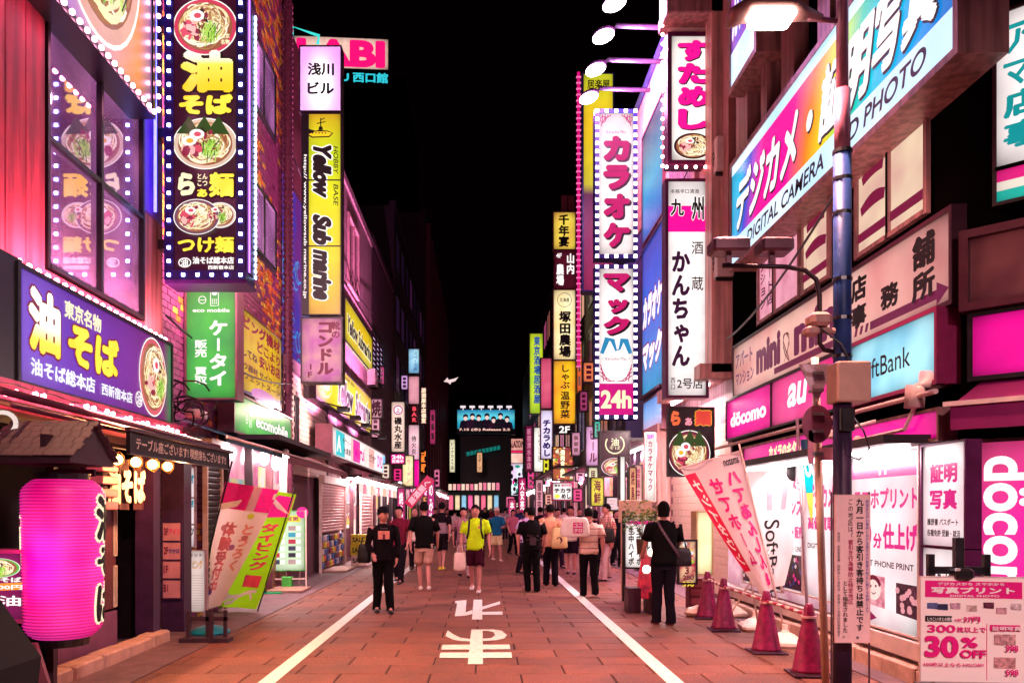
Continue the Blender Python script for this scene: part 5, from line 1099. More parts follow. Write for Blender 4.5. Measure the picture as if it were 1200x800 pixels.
for i, lab in enumerate(('striped barrier bar between the two nearest cones', 'striped barrier bar between the second and third cones', 'short striped barrier bar between the two farthest cones')):
    p, q = cps[i], cps[i+1]; p = Vector((p.x, p.y, .585)); q = Vector((q.x, q.y, .585))
    t = thing('barrier_bar', lab, 'barrier', p, 0, 'striped bars resting on the cones'); d = q-p; n = 10
    for k in range(n):
        b = MB(); b.smooth = True; b.tube([d*(k/n), d*((k+1)/n)], .018, 10); b.build('stripe', surf('bar_red', '#b0204c', .4) if k % 2 else surf('bar_white', '#f0d0c8', .4), t)
WBASE = surf('cream_water_tank_plastic', '#f0d0c0', .45, 0, .15, 5, .05)
def wbase(loc, lab, rz=0):
    t = thing('flag_weight', lab, 'flag weight', loc, rz, 'water filled flag bases'); b = MB()
    b.bbox(-.2, .2, -.2, .2, 0, .10, .04); b.lathe([(.17, .10), (.10, .15), (.05, .17), (.035, .2), (.035, .26)], 16); b.build('tank', WBASE, t, smooth=False)
    return t
wbs = [(G(920, 757), 'cream plastic flag base behind the third cone'), (G(885, 738), 'cream plastic flag base in the middle of the cones'), (G(858, 722), 'cream plastic flag base farthest back behind the cones'), (G(1000, 770)+Vector((.1, .2, 0)), 'cream plastic flag base behind the blue pole')]
for p, l in wbs: wbase(p, l, rnd.uniform(-.3, .3))
# flags --------------------------------------------------------
def flag(name, label, pts, Y, m, nx=10, nz=16, bulge=.06, parent=None, ph=0, loc=None, cat='flag'):
    """cloth sheet between four photo corners: top-left, top-right, bottom-right, bottom-left"""
    P = [F(p[0], p[1], Y) for p in pts]; t = thing(name, label, cat, P[3]); o0 = P[3]
    vs = []; fs = []
    for j in range(nz+1):
        for i in range(nx+1):
            u, v = i/nx, j/nz
            p = (P[0]*(1-u)+P[1]*u)*(1-v)+(P[3]*(1-u)+P[2]*u)*v
            d = bulge*(math.sin(u*7+v*2.5+ph)+.5*math.sin(u*3-v*6+ph*2)); side = .05*math.sin(v*PI)*(u-.5)
            vs.append((p.x-o0.x+side, p.y-o0.y+d, p.z-o0.z))
    for j in range(nz):
        for i in range(nx): a = j*(nx+1)+i; fs.append((a, a+nx+1, a+nx+2, a+1))
    b = MB(); b.smooth = True; b.add(vs, fs); c = b.build('cloth', m, t)
    def place(u, v, dy=-.012):
        p = (P[0]*(1-u)+P[1]*u)*(1-v)+(P[3]*(1-u)+P[2]*u)*v
        d = bulge*(math.sin(u*7+v*2.5+ph)+.5*math.sin(u*3-v*6+ph*2)); side = .05*math.sin(v*PI)*(u-.5)
        return (p.x-o0.x+side, p.y-o0.y+d+dy, p.z-o0.z)
    return t, place, o0
def fprint(t, place, s, u0, v0, u1, v1, m, off=.03, v=False, mirror=False, dy=-.012, sh=0, name='lettering', rot=0):
    b = MB()
    if s is None: b.v = []; 
    else: put_text(b, s, u0, -v1, u1, -v0, 0, off, v=v, sh=sh, rot=rot)
    def mp(p):
        u = p[0] if not mirror else (u0+u1-p[0]); return place(u, -p[2], dy+p[1])
    b.v = [mp(p) for p in b.v]; return b.build(name, m, t)
def fpatch(t, place, u0, v0, u1, v1, m, name='print', dy=-.006, sk=0, n=10):
    b = MB(); vs = []; fs = []
    for j in range(n+1):
        for i in range(5): vs.append(place(u0+(u1-u0)*i/4+sk*j/n, v0+(v1-v0)*j/n, dy))
    for j in range(n):
        for i in range(4): a = j*5+i; fs.append((a, a+5, a+6, a+1))
    b.add(vs, fs); b.smooth = True; return b.build(name, m, t)
CL = lambda n, h, e=.0: surf(n, h, .75, 0, .1, 4)
def cloth_glow(n, h, k=.35):
    """thin translucent banner cloth"""
    if n in _mc: return _mc[n]
    m = bpy.data.materials.new(n); m.use_nodes = True; nt = m.node_tree; nt.nodes.remove(nt.nodes['Principled BSDF'])
    d = nt.nodes.new('ShaderNodeBsdfDiffuse'); tr = nt.nodes.new('ShaderNodeBsdfTranslucent'); mx = nt.nodes.new('ShaderNodeMixShader'); mx.inputs[0].default_value = k
    tc = nt.nodes.new('ShaderNodeTexCoord'); nz = nt.nodes.new('ShaderNodeTexNoise'); nz.inputs['Scale'].default_value = 3
    rr = nt.nodes.new('ShaderNodeValToRGB'); c = lin(h); rr.color_ramp.elements[0].color = (*[x*.8 for x in c], 1); rr.color_ramp.elements[1].color = (*c, 1)
    nt.links.new(tc.outputs['Object'], nz.inputs['Vector']); nt.links.new(nz.outputs['Fac'], rr.inputs[0])
    for q in (d, tr): nt.links.new(rr.outputs[0], q.inputs[0])
    nt.links.new(d.outputs[0], mx.inputs[1]); nt.links.new(tr.outputs[0], mx.inputs[2]); nt.links.new(mx.outputs[0], nt.nodes['Material Output'].inputs[0])
    _mc[n] = m; return m
def pole(t, a, b_, o0, r=.012, m=None, name='pole'):
    b = MB(); b.smooth = True; b.tube([a-o0, b_-o0], r, 8); return b.build(name, m or surf('white_flag_pole', '#f0d0c8', .4), t)
# right: pale flag with katakana seen from behind, red stripe
Yf = 9.6
t, pl, o0 = flag('amazon_flag', 'pale pink leaning flag with magenta mirrored kana and a crimson stripe', [(797, 548), (868, 529), (909, 690), (893, 697)], Yf, cloth_glow('pale_pink_flag_cloth', '#ffe8e4', .4), bulge=.045)
fprint(t, pl, 'ハてあんしん&', .60, .10, .88, .97, MAG, .05, v=True, mirror=True)
fprint(t, pl, 'せてホーム', .30, .12, .52, .80, MAG, .04, v=True, mirror=True)
fprint(t, pl, 'amazon', .66, .03, .94, .07, INK, .02, mirror=True)
fpatch(t, pl, .0, .06, .2, .82, surf('crimson_print', '#e01048', .5), 'stripe_print')
fprint(t, pl, 'ナシイタウン', .03, .1, .17, .78, WHITEM, .04, v=True, mirror=True, dy=-.02)
pole(t, F(866, 520, Yf+.02), F(921, 744, Yf+.02), o0)
b = MB(); b.tube([F(795, 549, Yf)-o0, F(868, 528, Yf)-o0], .01, 6); b.build('cross_rod', PALE, t)
# crimson drop behind
t, pl, o0 = flag('crimson_flag', 'crimson leaning flag half hidden behind the pale pink flag', [(800, 553), (822, 549), (905, 690), (893, 692)], Yf+.35, cloth_glow('crimson_flag_cloth', '#e81850', .3), bulge=.02, ph=2)
fprint(t, pl, 'シイタカウント', .2, .1, .8, .95, WHITEM, .04, v=True)
pole(t, F(905, 640, Yf+.35), F(858, 716, Yf+.35), o0)
pole(t, F(868, 610, Yf+.35), F(888, 728, Yf+.35), o0)
# feather flag
t, pl, o0 = flag('feather_flag', 'white teardrop flag with two grey bars and thin black lettering running down', [(868, 552), (950, 549), (918, 685), (894, 692)], Yf+.9, cloth_glow('white_flag_cloth', '#fff0ee', .45), bulge=.03, ph=1, nz=20)
fprint(t, pl, 'SoftBank', .28, .42, .60, 1.1, INK, .01, rot=1)
for q in (0, .25): fpatch(t, pl, .35+q, .14, .45+q, .34, surf('grey_print', '#c8a8b0', .5), 'bar_print')
b = MB(); b.ball(F(930, 553, Yf+.86)-o0, .10, .03, .12, 14, 10); b.build('round_emblem', INK, t)
# teal and yellow banner behind pole
t, pl, o0 = flag('teal_banner', 'narrow teal and yellow banner with white lettering between lens panel and pole', [(938, 515), (958, 513), (968, 640), (957, 640)], 9.9, cloth_glow('teal_cloth', '#10a0a8', .4), bulge=.015)
fpatch(t, pl, 0, .5, .9, 1, surf('yellow_print', '#f0c040', .5)); fpatch(t, pl, .0, 0, 1, .16, surf('deep_teal_print', '#0a5060', .5)); fprint(t, pl, 'OUT', .05, .2, .9, .35, WHITEM, .05, dy=-.02); fprint(t, pl, '正規品', .2, .6, .9, .95, surf('red_print', '#c01030', .5), .03, v=True, dy=-.02)
pole(t, F(934, 490, 9.9), F(946, 715, 9.9), o0, .02, surf('steel_post', '#b8a0a8', .3, .6), 'post')
# easel board -----------------------------------------------------
Ye = 6.1
def ex(t, w, h):
    b = MB(); b.flat([(.04*w, .81*h), (.97*w, .80*h), (.97*w, .96*h), (.04*w, .97*h)], -.003); b.build('magenta_band', surf('magenta_print', '#e0107c', .45, 0, .1, 3), t)
    for i, (x, z, c) in enumerate(((.06, .70, '#5a6090'), (.16, .69, '#303050'), (.28, .70, '#d0a0b0'), (.44, .68, '#f0b8b0'), (.60, .71, '#703048'), (.72, .66, '#e0a0a8'), (.86, .70, '#f0c0c0'), (.70, .36, '#e8a0a0'), (.70, .14, '#e09898'))):
        b = MB(); s = .5 if i < 7 else 1.15; b.flat([(x*w, z*h), ((x+.16*s+.02)*w, z*h-.004), ((x+.16*s+.02)*w, (z+.07*s+.02)*h), (x*w, (z+.07*s+.02)*h)], -.004-.0004*i); b.build('photo_print', surf('photo_'+c[1:], c, .4, 0, .8, 40), t)
    b = MB(); b.flat([(.66*w, .49*h), (.95*w, .49*h), (.95*w, .55*h), (.66*w, .55*h)], -.004); b.build('magenta_label', MAG, t)
    b = MB(); b.flat([(.04*w, .575*h), (.30*w, .575*h), (.30*w, .63*h), (.04*w, .63*h)], -.004); b.build('black_label', INK, t)
    b = MB(); b.box(.63*w, .635*w, -.005, -.002, .02*h, .56*h); b.build('divider_line', MAG, t)
    b = MB(); b.box(w*.1, w*.16, .04, .09, h*.98, h*1.22); b.box(w*.1, w*.7, .04, .08, h*1.03, h*1.1); b.box(w*.64, w*.7, .04, .09, h*.98, h*1.22); b.box(w*.37, w*.45, .05, .11, -1.0, h*1.38); b.bbox(w*.32, w*.5, -.05, .1, h*.98, h*1.09, .02); b.box(-.03, w+.03, -.07, .06, -.05, -.02)
    b.tube([(w*.15, .06, 0), (w*-.05, -.15, -.95)], .018, 6); b.tube([(w*.85, .06, 0), (w*1.05, -.15, -.95)], .018, 6); b.build('easel', BLACK, t)
a = F(1079, 797, Ye)
eb = sign('easel_board', 'white poster board on a black easel advertising photo prints with 30% OFF in magenta', 'poster board', (a.x, Ye, a.z), R(-6), .75, .79, .02, surf('poster_paper', '#ffe8e0', .5, 0, .05, 3), frame=PALE, fw=.008, proud=.004, extra=ex, texts=[
 ('写真プリント', .10, .845, .90, .91, WHITEM, {'off': .05}), ('デジカメから スマホから', .16, .925, .8, .955, WHITEM, {'off': .03}), ('DIGITAL PHOTO', .28, .815, .75, .835, WHITEM, {'off': .02}),
 ('300', .06, .47, .33, .545, MAG, {'off': .03}), ('枚以上で', .34, .475, .62, .53, MAG, {'off': .03}), ('30', .03, .23, .36, .44, MAG, {'off': .05}), ('%', .38, .33, .54, .43, MAG, {'off': .04}), ('OFF', .37, .23, .62, .31, MAG, {'off': .04}),
 ('100枚以上なら10%OFF!', .02, .145, .6, .185, MAG, {'off': .02}), ('1枚', .32, .58, .39, .61, MAG, {'off': .02}), ('37円', .40, .575, .56, .63, MAG, {'off': .04}), ('398', .80, .30, .92, .36, MAG, {'off': .03}), ('598', .80, .07, .92, .13, MAG, {'off': .03}), ('しつこい?まとめ焼き', .05, .585, .29, .62, WHITEM, {'off': .02}), ('証明写真', .67, .5, .94, .54, WHITEM, {'off': .02})])

# ---------------- right: light boxes, planter, menu stand by the dark man
t = fsign('cream_lightbox', 'tall cream lightbox standing behind the cones', 'lightbox', 817, 600, 834, 672, 12.6, .3, glow('#fff0b8', 1.2, True, '#ffd8a0'), frame=surf('yellow_frame', '#b89060', .4), fw=.02)
t = fsign('food_price_board', 'colourful food price board reading 3 and 280 next to the silhouetted man', 'price board', 796, 634, 815, 682, 12.4, .05, glow('#f8d0a0', .9, True, '#c02848', 6), frame=DARK, texts=[('3', .35, .2, .6, .38, INKM, {'off': .04}), ('280', .2, .06, .9, .18, INKM, {'off': .04}), ('390', .2, -.1, .9, .02, glow('#ffe040', 1.0), {'off': .03})])
g6 = random.Random(8)
for i in range(14):
    b = MB(); b.disc(g6.uniform(.05, .2), g6.uniform(.3, .6), .035, .03, -.01-.0004*i, 10); b.build('food_print', glow(g6.choice(['#ffd040', '#f0f0f0', '#303060', '#e04050', '#90c040']), .9), t)
t = thing('red_crate', 'dark red wooden crate standing on the pavement between the man and the cones', 'crate', G(820, 712)); b = MB()
b.bbox(-.2, .2, -.15, .15, 0, .5, .01); b.build('crate_body', surf('dark_red_wood', '#7a2038', .6, 0, .3, 6, .2), t)
for z in (.08, .22, .36): b = MB(); b.bbox(-.19, .19, -.165, -.15, z, z+.1, .004); b.build('slat', surf('rose_wood', '#a04458', .6, 0, .3, 6, .2), t)
t = thing('plastic_bags', 'crumpled pale plastic bag lying on the pavement by the red crate', 'bag', G(822, 722)); b = MB(); g7 = random.Random(2); b.lathe([(.02, 0), (.16, .01), (.19, .06), (.15, .13), (.07, .16), (.01, .17)], 14, sx=1.4); b.v = [(x+g7.uniform(-.02, .02), y+g7.uniform(-.02, .02), z+g7.uniform(-.01, .02)) for x, y, z in b.v]; b.build('bag_body', surf('pale_bag', '#f0c8b8', .4), t)
# menu board on black stand
mb_ = sign('menu_stand_board', 'white menu board with rows of black writing and magenta band on a black stand', 'menu board', F(733, 664, 14.2), R(-5), .5, .88, .04, glow('#fff0ec', 1.1, True), frame=BLACK, fw=.03, texts=[
 *[(rnd.choice(['日替り定食', 'ビール刺身', '焼鳥盛合せ', '唐揚げ枝豆', '生中ハイボ']), .1+.28*i, .04, .30+.28*i, .80, INK, {'v': True, 'off': .05}) for i in range(3)], ('MENU店', .1, .93, .9, .99, INK, {'off': .05})])
b = MB(); b.flat([(.0, .76), (.5, .76), (.5, .82), (0, .82)], -.002); b.build('magenta_band', MAGg, mb_)
b = MB(); b.box(-.06, -.0, -.03, .05, -.62, 1.0); b.box(-.1, .12, -.3, .3, -.66, -.62); b.box(.5, .54, -.03, .05, -.6, .95); b.build('stand', BLACK, mb_)
LEAF = surf('leaf_green', '#5a7a34', .5, 0, .5, 20); LEAF2 = surf('leaf_pale', '#b8b060', .5, 0, .4, 20)
t = thing('potted_plant', 'leafy green plant on top of the menu board beside the silhouetted man', 'plant', F(752, 608, 13.9)); b = MB(); g8 = random.Random(6)
for i in range(420):
    a = g8.uniform(0, 2*PI); r = .34*g8.random()**.5; x = r*math.cos(a); y = r*.6*math.sin(a); z = g8.gauss(0.02, .11); s = g8.uniform(.02, .05); q = g8.uniform(0, PI); e = Vector((math.cos(q), math.sin(q)*.6, g8.uniform(-.8, .8))).normalized()*s; f = Vector((g8.uniform(-1, 1), g8.uniform(-1, 1), g8.uniform(-1, 1))).cross(e).normalized()*s*.35
    c = Vector((x, y, z)); b.mi = g8.choice((0, 0, 1)); b.add([c-e, c+f, c+e, c-f], [(0, 1, 2, 3)])
b.build('leaves', [LEAF, LEAF2], t)
b = MB()
for i in range(9): a = i*.7; b.tube([(0, 0, -.35), (.1*math.cos(a), .06*math.sin(a), -.1), (.3*math.cos(a), .2*math.sin(a), g8.uniform(-.05, .15))], .006, 5)
b.lathe([(.08, -.6), (.1, -.35)], 12); b.build('stems', surf('twig_brown', '#4a3020', .7), t)
t = thing('back_board', 'pale blank board standing behind the leafy plant', 'board', F(725, 612, 15)); b = MB(); b.bbox(0, .62, 0, .03, 0, .42, .005); b.box(.05, .08, .03, .06, -1.5, 0); b.box(.5, .53, .03, .06, -1.5, 0); b.build('board', surf('pale_board', '#e0b098', .6), t)
# glowing red stand
t = thing('glowing_stand', 'red lit display stand with glowing bulbs left of the silhouetted man', 'display stand', F(757, 700, 12.6)); b = MB()
b.add([(-.12, -.1, 0), (.16, -.1, 0), (.16, .2, 0), (-.12, .2, 0), (-.02, 0, .75), (.2, 0, .75), (.2, .2, .75), (-.02, .2, .75)], [(0, 1, 5, 4), (1, 2, 6, 5), (2, 3, 7, 6), (3, 0, 4, 7), (4, 5, 6, 7)]); b.build('stand_body', glow('#e02838', .9, True, '#8a1028', 8), t)
b = MB(); b.smooth = True; b.ball((-.02, -.14, .46), .065); b.ball((.06, -.08, .72), .05, .05, .06); b.build('bulb', lamp_mat('hot_pink_bulb', '#ffd8b8', 9, True), t)
b = MB(); b.box(-.3, -.1, -.1, .25, -.3, .16); b.box(.02, .06, -.25, .3, -.35, .1); b.build('dark_base', surf('dark_wine_paint', '#3a0c20', .4), t)

# ---------------- LEFT: lantern, roof, cabinet bits
LX, LY = -3.36, 6.4
ln = thing('paper_lantern', 'huge glowing magenta paper lantern with black characters', 'lantern', (LX, LY, .6))
def lantern_mat():
    m = bpy.data.materials.new('glowing_ribbed_paper'); m.use_nodes = True; nt = m.node_tree; p = nt.nodes['Principled BSDF']
    tc = nt.nodes.new('ShaderNodeTexCoord'); n = nt.nodes.new('ShaderNodeTexNoise'); n.inputs['Scale'].default_value = 2.2; n.inputs['Detail'].default_value = 1
    nt.links.new(tc.outputs['Object'], n.inputs['Vector'])
    w_ = nt.nodes.new('ShaderNodeTexWave'); w_.bands_direction = 'Z'; w_.inputs['Scale'].default_value = 12.4; w_.inputs['Distortion'].default_value = .6
    nt.links.new(tc.outputs['Object'], w_.inputs['Vector'])
    r = nt.nodes.new('ShaderNodeValToRGB'); r.color_ramp.elements[0].position = .32; r.color_ramp.elements[1].position = .75; r.color_ramp.elements[0].color = (*lin('#d80078'), 1); r.color_ramp.elements[1].color = (*lin('#ff40b8'), 1)
    nt.links.new(n.outputs['Fac'], r.inputs[0])
    mx = nt.nodes.new('ShaderNodeMix'); mx.data_type = 'RGBA'; mx.blend_type = 'MULTIPLY'; mx.inputs['Factor'].default_value = .7
    nt.links.new(r.outputs[0], mx.inputs['A']); nt.links.new(w_.outputs['Color'], mx.inputs['B']); nt.links.new(mx.outputs['Result'], p.inputs['Emission Color'])
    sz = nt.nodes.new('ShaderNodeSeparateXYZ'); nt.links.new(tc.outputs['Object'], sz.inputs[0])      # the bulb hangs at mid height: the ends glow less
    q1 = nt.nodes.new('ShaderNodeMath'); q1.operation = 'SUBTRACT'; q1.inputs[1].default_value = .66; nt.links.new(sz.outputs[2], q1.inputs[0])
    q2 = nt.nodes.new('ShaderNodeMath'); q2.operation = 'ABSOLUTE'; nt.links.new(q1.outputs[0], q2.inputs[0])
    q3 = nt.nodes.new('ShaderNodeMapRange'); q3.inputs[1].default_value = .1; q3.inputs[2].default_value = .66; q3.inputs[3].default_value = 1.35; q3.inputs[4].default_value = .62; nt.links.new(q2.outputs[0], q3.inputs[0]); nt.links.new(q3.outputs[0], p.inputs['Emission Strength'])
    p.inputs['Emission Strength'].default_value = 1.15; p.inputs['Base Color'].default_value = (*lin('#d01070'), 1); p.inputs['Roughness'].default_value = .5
    return m
prof = []
for i in range(101):
    u = i/100; z = 1.26*u; e = min(u, 1-u)
    r = .30*(1-max(0, (.10-e)/.10)**2.2*.32)*(1-.06*(1-u)) + .0035*math.sin(i*PI)
    prof.append((r+(.012 if i % 2 else 0), z))
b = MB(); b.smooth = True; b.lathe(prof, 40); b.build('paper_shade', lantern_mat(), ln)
b = MB(); b.lathe([(.19, -.06), (.2, .012)], 24); b.build('rim', BLACK, ln); b = MB(); b.lathe([(.19, 1.25), (.2, 1.31)], 24); b.build('rim', BLACK, ln)
# characters wrapped round the lantern
def wrap(pts2, aw, zc, rr=.309):   # x (metres along the skin) , z
    out = []
    for x, z in pts2:
        a = aw+x/rr; u = z/1.26; e = min(u, 1-u); r = .30*(1-max(0, (.10-e)/.10)**2.2*.32)*(1-.06*(1-u))+.010
        out.append((r*math.sin(a), -r*math.cos(a), z))
    return out
for (s, aw, z1, z0) in (('油', 1.88, 1.16, .80), ('そ', 1.88, .76, .5), ('ば', 1.88, .46, .14), ('酒', -1.42, 1.0, .6)):
    for (off, m, dr) in ((.12, CREAM, 0), (.055, INK, .004)):
        V, Fc = glyph(s, off); 
        b = MB(); vs = wrap([((p[0]-.5)*.34, z0+(p[1]+.05)*(z1-z0)) for p in V], aw, 0)
        vs = [(x*(1+dr/.3+V[i][2]*4), y*(1+dr/.3+V[i][2]*4), z) for i, (x, y, z) in enumerate(vs)]
        b.add(vs, Fc); b.build('lettering', m, ln)
area('lantern_light', (.0, -.45, .6), (PI/2, 0, 0), .5, 5, (1, .05, .45), ln)
rf = thing('lantern_roof', 'small shingled gable roof over the magenta lantern', 'roof', (LX, LY, 2.0))
b = MB(); b.prism([(-.02, 0), (.02, 0), (.02, .2), (-.02, .2)], -.3, .4); b.box(-.3, -.24, .3, .36, -2.0, .1); b.box(-.24, .1, .31, .34, -.1, -.04); b.prism([(-.42, -.02), (.24, -.02), (.24, .02), (-.42, .02)], -.36, .36)
b.add([(.24, -.36, .02), (.24, .36, .02), (.24, 0, .30)], [(0, 1, 2)]); b.build('roof_frame', surf('dark_roof_timber', '#3a1c28', .6), rf)
sh0 = None; SHG = surf('weathered_shingle', '#5c4048', .7, 0, .4, 12, .4)
for s in (-1, 1):
    for r in range(6):
        for c in range(9):
            b = MB() 
            q = None
            if sh0 is None: b.bbox(0, .078, 0, .085, 0, .012, .003); sh0 = b.build('shingle', SHG, rf); q = sh0
            else: q = sh0.copy(); col.objects.link(q)
            yy = .38-r*.065; zz = .0+r*.050
            q.location = (-.44+c*.08+(.02 if r % 2 else 0), s*yy, zz+.025); q.rotation_euler = (R(37) if s < 0 else R(180-37), 0, 0)
# striped red shelves right of lantern
t = thing('lit_shelf', 'small shelf of pink lit stacked boxes beside the top of the lantern', 'shelf', (-3.95, 8.05, 1.62))
for k in range(4): b = MB(); b.bbox(-.05, .12, 0, .36, k*.13, k*.13+.085, .01); b.build('shelf_box', surf('rose_box', '#e07888', .5), t)
b = MB(); b.box(-.08, -.05, -.05, .42, -.1, .6); b.build('back_plate', DARK, t)
# noren curtain with brush characters, bulbs
t = thing('shop_curtain', 'dark hanging shop curtain with big cream brush characters', 'curtain', (-3.9, 8.2, 1.62))
for k in range(3):
    b = MB(); b.smooth = True
    nn = 8
    vs = [(0.02*math.sin(j*1.3+k), k*.34+.32*j/nn, z) for z in (.55, .0) for j in range(nn+1)]
    b.add(vs, [(j, j+nn+1, j+nn+2, j+1) for j in range(nn)]); b.build('curtain_panel', surf('maroon_curtain_cloth', '#3a1224', .8), t)
b = MB(); put_text(b, '油そば', .04, .06, .98, .46, 0, .06); b.v = [(.03-p[1], p[0], p[2]) for p in b.v]; b.build('lettering', surf('cream_print', '#f8d8c0', .6), t)
t = thing('entrance_lamps', 'row of four warm globe lamps hanging in wire cages over the entrance', 'lamps', (-3.78, 8.15, 2.14))
for k in range(4):
    l_ = MB(); l_.smooth = True; l_.ball((0, .12+k*.44, 0), .055, n=12, m=8); lo = l_.build('globe', lamp_mat('amber_globe', '#ffc878', 10, True), t)
    c_ = MB()
    for j in range(6): a = j/6*2*PI; c_.tube([(.02, .12+k*.44, .09), (.075*math.cos(a), .12+k*.44+.075*math.sin(a), .03), (.075*math.cos(a), .12+k*.44+.075*math.sin(a), -.03), (.02, .12+k*.44, -.09)], .004, 4)
    c_.build('wire_cage', surf('brass_wire', '#b07838', .3, .8), lo)
b = MB(); b.tube([(0, 0, .12), (0, 1.6, .12)], .01, 5); b.build('cable', BLACK, t)
l = bpy.data.lights.new('globe_light', 'POINT'); l.energy = 120; l.color = (1, .42, .14); l.shadow_soft_size = .08
o = bpy.data.objects.new('globe_light', l); col.objects.link(o); o.parent = t; o.location = (.45, .8, -.12)
# black valance with white writing, gutter
def ex(t, w, h):
    b = MB(); b.add([(-.05, -.02, h+.02), (w+.05, -.02, h+.02), (w+.05, .55, h+.2), (-.05, .55, h+.2)], [(0, 1, 2, 3)]); b.box(-.08, w+.08, -.05, -.0, h, h+.035); b.build('awning_cover', surf('dark_brown_awning', '#4a2430', .5, 0, .3, 4), t)
ssign('black_valance', 'black awning valance with white handwritten table seat announcement', 'awning', 151, 267, 2.15, 2.35, -3.3, .02, surf('black_cloth_board', '#1c0c14', .6), frame=BLACK, fw=.01, extra=ex, texts=[('テーブル座ございます! 喫煙席もございます!!', .05, .22, .97, .82, surf('cream_print', '#f8d8c0', .6), {'off': .03})])
t = thing('roof_gutter', 'long dark pipe gutter sloping under the bulbs to the black valance', 'gutter', (-3.75, 6.2, 2.55)); b = MB(); b.smooth = True; b.tube([(0, 0, 0), (.25, 4.4, -.1)], .035, 8); b.tube([(.1, 0, -.12), (.35, 4.4, -.22)], .02, 6); b.build('gutter_body', surf('maroon_pipe', '#8a4a50', .35, .4), t)
# floor directory
t = fsign('floor_directory', 'column of pink tenant plates marked 3F, 2F, 1F and B1 by the dark doorway', 'directory', 191, 612, 212, 700, 10.6, .1, surf('pink_plate', '#c88498', .5, 0, .2, 6), frame=surf('dark_purple_timber', '#3a1c44', .45), fw=.02, splits=(.25, .5, .75), texts=[
 ('3F', .05, .83, .3, .93, INKM, {'off': .03}), ('2F', .05, .58, .3, .68, INKM, {'off': .03}), ('1F', .05, .33, .3, .43, INKM, {'off': .03}), ('B1', .05, .08, .3, .18, INKM, {'off': .03}), ('アイリ', .35, .84, .95, .92, MAG, {'off': .03}), ('わかば', .35, .59, .95, .66, surf('blue_print', '#3040a0', .5), {'off': .03})])
b = MB(); b.box(-.03, .27, .02, .3, -.55, 1.95); b.build('post', surf('dark_purple_timber', '#3a1c44', .45), t)
t = fsign('cyan_poster_column', 'stack of white posters with cyan and black katakana between post and shutter', 'poster', 214, 548, 228, 640, 11.6, .03, glow('#ffe8ec', .9, True), frame=surf('tile_frame', '#a08090', .5), fw=.02, splits=(.28, .62), texts=[('ビデオ', .1, .8, .95, .93, glow('#1090a8', .8), {'off': .06}), ('器材', .1, .50, .95, .60, glow('#1090a8', .8), {'off': .06}), ('スーツ', .1, .14, .95, .24, INK, {'off': .06})])
t = fsign('striped_notice_board', 'white slatted notice board with blue heading under the cyan posters', 'notice board', 213, 645, 240, 716, 11.3, .04, glow('#f8dcd4', .75, True), frame=surf('tile_frame', '#a08090', .5), fw=.01, texts=[('のセット', .1, .9, .9, .96, surf('blue_print', '#3040a0', .5), {'off': .03}), ('ダイビング', .15, .7, .9, .85, surf('yellow_print2', '#f0d060', .5), {'off': .04})])
for k in range(14): b = MB(); b.box(.02, .3, -.008, -.002, .05+k*.035, .055+k*.035); b.build('slat_line', surf('tile_frame', '#a08090', .5), t)
def shutter(name, label, X, ya, yb, z0, z1, m, n):
    t = thing(name, label, 'shutter', (X, ya, z0))
    s = 1 if X < 0 else -1; h = (z1-z0)/n; o0 = None
    for k in range(n):
        if o0 is None:
            b = MB(); b.add([(0, 0, 0), (s*.02, 0, h*.3), (s*.02, 0, h*.8), (0, 0, h*.97), (0, yb-ya, 0), (s*.02, yb-ya, h*.3), (s*.02, yb-ya, h*.8), (0, yb-ya, h*.97)], [(0, 4, 5, 1), (1, 5, 6, 2), (2, 6, 7, 3)]); o0 = b.build('slat', m, t); q = o0
        else: q = o0.copy(); col.objects.link(q)
        q.location = (0, 0, k*h)
    b = MB(); b.box(*sorted((-s*.02, s*.05)), -.06, -.002, -z0, z1-z0); b.box(*sorted((-s*.02, s*.05)), yb-ya+.002, yb-ya+.06, -z0, z1-z0); b.box(*sorted((-s*.02, s*.12)), -.06, yb-ya+.06, z1-z0+.002, z1-z0+.2); b.build('frame', PALE, t)
    return t
shutter('black_shutter', 'narrow black roller shutter left of the leaning flags', -4.2, 12.1, 12.75, .1, 2.5, surf('black_slat', '#1c1218', .4, .3), 26)
shutter('half_open_shutter', 'half raised pale roller shutter with colourful goods under it', -4.12, 20.3, 23.8, 1.02, 2.3, surf('pale_shutter_slat', '#d8a0a0', .4, .2), 16)
shutter('narrow_shutter', 'narrow pale roller shutter left of the capped man', -4.12, 27.0, 29.6, .1, 2.4, surf('pale_shutter_slat', '#d8a0a0', .4, .2), 20)
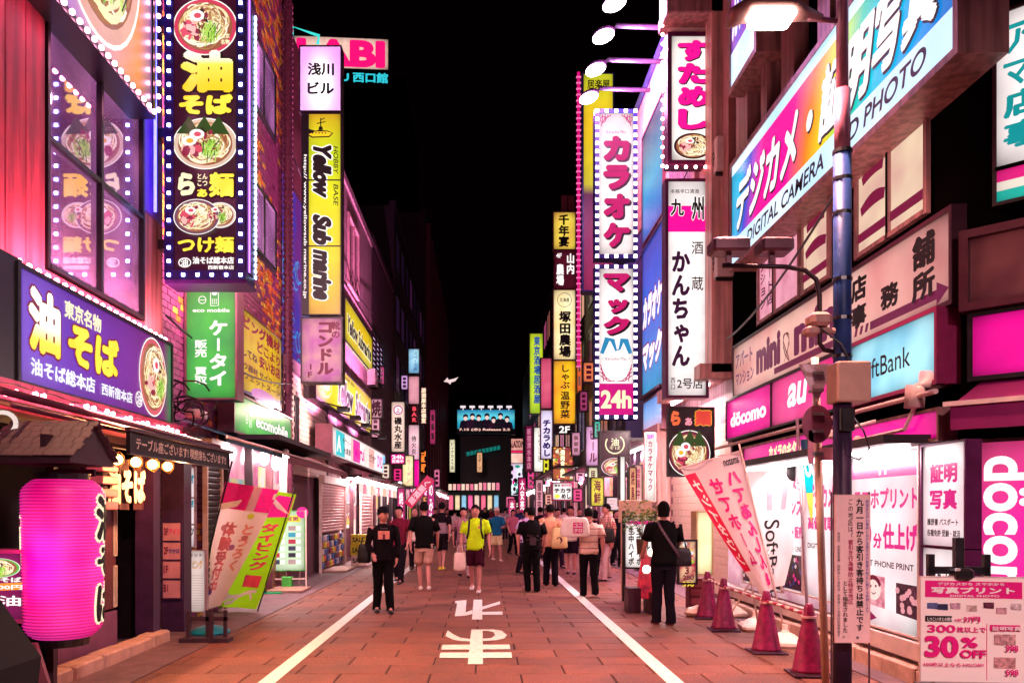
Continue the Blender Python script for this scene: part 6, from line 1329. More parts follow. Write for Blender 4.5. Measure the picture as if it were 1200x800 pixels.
# shop interiors with tube lights (left)
gc_ = random.Random(77)
CLC = ['#ffe8e0', '#ff70a8', '#f01880', '#fff4d0', '#f8d040', '#e83050', '#fff0f4', '#c01868', '#90d0e0', '#ffb8c0', '#301020', '#f8c8b8', '#d0e060']
def clutter(t, s, L, z0, z1):
    """doors, posters and shelves that fill a lit shop front"""
    a = .05
    while a < L-.5:
        wd = gc_.uniform(.7, 1.5); wd = min(wd, L-a-.05); kind = gc_.random()
        b = MB(); b.box(*sorted((-s*.02, -s*.16)), a, a+.07, z0, z1); b.build('door_post', gc_.choice([BLACK, DARK, FRAMEP, PALE]), t)
        if kind < .35:
            b = MB(); b.box(*sorted((-s*.03, -s*.05)), a+.09, a+wd-.02, z0, z0+.95); b.build('counter_front', gc_.choice([DARK, FRAMEP, surf('rose_panel', '#b05070', .5), surf('wood_panel', '#8a5040', .5)]), t)
            for k in range(3):
                b = MB(); z = z0+1.05+k*.36; b.box(*sorted((-s*.03, -s*.05)), a+.12+k*.02, a+wd-.08, z, z+.28); b.build('shelf_display', glow(gc_.choice(CLC), gc_.uniform(.5, 1.0), False, gc_.choice(CLC), gc_.choice([6, 9, 14])), t)
        elif kind < .75:
            nz = gc_.choice((2, 3, 4)); nx = gc_.choice((1, 2))
            for i in range(nx):
                for k in range(nz):
                    u0 = a+.1+(wd-.14)*i/nx; u1 = a+.06+(wd-.14)*(i+1)/nx; v0 = z0+.15+(z1-z0-.4)*k/nz; v1 = z0+.08+(z1-z0-.4)*(k+1)/nz
                    if gc_.random() < .15: continue
                    b = MB(); b.box(*sorted((-s*.03, -s*gc_.uniform(.04, .09))), u0, u1, v0, v1); b.build('wall_poster', glow(gc_.choice(CLC), gc_.uniform(.6, 1.1), False, gc_.choice(CLC), gc_.choice([3, 6, 11])), t)
        elif kind < .9:
            b = MB(); b.box(*sorted((-s*.02, -s*.04)), a+.08, a+wd, z0, z1-.2); b.build('dark_doorway', surf('doorway_dark', '#1c0c14', .5), t)
            b = MB(); b.box(*sorted((-s*.08, -s*.1)), a+.12, a+wd-.05, z1-.75, z1-.25); b.build('door_curtain', gc_.choice([MAG, DARK, surf('navy_cloth', '#202860', .8), surf('cream_cloth2', '#f0d0b0', .8)]), t)
        a += wd
    for k in range(int(L/1.6)):
        b = MB(); y = .3+k*1.6; b.smooth = True; b.ball((-s*gc_.uniform(.3, .7), y, z1-.28), .09, .09, .13, 8, 6); b.build('hanging_lamp', lamp_mat('shop_globe', '#ffe8e0', 7) if gc_.random() < .6 else lamp_mat('rose_globe', '#ff5080', 5), t)

def interior(name, label, X, ya, yb, z0, z1, back, dep=.8, lightp=60, c=(1, .72, .68)):
    s = -1 if X < 0 else 1; t = thing(name, label, 'shop interior', (X, ya, 0)); L = yb-ya
    b = MB(); b.quad((s*.01, 0, z0), (s*.01, L, z0), (s*.01, L, z1), (s*.01, 0, z1)); b.build('back_wall', back, t)
    b = MB(); b.box(*sorted((-s*.02, -s*dep)), 0, L, z1, z1+.08); b.build('canopy', DARK, t)
    b = MB(); b.box(*sorted((-s*.2, -s*.28)), .1, L-.1, z1-.05, z1-.01); b.build('tube_light', lamp_mat('tube_white', '#ffe8ea', 12), t)
    area('shop_light', (-s*.3, L/2, z1-.08), (0, R(-32*s), 0), .2, lightp*.95, c, t, L*.9)
    if name != 'camera_shop_light': clutter(t, s, L, z0, z1)
    return t
interior('dive_shop_front', 'bright pink lit dive shop front behind the two leaning flags', -4.25, 12.8, 17.2, .1, 2.75, glow('#f8a0b0', .9, True, '#d04888', 1.3), 1.0, 230)
t = bpy.data.objects['dive_shop_front']
for k in range(7):
    b = MB(); b.flat([(0, 0), (.38, 0), (.38, .5), (0, .5)], 0); b.v = [(.03, .3+k*.6+p[0], 1.7+p[2]*.8) for p in b.v]; b.build('poster_print', glow(rnd.choice(['#ffe8d8', '#f8d040', '#ffb0c0', '#e02080', '#fff4f0']), .9), t)
interior('ticket_shop_front', 'white lit shop wall with a framed diamond sign', -4.25, 23.9, 26.9, .1, 2.6, glow('#ffe4d8', 1.15, True, '#f8b8b0', .7), 1.0, 190)
t = bpy.data.objects['ticket_shop_front']
def side_diamond(t, yc, zc, r, m, x=.03):
    b = MB(); b.add([(x, yc-r*1.6, zc), (x, yc, zc-r), (x, yc+r*1.6, zc), (x, yc, zc+r)], [(0, 1, 2, 3)]); return b.build('diamond_board', m, t)
side_diamond(t, 1.3, 1.75, .42, INK, .03); side_diamond(t, 1.3, 1.75, .33, WHITE, .034)
b = MB(); b.box(.04, .045, .7, 1.9, 1.68, 1.82); b.build('diamond_band', surf('grey_print2', '#60505c', .5), t)
interior('games_shop_front', 'cluttered bright shop front under the pink scalloped awning', -4.25, 29.7, 38, .1, 2.6, glow('#ffb0c0', 1.1, True, '#a83868', 1.2), 1.0, 200, (1, .48, .62))
interior('bar_shop', 'far left pink glowing bar front', -4.3, 39, 58, .1, 3.0, glow('#ff90b8', 1.1, True, '#70204c', .8), 1.0, 160, (1, .35, .55))
interior('karaoke_entrance', 'glowing entrance hall of the karaoke building', 4.25, 18.4, 23.6, .1, 3.2, glow('#f8c0c8', 1.0, True, '#804068', .8), 1.0, 200, (1, .42, .74))
interior('pub_entrance', 'pink lit pub entrance behind the crowd on the right', 4.3, 24.2, 33, .1, 3.0, glow('#ffb8b8', 1.0, True, '#903060', .7), 1.0, 170, (1, .38, .62))
interior('rice_shop_entrance', 'far rice shop entrance with pink glow on the right', 4.3, 33.5, 50, .1, 3.4, glow('#ffa8c0', 1.0, True, '#803058', .6), 1.2, 200, (1, .35, .55))
interior('tower_shop_front', 'distant glowing shop fronts at the foot of the slim tower', -4.3, 60.5, 92, .1, 3.2, glow('#ffc0d0', 1.2, True, '#c04880', .6), 1.0, 120, (1, .5, .65))
interior('corner_shop_front', 'distant glowing shop fronts under the far right building', 4.3, 50.5, 84, .1, 3.2, glow('#ffc8d0', 1.2, True, '#d05088', .6), 1.0, 120, (1, .5, .65))
interior('camera_shop_light', 'tube lit canopy soffit over the camera shop window', 4.12, 7.2, 13.4, .4, 2.22, glow('#ffd0d8', .9, True, '#e898b0'), .5, 120, (1, .74, .78))
# goods under the shutter
t = thing('goods_rack', 'rack of blue, yellow and white packets under the half raised shutter', 'goods rack', (-4.16, 20.4, .1)); g9 = random.Random(12)
for k in range(9):
    for j in range(5):
        b = MB(); b.bbox(0, .06, 0, .3, 0, .15, .01); b.build('packet', surf('packet_'+str((k*5+j) % 7), ['#3a70c0', '#e8d030', '#f0e0d8', '#a02050', '#e8e030', '#303048', '#e06048'][(k*5+j) % 7] if j < 4 else '#2860b0', .4), t, loc=(g9.uniform(-.02, .02), k*.37, j*.175))
# yellow boxes
for i in range(3):
    p = G(421, 662); o_ = MB(); o_.bbox(-.22, .22, -.2, .2, 0, .3, .01); t = thing('carton', ('bottom pale carton of the stack behind the capped man', 'middle yellow printed carton of the stack behind the capped man', 'top yellow printed carton of the stack behind the capped man')[i], 'box', p+Vector((0, 0, .302*i)), rnd.uniform(-.1, .1), 'stacked cartons'); o_.build('carton_body', surf('pale_carton', '#f0c8b8', .6) if i == 0 else surf('yellow_carton', '#d8c828', .6, 0, .3, 5), t)
    b = MB(); put_text(b, 'SALE', -.18, .08, .18, .22, -.203, .03); b.build('lettering', INK, t)
# scalloped pink awning
t = thing('scalloped_awning', 'pink scalloped shop awning with hanging bright lamps', 'awning', (-4.3, 22.5, 2.6)); b = MB(); b.add([(0, 0, .45), (.9, 0, .1), (.9, 13, .1), (0, 13, .45)], [(0, 1, 2, 3)])
for k in range(32): b.add([(.9, k*.4+.1, .1), (.9, k*.4+.1, -.05), (.9, k*.4+.25, -.12), (.9, k*.4+.42, -.05), (.9, k*.4+.42, .1)], [(0, 1, 2, 3, 4)])
b.build('awning_cloth', surf('pink_awning_cloth', '#d87890', .6, 0, .2, 4), t)
for k in range(16):
    b = MB(); b.smooth = True; b.ball((.7, .6+k*.8, -.12), .1, .16, .1, 10, 7); b.build('lamp', lamp_mat('shop_globe', '#ffe8e0', 7), t)
    b = MB(); b.box(.78, .82, .3+k*.8, .75+k*.8, -.5, -.2); b.build('price_card', glow(('#ffe0d8', '#ff8098', '#fff4e8', '#ffc0a0')[k % 4], .9), t)
area('awning_light', (.6, 6.5, -.1), (0, R(28), 0), .3, 170, (1, .7, .68), t, 12)
# dark awnings over L2
t = thing('dark_awning', 'dark teal and brown sloping awning under the green phone fascia', 'awning', (-4.25, 10.6, 2.78))
b = MB(); b.add([(0, 0, .12), (.85, 0, -.18), (.85, 3.0, -.2), (0, 3.0, .12), (.85, 0, -.26), (.85, 3.0, -.28)], [(0, 1, 2, 3), (1, 4, 5, 2)]); b.build('teal_cloth', surf('teal_awning_cloth', '#1c5060', .6), t)
b = MB(); b.add([(0, 3.02, .12), (.95, 3.02, -.25), (.95, 9.0, -.25), (0, 9.0, .12), (.95, 3.02, -.36), (.95, 9.0, -.36)], [(0, 1, 2, 3), (1, 4, 5, 2)]); b.build('brown_cloth', surf('brown_awning_cloth', '#6a343c', .6), t)
b = MB(); b.smooth = True; b.tube([(.9, -.1, -.2), (.95, 6.6, -.22)], .02, 6); b.ball((.9, 3.0, -.18), .06); b.bbox(.35, .55, -.15, .15, .05, .16, .01); b.build('awning_rail', PALE, t)
# cable tangle
t = thing('cable_tangle', 'tangle of black cables between the violet fascia and green sign', 'cables', F(208, 470, 10.35)); b = MB(); g10 = random.Random(9)
for i in range(11):
    c = Vector((g10.uniform(-.1, .25), g10.uniform(-.1, .2), g10.uniform(-.25, .1))); r = g10.uniform(.1, .28); ph = g10.uniform(0, 6)
    b.tube([(c.x+r*math.cos(a*.5+ph), c.y+.05*math.sin(a), c.z+r*.8*math.sin(a*.5+ph)) for a in range(g10.randint(7, 13))], .012, 5)
b.build('cable', BLACK, t)
# conduit with insulators beside the green sign
# leaning dive banners
dv = lambda n, h: cloth_glow(n, h, .5)
Yb = 12.2
t, pl, o0 = flag('pink_dive_flag', 'leaning pale pink and magenta flag with faded pink writing', [(264, 564), (326, 574), (259, 709), (234, 716)], Yb, dv('pale_rose_cloth', '#ffd8d8'), bulge=.04)
fpatch(t, pl, 0, 0, 1, .20, surf('magenta_cloth', '#f01090', .7), 'magenta_print'); 
b = MB(); b.add([pl(.0, .22, -.012), pl(.0, .17, -.012), pl(1, .03, -.012), pl(1, .08, -.012)], [(0, 1, 2, 3)]); b.build('diagonal_stripe', surf('cream_cloth', '#ffe0d0', .7), t)
fprint(t, pl, '体験受付中', .18, .3, .5, .88, surf('rose_print', '#f08090', .6), .05, v=True); fprint(t, pl, 'とうろく', .6, .3, .88, .7, surf('coral_print', '#f0907c', .6), .05, v=True)
for (u, v_, c) in ((.7, .24, '#c8d030'), (.55, .5, '#b070a0'), (.3, .86, '#9060b0'), (.75, .42, '#d07070'), (.2, .35, '#f0a0b0')):
    b = MB(); b.add([pl(u+.07*math.cos(a/9*2*PI), v_+.025*math.sin(a/9*2*PI), -.016) for a in range(9)], [tuple(range(9))]); b.build('motif_print', surf('motif_'+c[1:], c, .6), t)
pole(t, F(272, 540, Yb), F(224, 728, Yb), o0, .014, BLACK)
t, pl, o0 = flag('green_dive_flag', 'leaning lime green flag with magenta top, red kana and white diver', [(292, 570), (347, 579), (301, 713), (250, 710)], Yb+.5, dv('lime_cloth', '#a8f020'), bulge=.03, ph=1.5)
b = MB(); b.add([pl(.35, 0.03, -.01), pl(.97, .03, -.01), pl(.97, .2, -.01), pl(.35, .24, -.01)], [(0, 3, 2, 1)]); b.build('magenta_print', surf('magenta_cloth', '#f01090', .7), t)
b = MB(); b.add([pl(.45, .05, -.014), pl(.52, .03, -.014), pl(.97, .17, -.014), pl(.88, .2, -.014)], [(0, 1, 2, 3)]); b.build('diagonal_stripe', surf('cream_cloth', '#ffe0d0', .7), t)
fprint(t, pl, 'ダイビング', .50, .27, .85, .68, surf('rose_red_print', '#f04860', .6), .05, v=True); fpatch(t, pl, .5, .72, .85, .82, surf('rose_red_print', '#f04860', .6), 'seal_print', -.012)
b = MB(); y_ = 0
for st_ in ([(.2, .94), (.35, .91), (.5, .90), (.7, .86), (.85, .85)], [(.5, .9), (.4, .95), (.25, .97)], [(.7, .86), (.8, .92)], [(.35, .91), (.22, .89)]):
    n0 = len(b.v); b.ribbon([(u, -v) for u, v in st_], .03, 0)
b.v = [pl(p[0], -p[2], -.014-.0002*i) for i, p in enumerate(b.v)]; b.build('diver_print', WHITEM, t)
b = MB(); b.tube([F(346, 570, Yb+.5)-o0, F(300, 722, Yb+.5)-o0], .012, 6); b.build('pole', BLACK, t)
t = thing('flag_stand', 'brown wooden stand with blue weight at the foot of the pink flag', 'stand', G(240, 752)); b = MB()
for (x, y) in ((-.22, .05), (.0, .1), (.1, -.05), (.22, .1)): b.box(x-.02, x+.02, y-.02, y+.02, 0, .38)
b.box(-.3, .3, -.05, .15, .0, .05); b.box(-.25, .25, .08, .11, .25, .3); b.build('stand_frame', surf('dark_wood', '#3a2030', .6), t)
t = thing('blue_weight', 'round teal blue plastic weight on the pavement by the flag stand', 'weight', G(246, 742)); b = MB(); b.smooth = True; b.lathe([(.24, 0), (.26, .04), (.2, .07), (.12, .1), (.05, .11)], 24); b.build('weight_body', surf('teal_plastic', '#1888a8', .35), t)
# phone contract A-frame
def ex(t, w, h):
    cols = ['#3a3a5a', '#e03050', '#30b0d0', '#d0a0a0', '#202030']
    for i in range(2):
        for j in range(6):
            x = w*(.12+.44*i); z = h*(.10+.115*j)
            b = MB(); b.flat([(x, z), (x+w*.2, z), (x+w*.2, z+h*.075), (x, z+h*.075)], -.003); b.build('photo_print', glow(cols[(i*3+j) % 5], .8), t)
            b = MB(); b.flat([(x+w*.22, z), (x+w*.34, z), (x+w*.34, z+h*.07), (x+w*.22, z+h*.07)], -.003); b.build('price_print', glow('#fff4ec', 1.1), t)
    b = MB(); b.flat([(w*.1, h*.82), (w*.9, h*.82), (w*.9, h*.93), (w*.1, h*.93)], -.003); b.build('yellow_band', glow('#f0e030', 1.0), t)
    b = MB(); b.box(-.05, -.02, -.05, 0, -.35, h+.02); b.box(w+.02, w+.05, -.05, 0, -.35, h+.02); b.box(-.05, w+.05, -.04, 0, -.2, -.17); b.tube([(0, .02, h), (.1, .5, -.33)], .015, 6); b.tube([(w, .02, h), (w-.1, .5, -.33)], .015, 6); b.build('easel_frame', PALE, t)
    b = MB(); b.disc(w*.95, h*.98, .12, .12, -.02, 20); put_text(b, 'SALE', w*.95-.09, h*.98-.03, w*.95+.09, h*.98+.03, -.025, .02); b.build('round_tag', MAGg, t)
t = sign('phone_price_board', 'green edged phone price board with rows of small pictures on a white A-frame', 'price board', F(314, 668, 16.2), R(18), .72, 1.22, .03, glow('#d8f0c8', .95, True), frame=surf('green_edge', '#40a040', .5), fw=.02, extra=ex, texts=[('機種変更', .15, .84, .85, .91, glow('#c02060', .8), {'off': .04})])
t.rotation_euler = (R(-12), 0, R(14))
t = thing('green_mat', 'bright green doormat on the pavement under the price board', 'mat', G(305, 694)); b = MB(); b.bbox(-.45, .45, -.25, .25, .0, .02, .005); b.build('mat_body', surf('green_mat_pile', '#10a060', .9, 0, .2, 30, .3), t)
t = thing('green_bin', 'small light green box beside the foot of the price board', 'box', G(337, 690)); b = MB(); b.bbox(-.1, .1, -.1, .1, 0, .26, .01); b.build('bin_body', surf('green_box', '#50c050', .5), t)
for (a, b_, l) in ((478, 662, 0), (430, 672, 1)): pass
for i, (q, w_, dd) in enumerate(((G(372, 692), .9, .8), (G(415, 668), 1.2, 1.6))):
    t = thing('drain_plate', ('near flat steel threshold plate at the shop edge', 'far flat steel threshold plate at the shop edge')[i], 'plate', (-3.85, q.y, 0)); b = MB(); b.bbox(-.35, .35, -dd/2, dd/2, .004, .06, .01); b.build('plate_body', surf('warm_plate', '#c09080', .5, .2, .3, 5), t)
# menu showcase and dark cover in the left corner
def ex(t, w, h):
    bowl(t, w*.5, h*.78, w*.42, 51, '#60c040', h*.14)
    b = MB(); b.flat([(.02, h*.42), (w, h*.45), (w, h*.56), (.02, h*.53)], -.003); b.build('orange_band', glow('#ff9030', 1.1), t)
t = fsign('menu_showcase', 'lit purple menu board with noodle picture and 100 yen at the left edge', 'menu board', -30, 648, 28, 725, 6.2, .2, glow('#b02878', .8, True, '#801850', 1), frame=surf('pink_case', '#a04068', .4), fw=.03, extra=ex, texts=[('油そば', .3, .56, .95, .64, WHITE, {'off': .04}), ('700円', .35, .45, .98, .52, WHITE, {'off': .03}), ('油', .5, .2, .95, .36, WHITE, {'off': .02})])
b = MB(); b.box(.0, .38, .02, .2, -.8, -.04); b.build('stand', DARK, t)
t = thing('cloth_cover', 'black draped cover over a low cart in the bottom left corner', 'cover', (-2.9, 4.55, 0)); b = MB()
prof2 = [(-1.2, 0), (.14, 0), (.22, .73), (.06, .95), (-.12, 1.2), (-1.2, 1.35)]
b.prism(prof2, -.3, .3); b.build('cover_cloth', surf('black_cloth', '#0c080a', .9), t)
t = thing('cart_leg_board', 'reddish slanted board beside the black cover and lantern', 'board', (-3.5, 6.0, 0)); b = MB(); b.prism([(.15, 0), (.35, 0), (.15, .62), (-.02, .62)], -.02, .02); b.build('board', surf('rust_board', '#8a4450', .5), t)
b = MB(); t = thing('white_cloud_emblem', 'white brush emblem cut by the left picture edge above the lantern roof', 'emblem', F(2, 496, 6.3)); b.ribbon([(.1*math.cos(a/8*PI)*1.1, .09*math.sin(a/8*PI)) for a in range(17)], .035, 0); b.v = [(p[0], p[1]+(.012 if i % 2 else 0), p[2]) for i, p in enumerate(b.v)]; b.build('emblem_body', glow('#f8e0d8', .9), t)
t = thing('shop_edge_board', 'black end board of the noodle shop sign at the left picture edge', 'board', (-3.93, 5.4, 2.6)); b = MB(); b.box(-.3, 0, 0, 1.42, 0, 1.15); b.build('board', BLACK, t)

# ---------------- four overhead lamps with arms
for i, (lx, ly) in enumerate(((720, 5), (707, 43), (698, 82), (690, 115))):
    Yl = (16.4, 17.55, 18.9, 20.3)[i]; p = F(lx, ly, Yl)
    t = thing('sign_lamp', ('topmost glaring sign lamp cut by the upper edge', 'second glaring sign lamp from the top', 'third glaring sign lamp from the top', 'lowest glaring sign lamp, in front of the yellow pub sign')[i], 'lamp', p, 0, 'glaring lamps on arms over the street')
    b = MB(); b.smooth = True; b.ball((0, 0, 0), .25, .2, .11, 16, 8); o = b.build('lamp_glass', lamp_mat('white_floodlamp', '#fff0fa', 25), t); o.rotation_euler = (0, R(-18), 0)
    b = MB(); b.smooth = True; b.ball((.06, .08, .10), .26, .22, .11, 16, 8); o = b.build('lamp_shade', surf('lamp_shade_violet', '#7a4a90', .4, .4), t); o.rotation_euler = (0, R(-18), 0)
    b = MB(); b.smooth = True; b.tube([(.15, .1, .16), (.3, .1, .3), (4.32-p.x, .1, .25)], .055, 8); b.build('arm', surf('violet_steel_arm', '#c0a0e0', .35, .2), t)
    l = area('lamp_light', (.0, 0, -.15), (R(0), R(-62), 0), .4, 330, (.95, .34, .85), t)

# ---------------- street end
EB = block('end_building', 'black building closing the street under the lit billboard', -14, 98, 110, 16, surf('soot_black_wall', '#080406', .9, spec=.1), -17)
EB2 = thing('end_tower', 'pale department store facade at the end of the street', 'building', F(588, 597, 92)); EB2.location.z = 0
def PX(px, py, Y=92): p = F(px, py, Y); return (p.x-EB2.location.x, p.z)
def qrect(t, name, x0, y0, x1, y1, m, dy=0, Y=92):
    a = PX(x0, y1, Y); c = PX(x1, y0, Y); b = MB(); b.box(a[0], c[0], dy, dy+.3, a[1], c[1]); return b.build(name, m, t)
qrect(EB2, 'wall', 586, 512, 640, 600, surf('dark_tower_render', '#4a2a44', .6), .5)
qrect(EB2, 'fascia', 588, 514, 614, 527, glow('#f0a898', .9, False, '#c87878'))
a = PX(597, 524); c = PX(614, 516); b = MB(); put_text(b, 'ALADDIN', a[0], a[1], c[0], c[1], -.02, .03); b.build('lettering', INK, EB2)
qrect(EB2, 'stripe', 588, 528, 614, 530, glow('#e82060', 1), -.01)
qrect(EB2, 'wall_panel', 588, 531, 614, 542, glow('#e8988c', .9, False, '#ffd8c8', .5), -.02)
qrect(EB2, 'screen', 589, 543, 621, 580, glow('#d8e8f0', 1.1, True, '#e0b0d8', .6), -.03)
b = MB(); g11 = random.Random(3); y = -.05
for i in range(30):
    a = PX(g11.uniform(591, 619), g11.uniform(546, 578)); b.mi = g11.randrange(3); b.disc(a[0], a[1], g11.uniform(.1, .3), g11.uniform(.1, .35), y, 8); y -= .002
b.build('screen_print', [MAGg, glow('#20a080', .8), INK], EB2)
# band billboard
def ex(t, w, h):
    g12 = random.Random(20); 
    for i in range(7):
        x = w*(.13+.125*i)+g12.uniform(-.1, .1); z = h*(.62+g12.uniform(-.08, .1)); s = h*.13; y = -.01*(i+1)
        b = MB(); b.flat([(x-s*2.2, h*.1), (x+s*2.2, h*.1), (x+s*1.6, z-s*1.1), (x, z-s*.4), (x-s*1.6, z-s*1.1)], y); b.build('clothing_print', glow(('#180c20', '#301028', '#14101c')[i % 3], .7), t)
        b = MB(); b.disc(x, z, s*.62, s*.95, y-.002, 14); b.build('face_print', glow('#f4c8c0', 1.0), t)
        b = MB(); b.flat([(x-s*.85, z-s*.2), (x-s*.5, z+s*.25), (x+.1*s, z+s*.5), (x+s*.55, z+s*.2), (x+s*.85, z-s*.2), (x+s*.75, z+s*.9), (x, z+s*1.3), (x-s*.75, z+s*.9)], y-.004); b.build('hair_print', glow('#1c1020', .6), t)
    b = MB(); b.flat([(0, 0), (w, 0), (w, h*.2), (0, h*.2)], -.09); b.build('black_band', glow('#0a0508', .3), t)
    b = MB(); put_text(b, '7.15 (水) Release 2.2', w*.03, h*.1, w*.92, h*.24, -.1, .03); b.build('lettering', glow('#ffc8b8', 1.1), t)
    for i in range(6): b = MB(); b.box(w*(.1+.16*i)-.3, w*(.1+.16*i)+.3, -.9, -.5, h+.15, h+.35); b.tube([(w*(.1+.16*i), -.7, h+.2), (w*(.1+.16*i), 0, h)], .05, 6); b.build('flood_lamp', lamp_mat('pale_small_flood', '#f0e0e8', .9), t)
t = fsign('band_billboard', 'wide cyan billboard with seven dark haired people above the end of the street', 'billboard', 536, 480, 603, 508, 90, .6, ramp_glow('cyan_sky_print', [(0, '#106070'), (.4, '#20a8c8'), (.7, '#60d0e0'), (1, '#1880b0')], 2, 2.7, 1.0), frame=DARK, fw=.12, extra=ex)
b = MB(); b.box(.3, 6.1, .6, .9, -12, 0); b.build('support_wall', BLACK, t)
t = thing('teal_beam', 'teal lit steel beam crossing the dark gap at the street end', 'beam', F(546, 532, 88)); b = MB(); q = F(586, 524, 88)-F(546, 532, 88); b.tube([(0, 0, 0), q], .22, 4); b.build('beam_body', glow('#148078', .7), t); b = MB()
for i in range(9): b.box(q.x*i/9, q.x*i/9+.1, -.26, -.22, q.z*i/9-.3, q.z*i/9+.3)
b.build('beam_lattice', glow('#0a3838', .5), t, kind='stuff')
t = thing('awning_market', 'lit market stall row with pale hanging notices at the end of the street', 'stall', F(525, 597, 78)); b = MB(); a = F(525, 580, 78)-t.location; c = F(586, 572, 78)-t.location
b.box(a.x, c.x, 0, .4, a.z, a.z+.35); b.build('green_rail', surf('dark_green_rail', '#204840', .6), t)
for i in range(12): b = MB(); x = a.x+(c.x-a.x)*i/12; b.box(x+.05, x+.36, -.05, 0, a.z+.5, a.z+1.1+.12*(i > 6)); b.build('notice', glow(('#ffd8c0', '#f8b8b0', '#e87090')[i % 3], .95), t)
for i in range(8): b = MB(); x = a.x+(c.x-a.x)*i/8; b.box(x+.05, x+.5, .3, .4, 0, a.z); b.build('lit_door', glow(('#ff7090', '#ffe0b0', '#90c8e8', '#ff60a0', '#ffd0c0')[i % 5], .9, True), t)
t = thing('street_bunting', 'white wing shaped street decoration hanging against the black sky', 'decoration', F(520, 447, 55)); b = MB(); b.flat([(0, 0), (.25, .28), (.35, .12), (.7, .2), (1.0, .32), (.8, .05), (.5, -.05), (.45, -.2), (.3, -.05)], 0); b.v += [(x, .05, z) for x, y, z in b.v]; b.f.append(tuple(range(17, 8, -1))); b.m.append(0); b.sm.append(False); b.build('wing', glow('#f8d8d8', .9), t)
# tilted red banners and small clutter on the left mid distance
for i, (p0, p1, s) in enumerate((((478, 592), (505, 560), '中華そば'), )):
    a = F(*p0, 28); c = F(*p1, 28); t = thing('tilted_banner', 'tilted crimson banner with pale kanji over the left crowd', 'banner', a); L = (c-a).length; ang = math.atan2(c.z-a.z, c.x-a.x)
    b = MB(); b.box(0, L, 0, .03, -.17, .17); o = b.build('cloth', glow('#d81050', .85), t); o.rotation_euler = (0, -ang, 0)
    b = MB(); put_text(b, '居酒屋へ', .1, -.12, L-.1, .12, -.01, .04); o = b.build('lettering', glow('#ffb0c0', 1.0), t); o.rotation_euler = (0, -ang, 0)
    b = MB(); b.tube([(-.1, .05, -a.z), (-.1, .05, .2)], .02, 6); b.build('pole', BLACK, t)
for i, (px_, y0_, y1_, Y_, c, s) in enumerate(((505, 560, 640, 40, '#c01878', 'のみ放題'), (470, 572, 640, 31, '#e01880', '焼鳥酒場'), (600, 585, 625, 55, '#e0407c', '本日開店'), (612, 560, 600, 60, '#d02070', '大安売'), (632, 562, 610, 46, '#f0a0b0', '個室完備'), (690, 568, 610, 23, '#ffd0c0', '飲み放題'), (748, 545, 600, 17.6, '#f8b0a8', '営業中店'))):
    vsign('street_banner', ('plum banner by the left crowd', 'bright magenta banner next to the bald man', 'rose banner at the street centre', 'pink banner below the store screen', 'pale rose banner under the wine sign', 'cream banner right of the square rice sign', 'salmon banner on the pink column')[i]+' with vertical characters', px_-4, y0_, px_+4, y1_, Y_, glow(c, .9, True), [(s, .06, .94)], WHITE if i < 4 else INKM, off=.03, group='vertical banners along the street')
# small lightboxes right of dark noodle sign
for i, a in enumerate(((687, 500, 703, 545, 21, '#e0a0d0', 'ビール', '#7a2060'), (690, 548, 700, 590, 22, '#f0e8c0', '居酒屋', '#202040'), (697, 494, 703, 512, 20, '#30c8b0', '酒', '#fff'), (693, 560, 707, 592, 20.5, '#f0d850', '海鮮', '#201020'), (727, 535, 732, 592, 16.2, '#fff8f0', '', '#000'), (738, 548, 745, 590, 17, '#f0a878', '焼鳥', '#901040'))):
    vsign('lightbox', ('lilac slanted lightbox left of the dark noodle sign', 'cream lightbox with dark kanji below the lilac one', 'small teal lightbox at the top corner of the dark noodle sign', 'yellow lightbox with black brush kanji near the ground floor', 'slim white fluorescent tube box by the pink column', 'orange lightbox on the karaoke building column')[i], a[0], a[1], a[2], a[3], a[4], glow(a[5], 1.05, True), [(a[6], .06, .94)] if a[6] else [], INKM, off=.03)

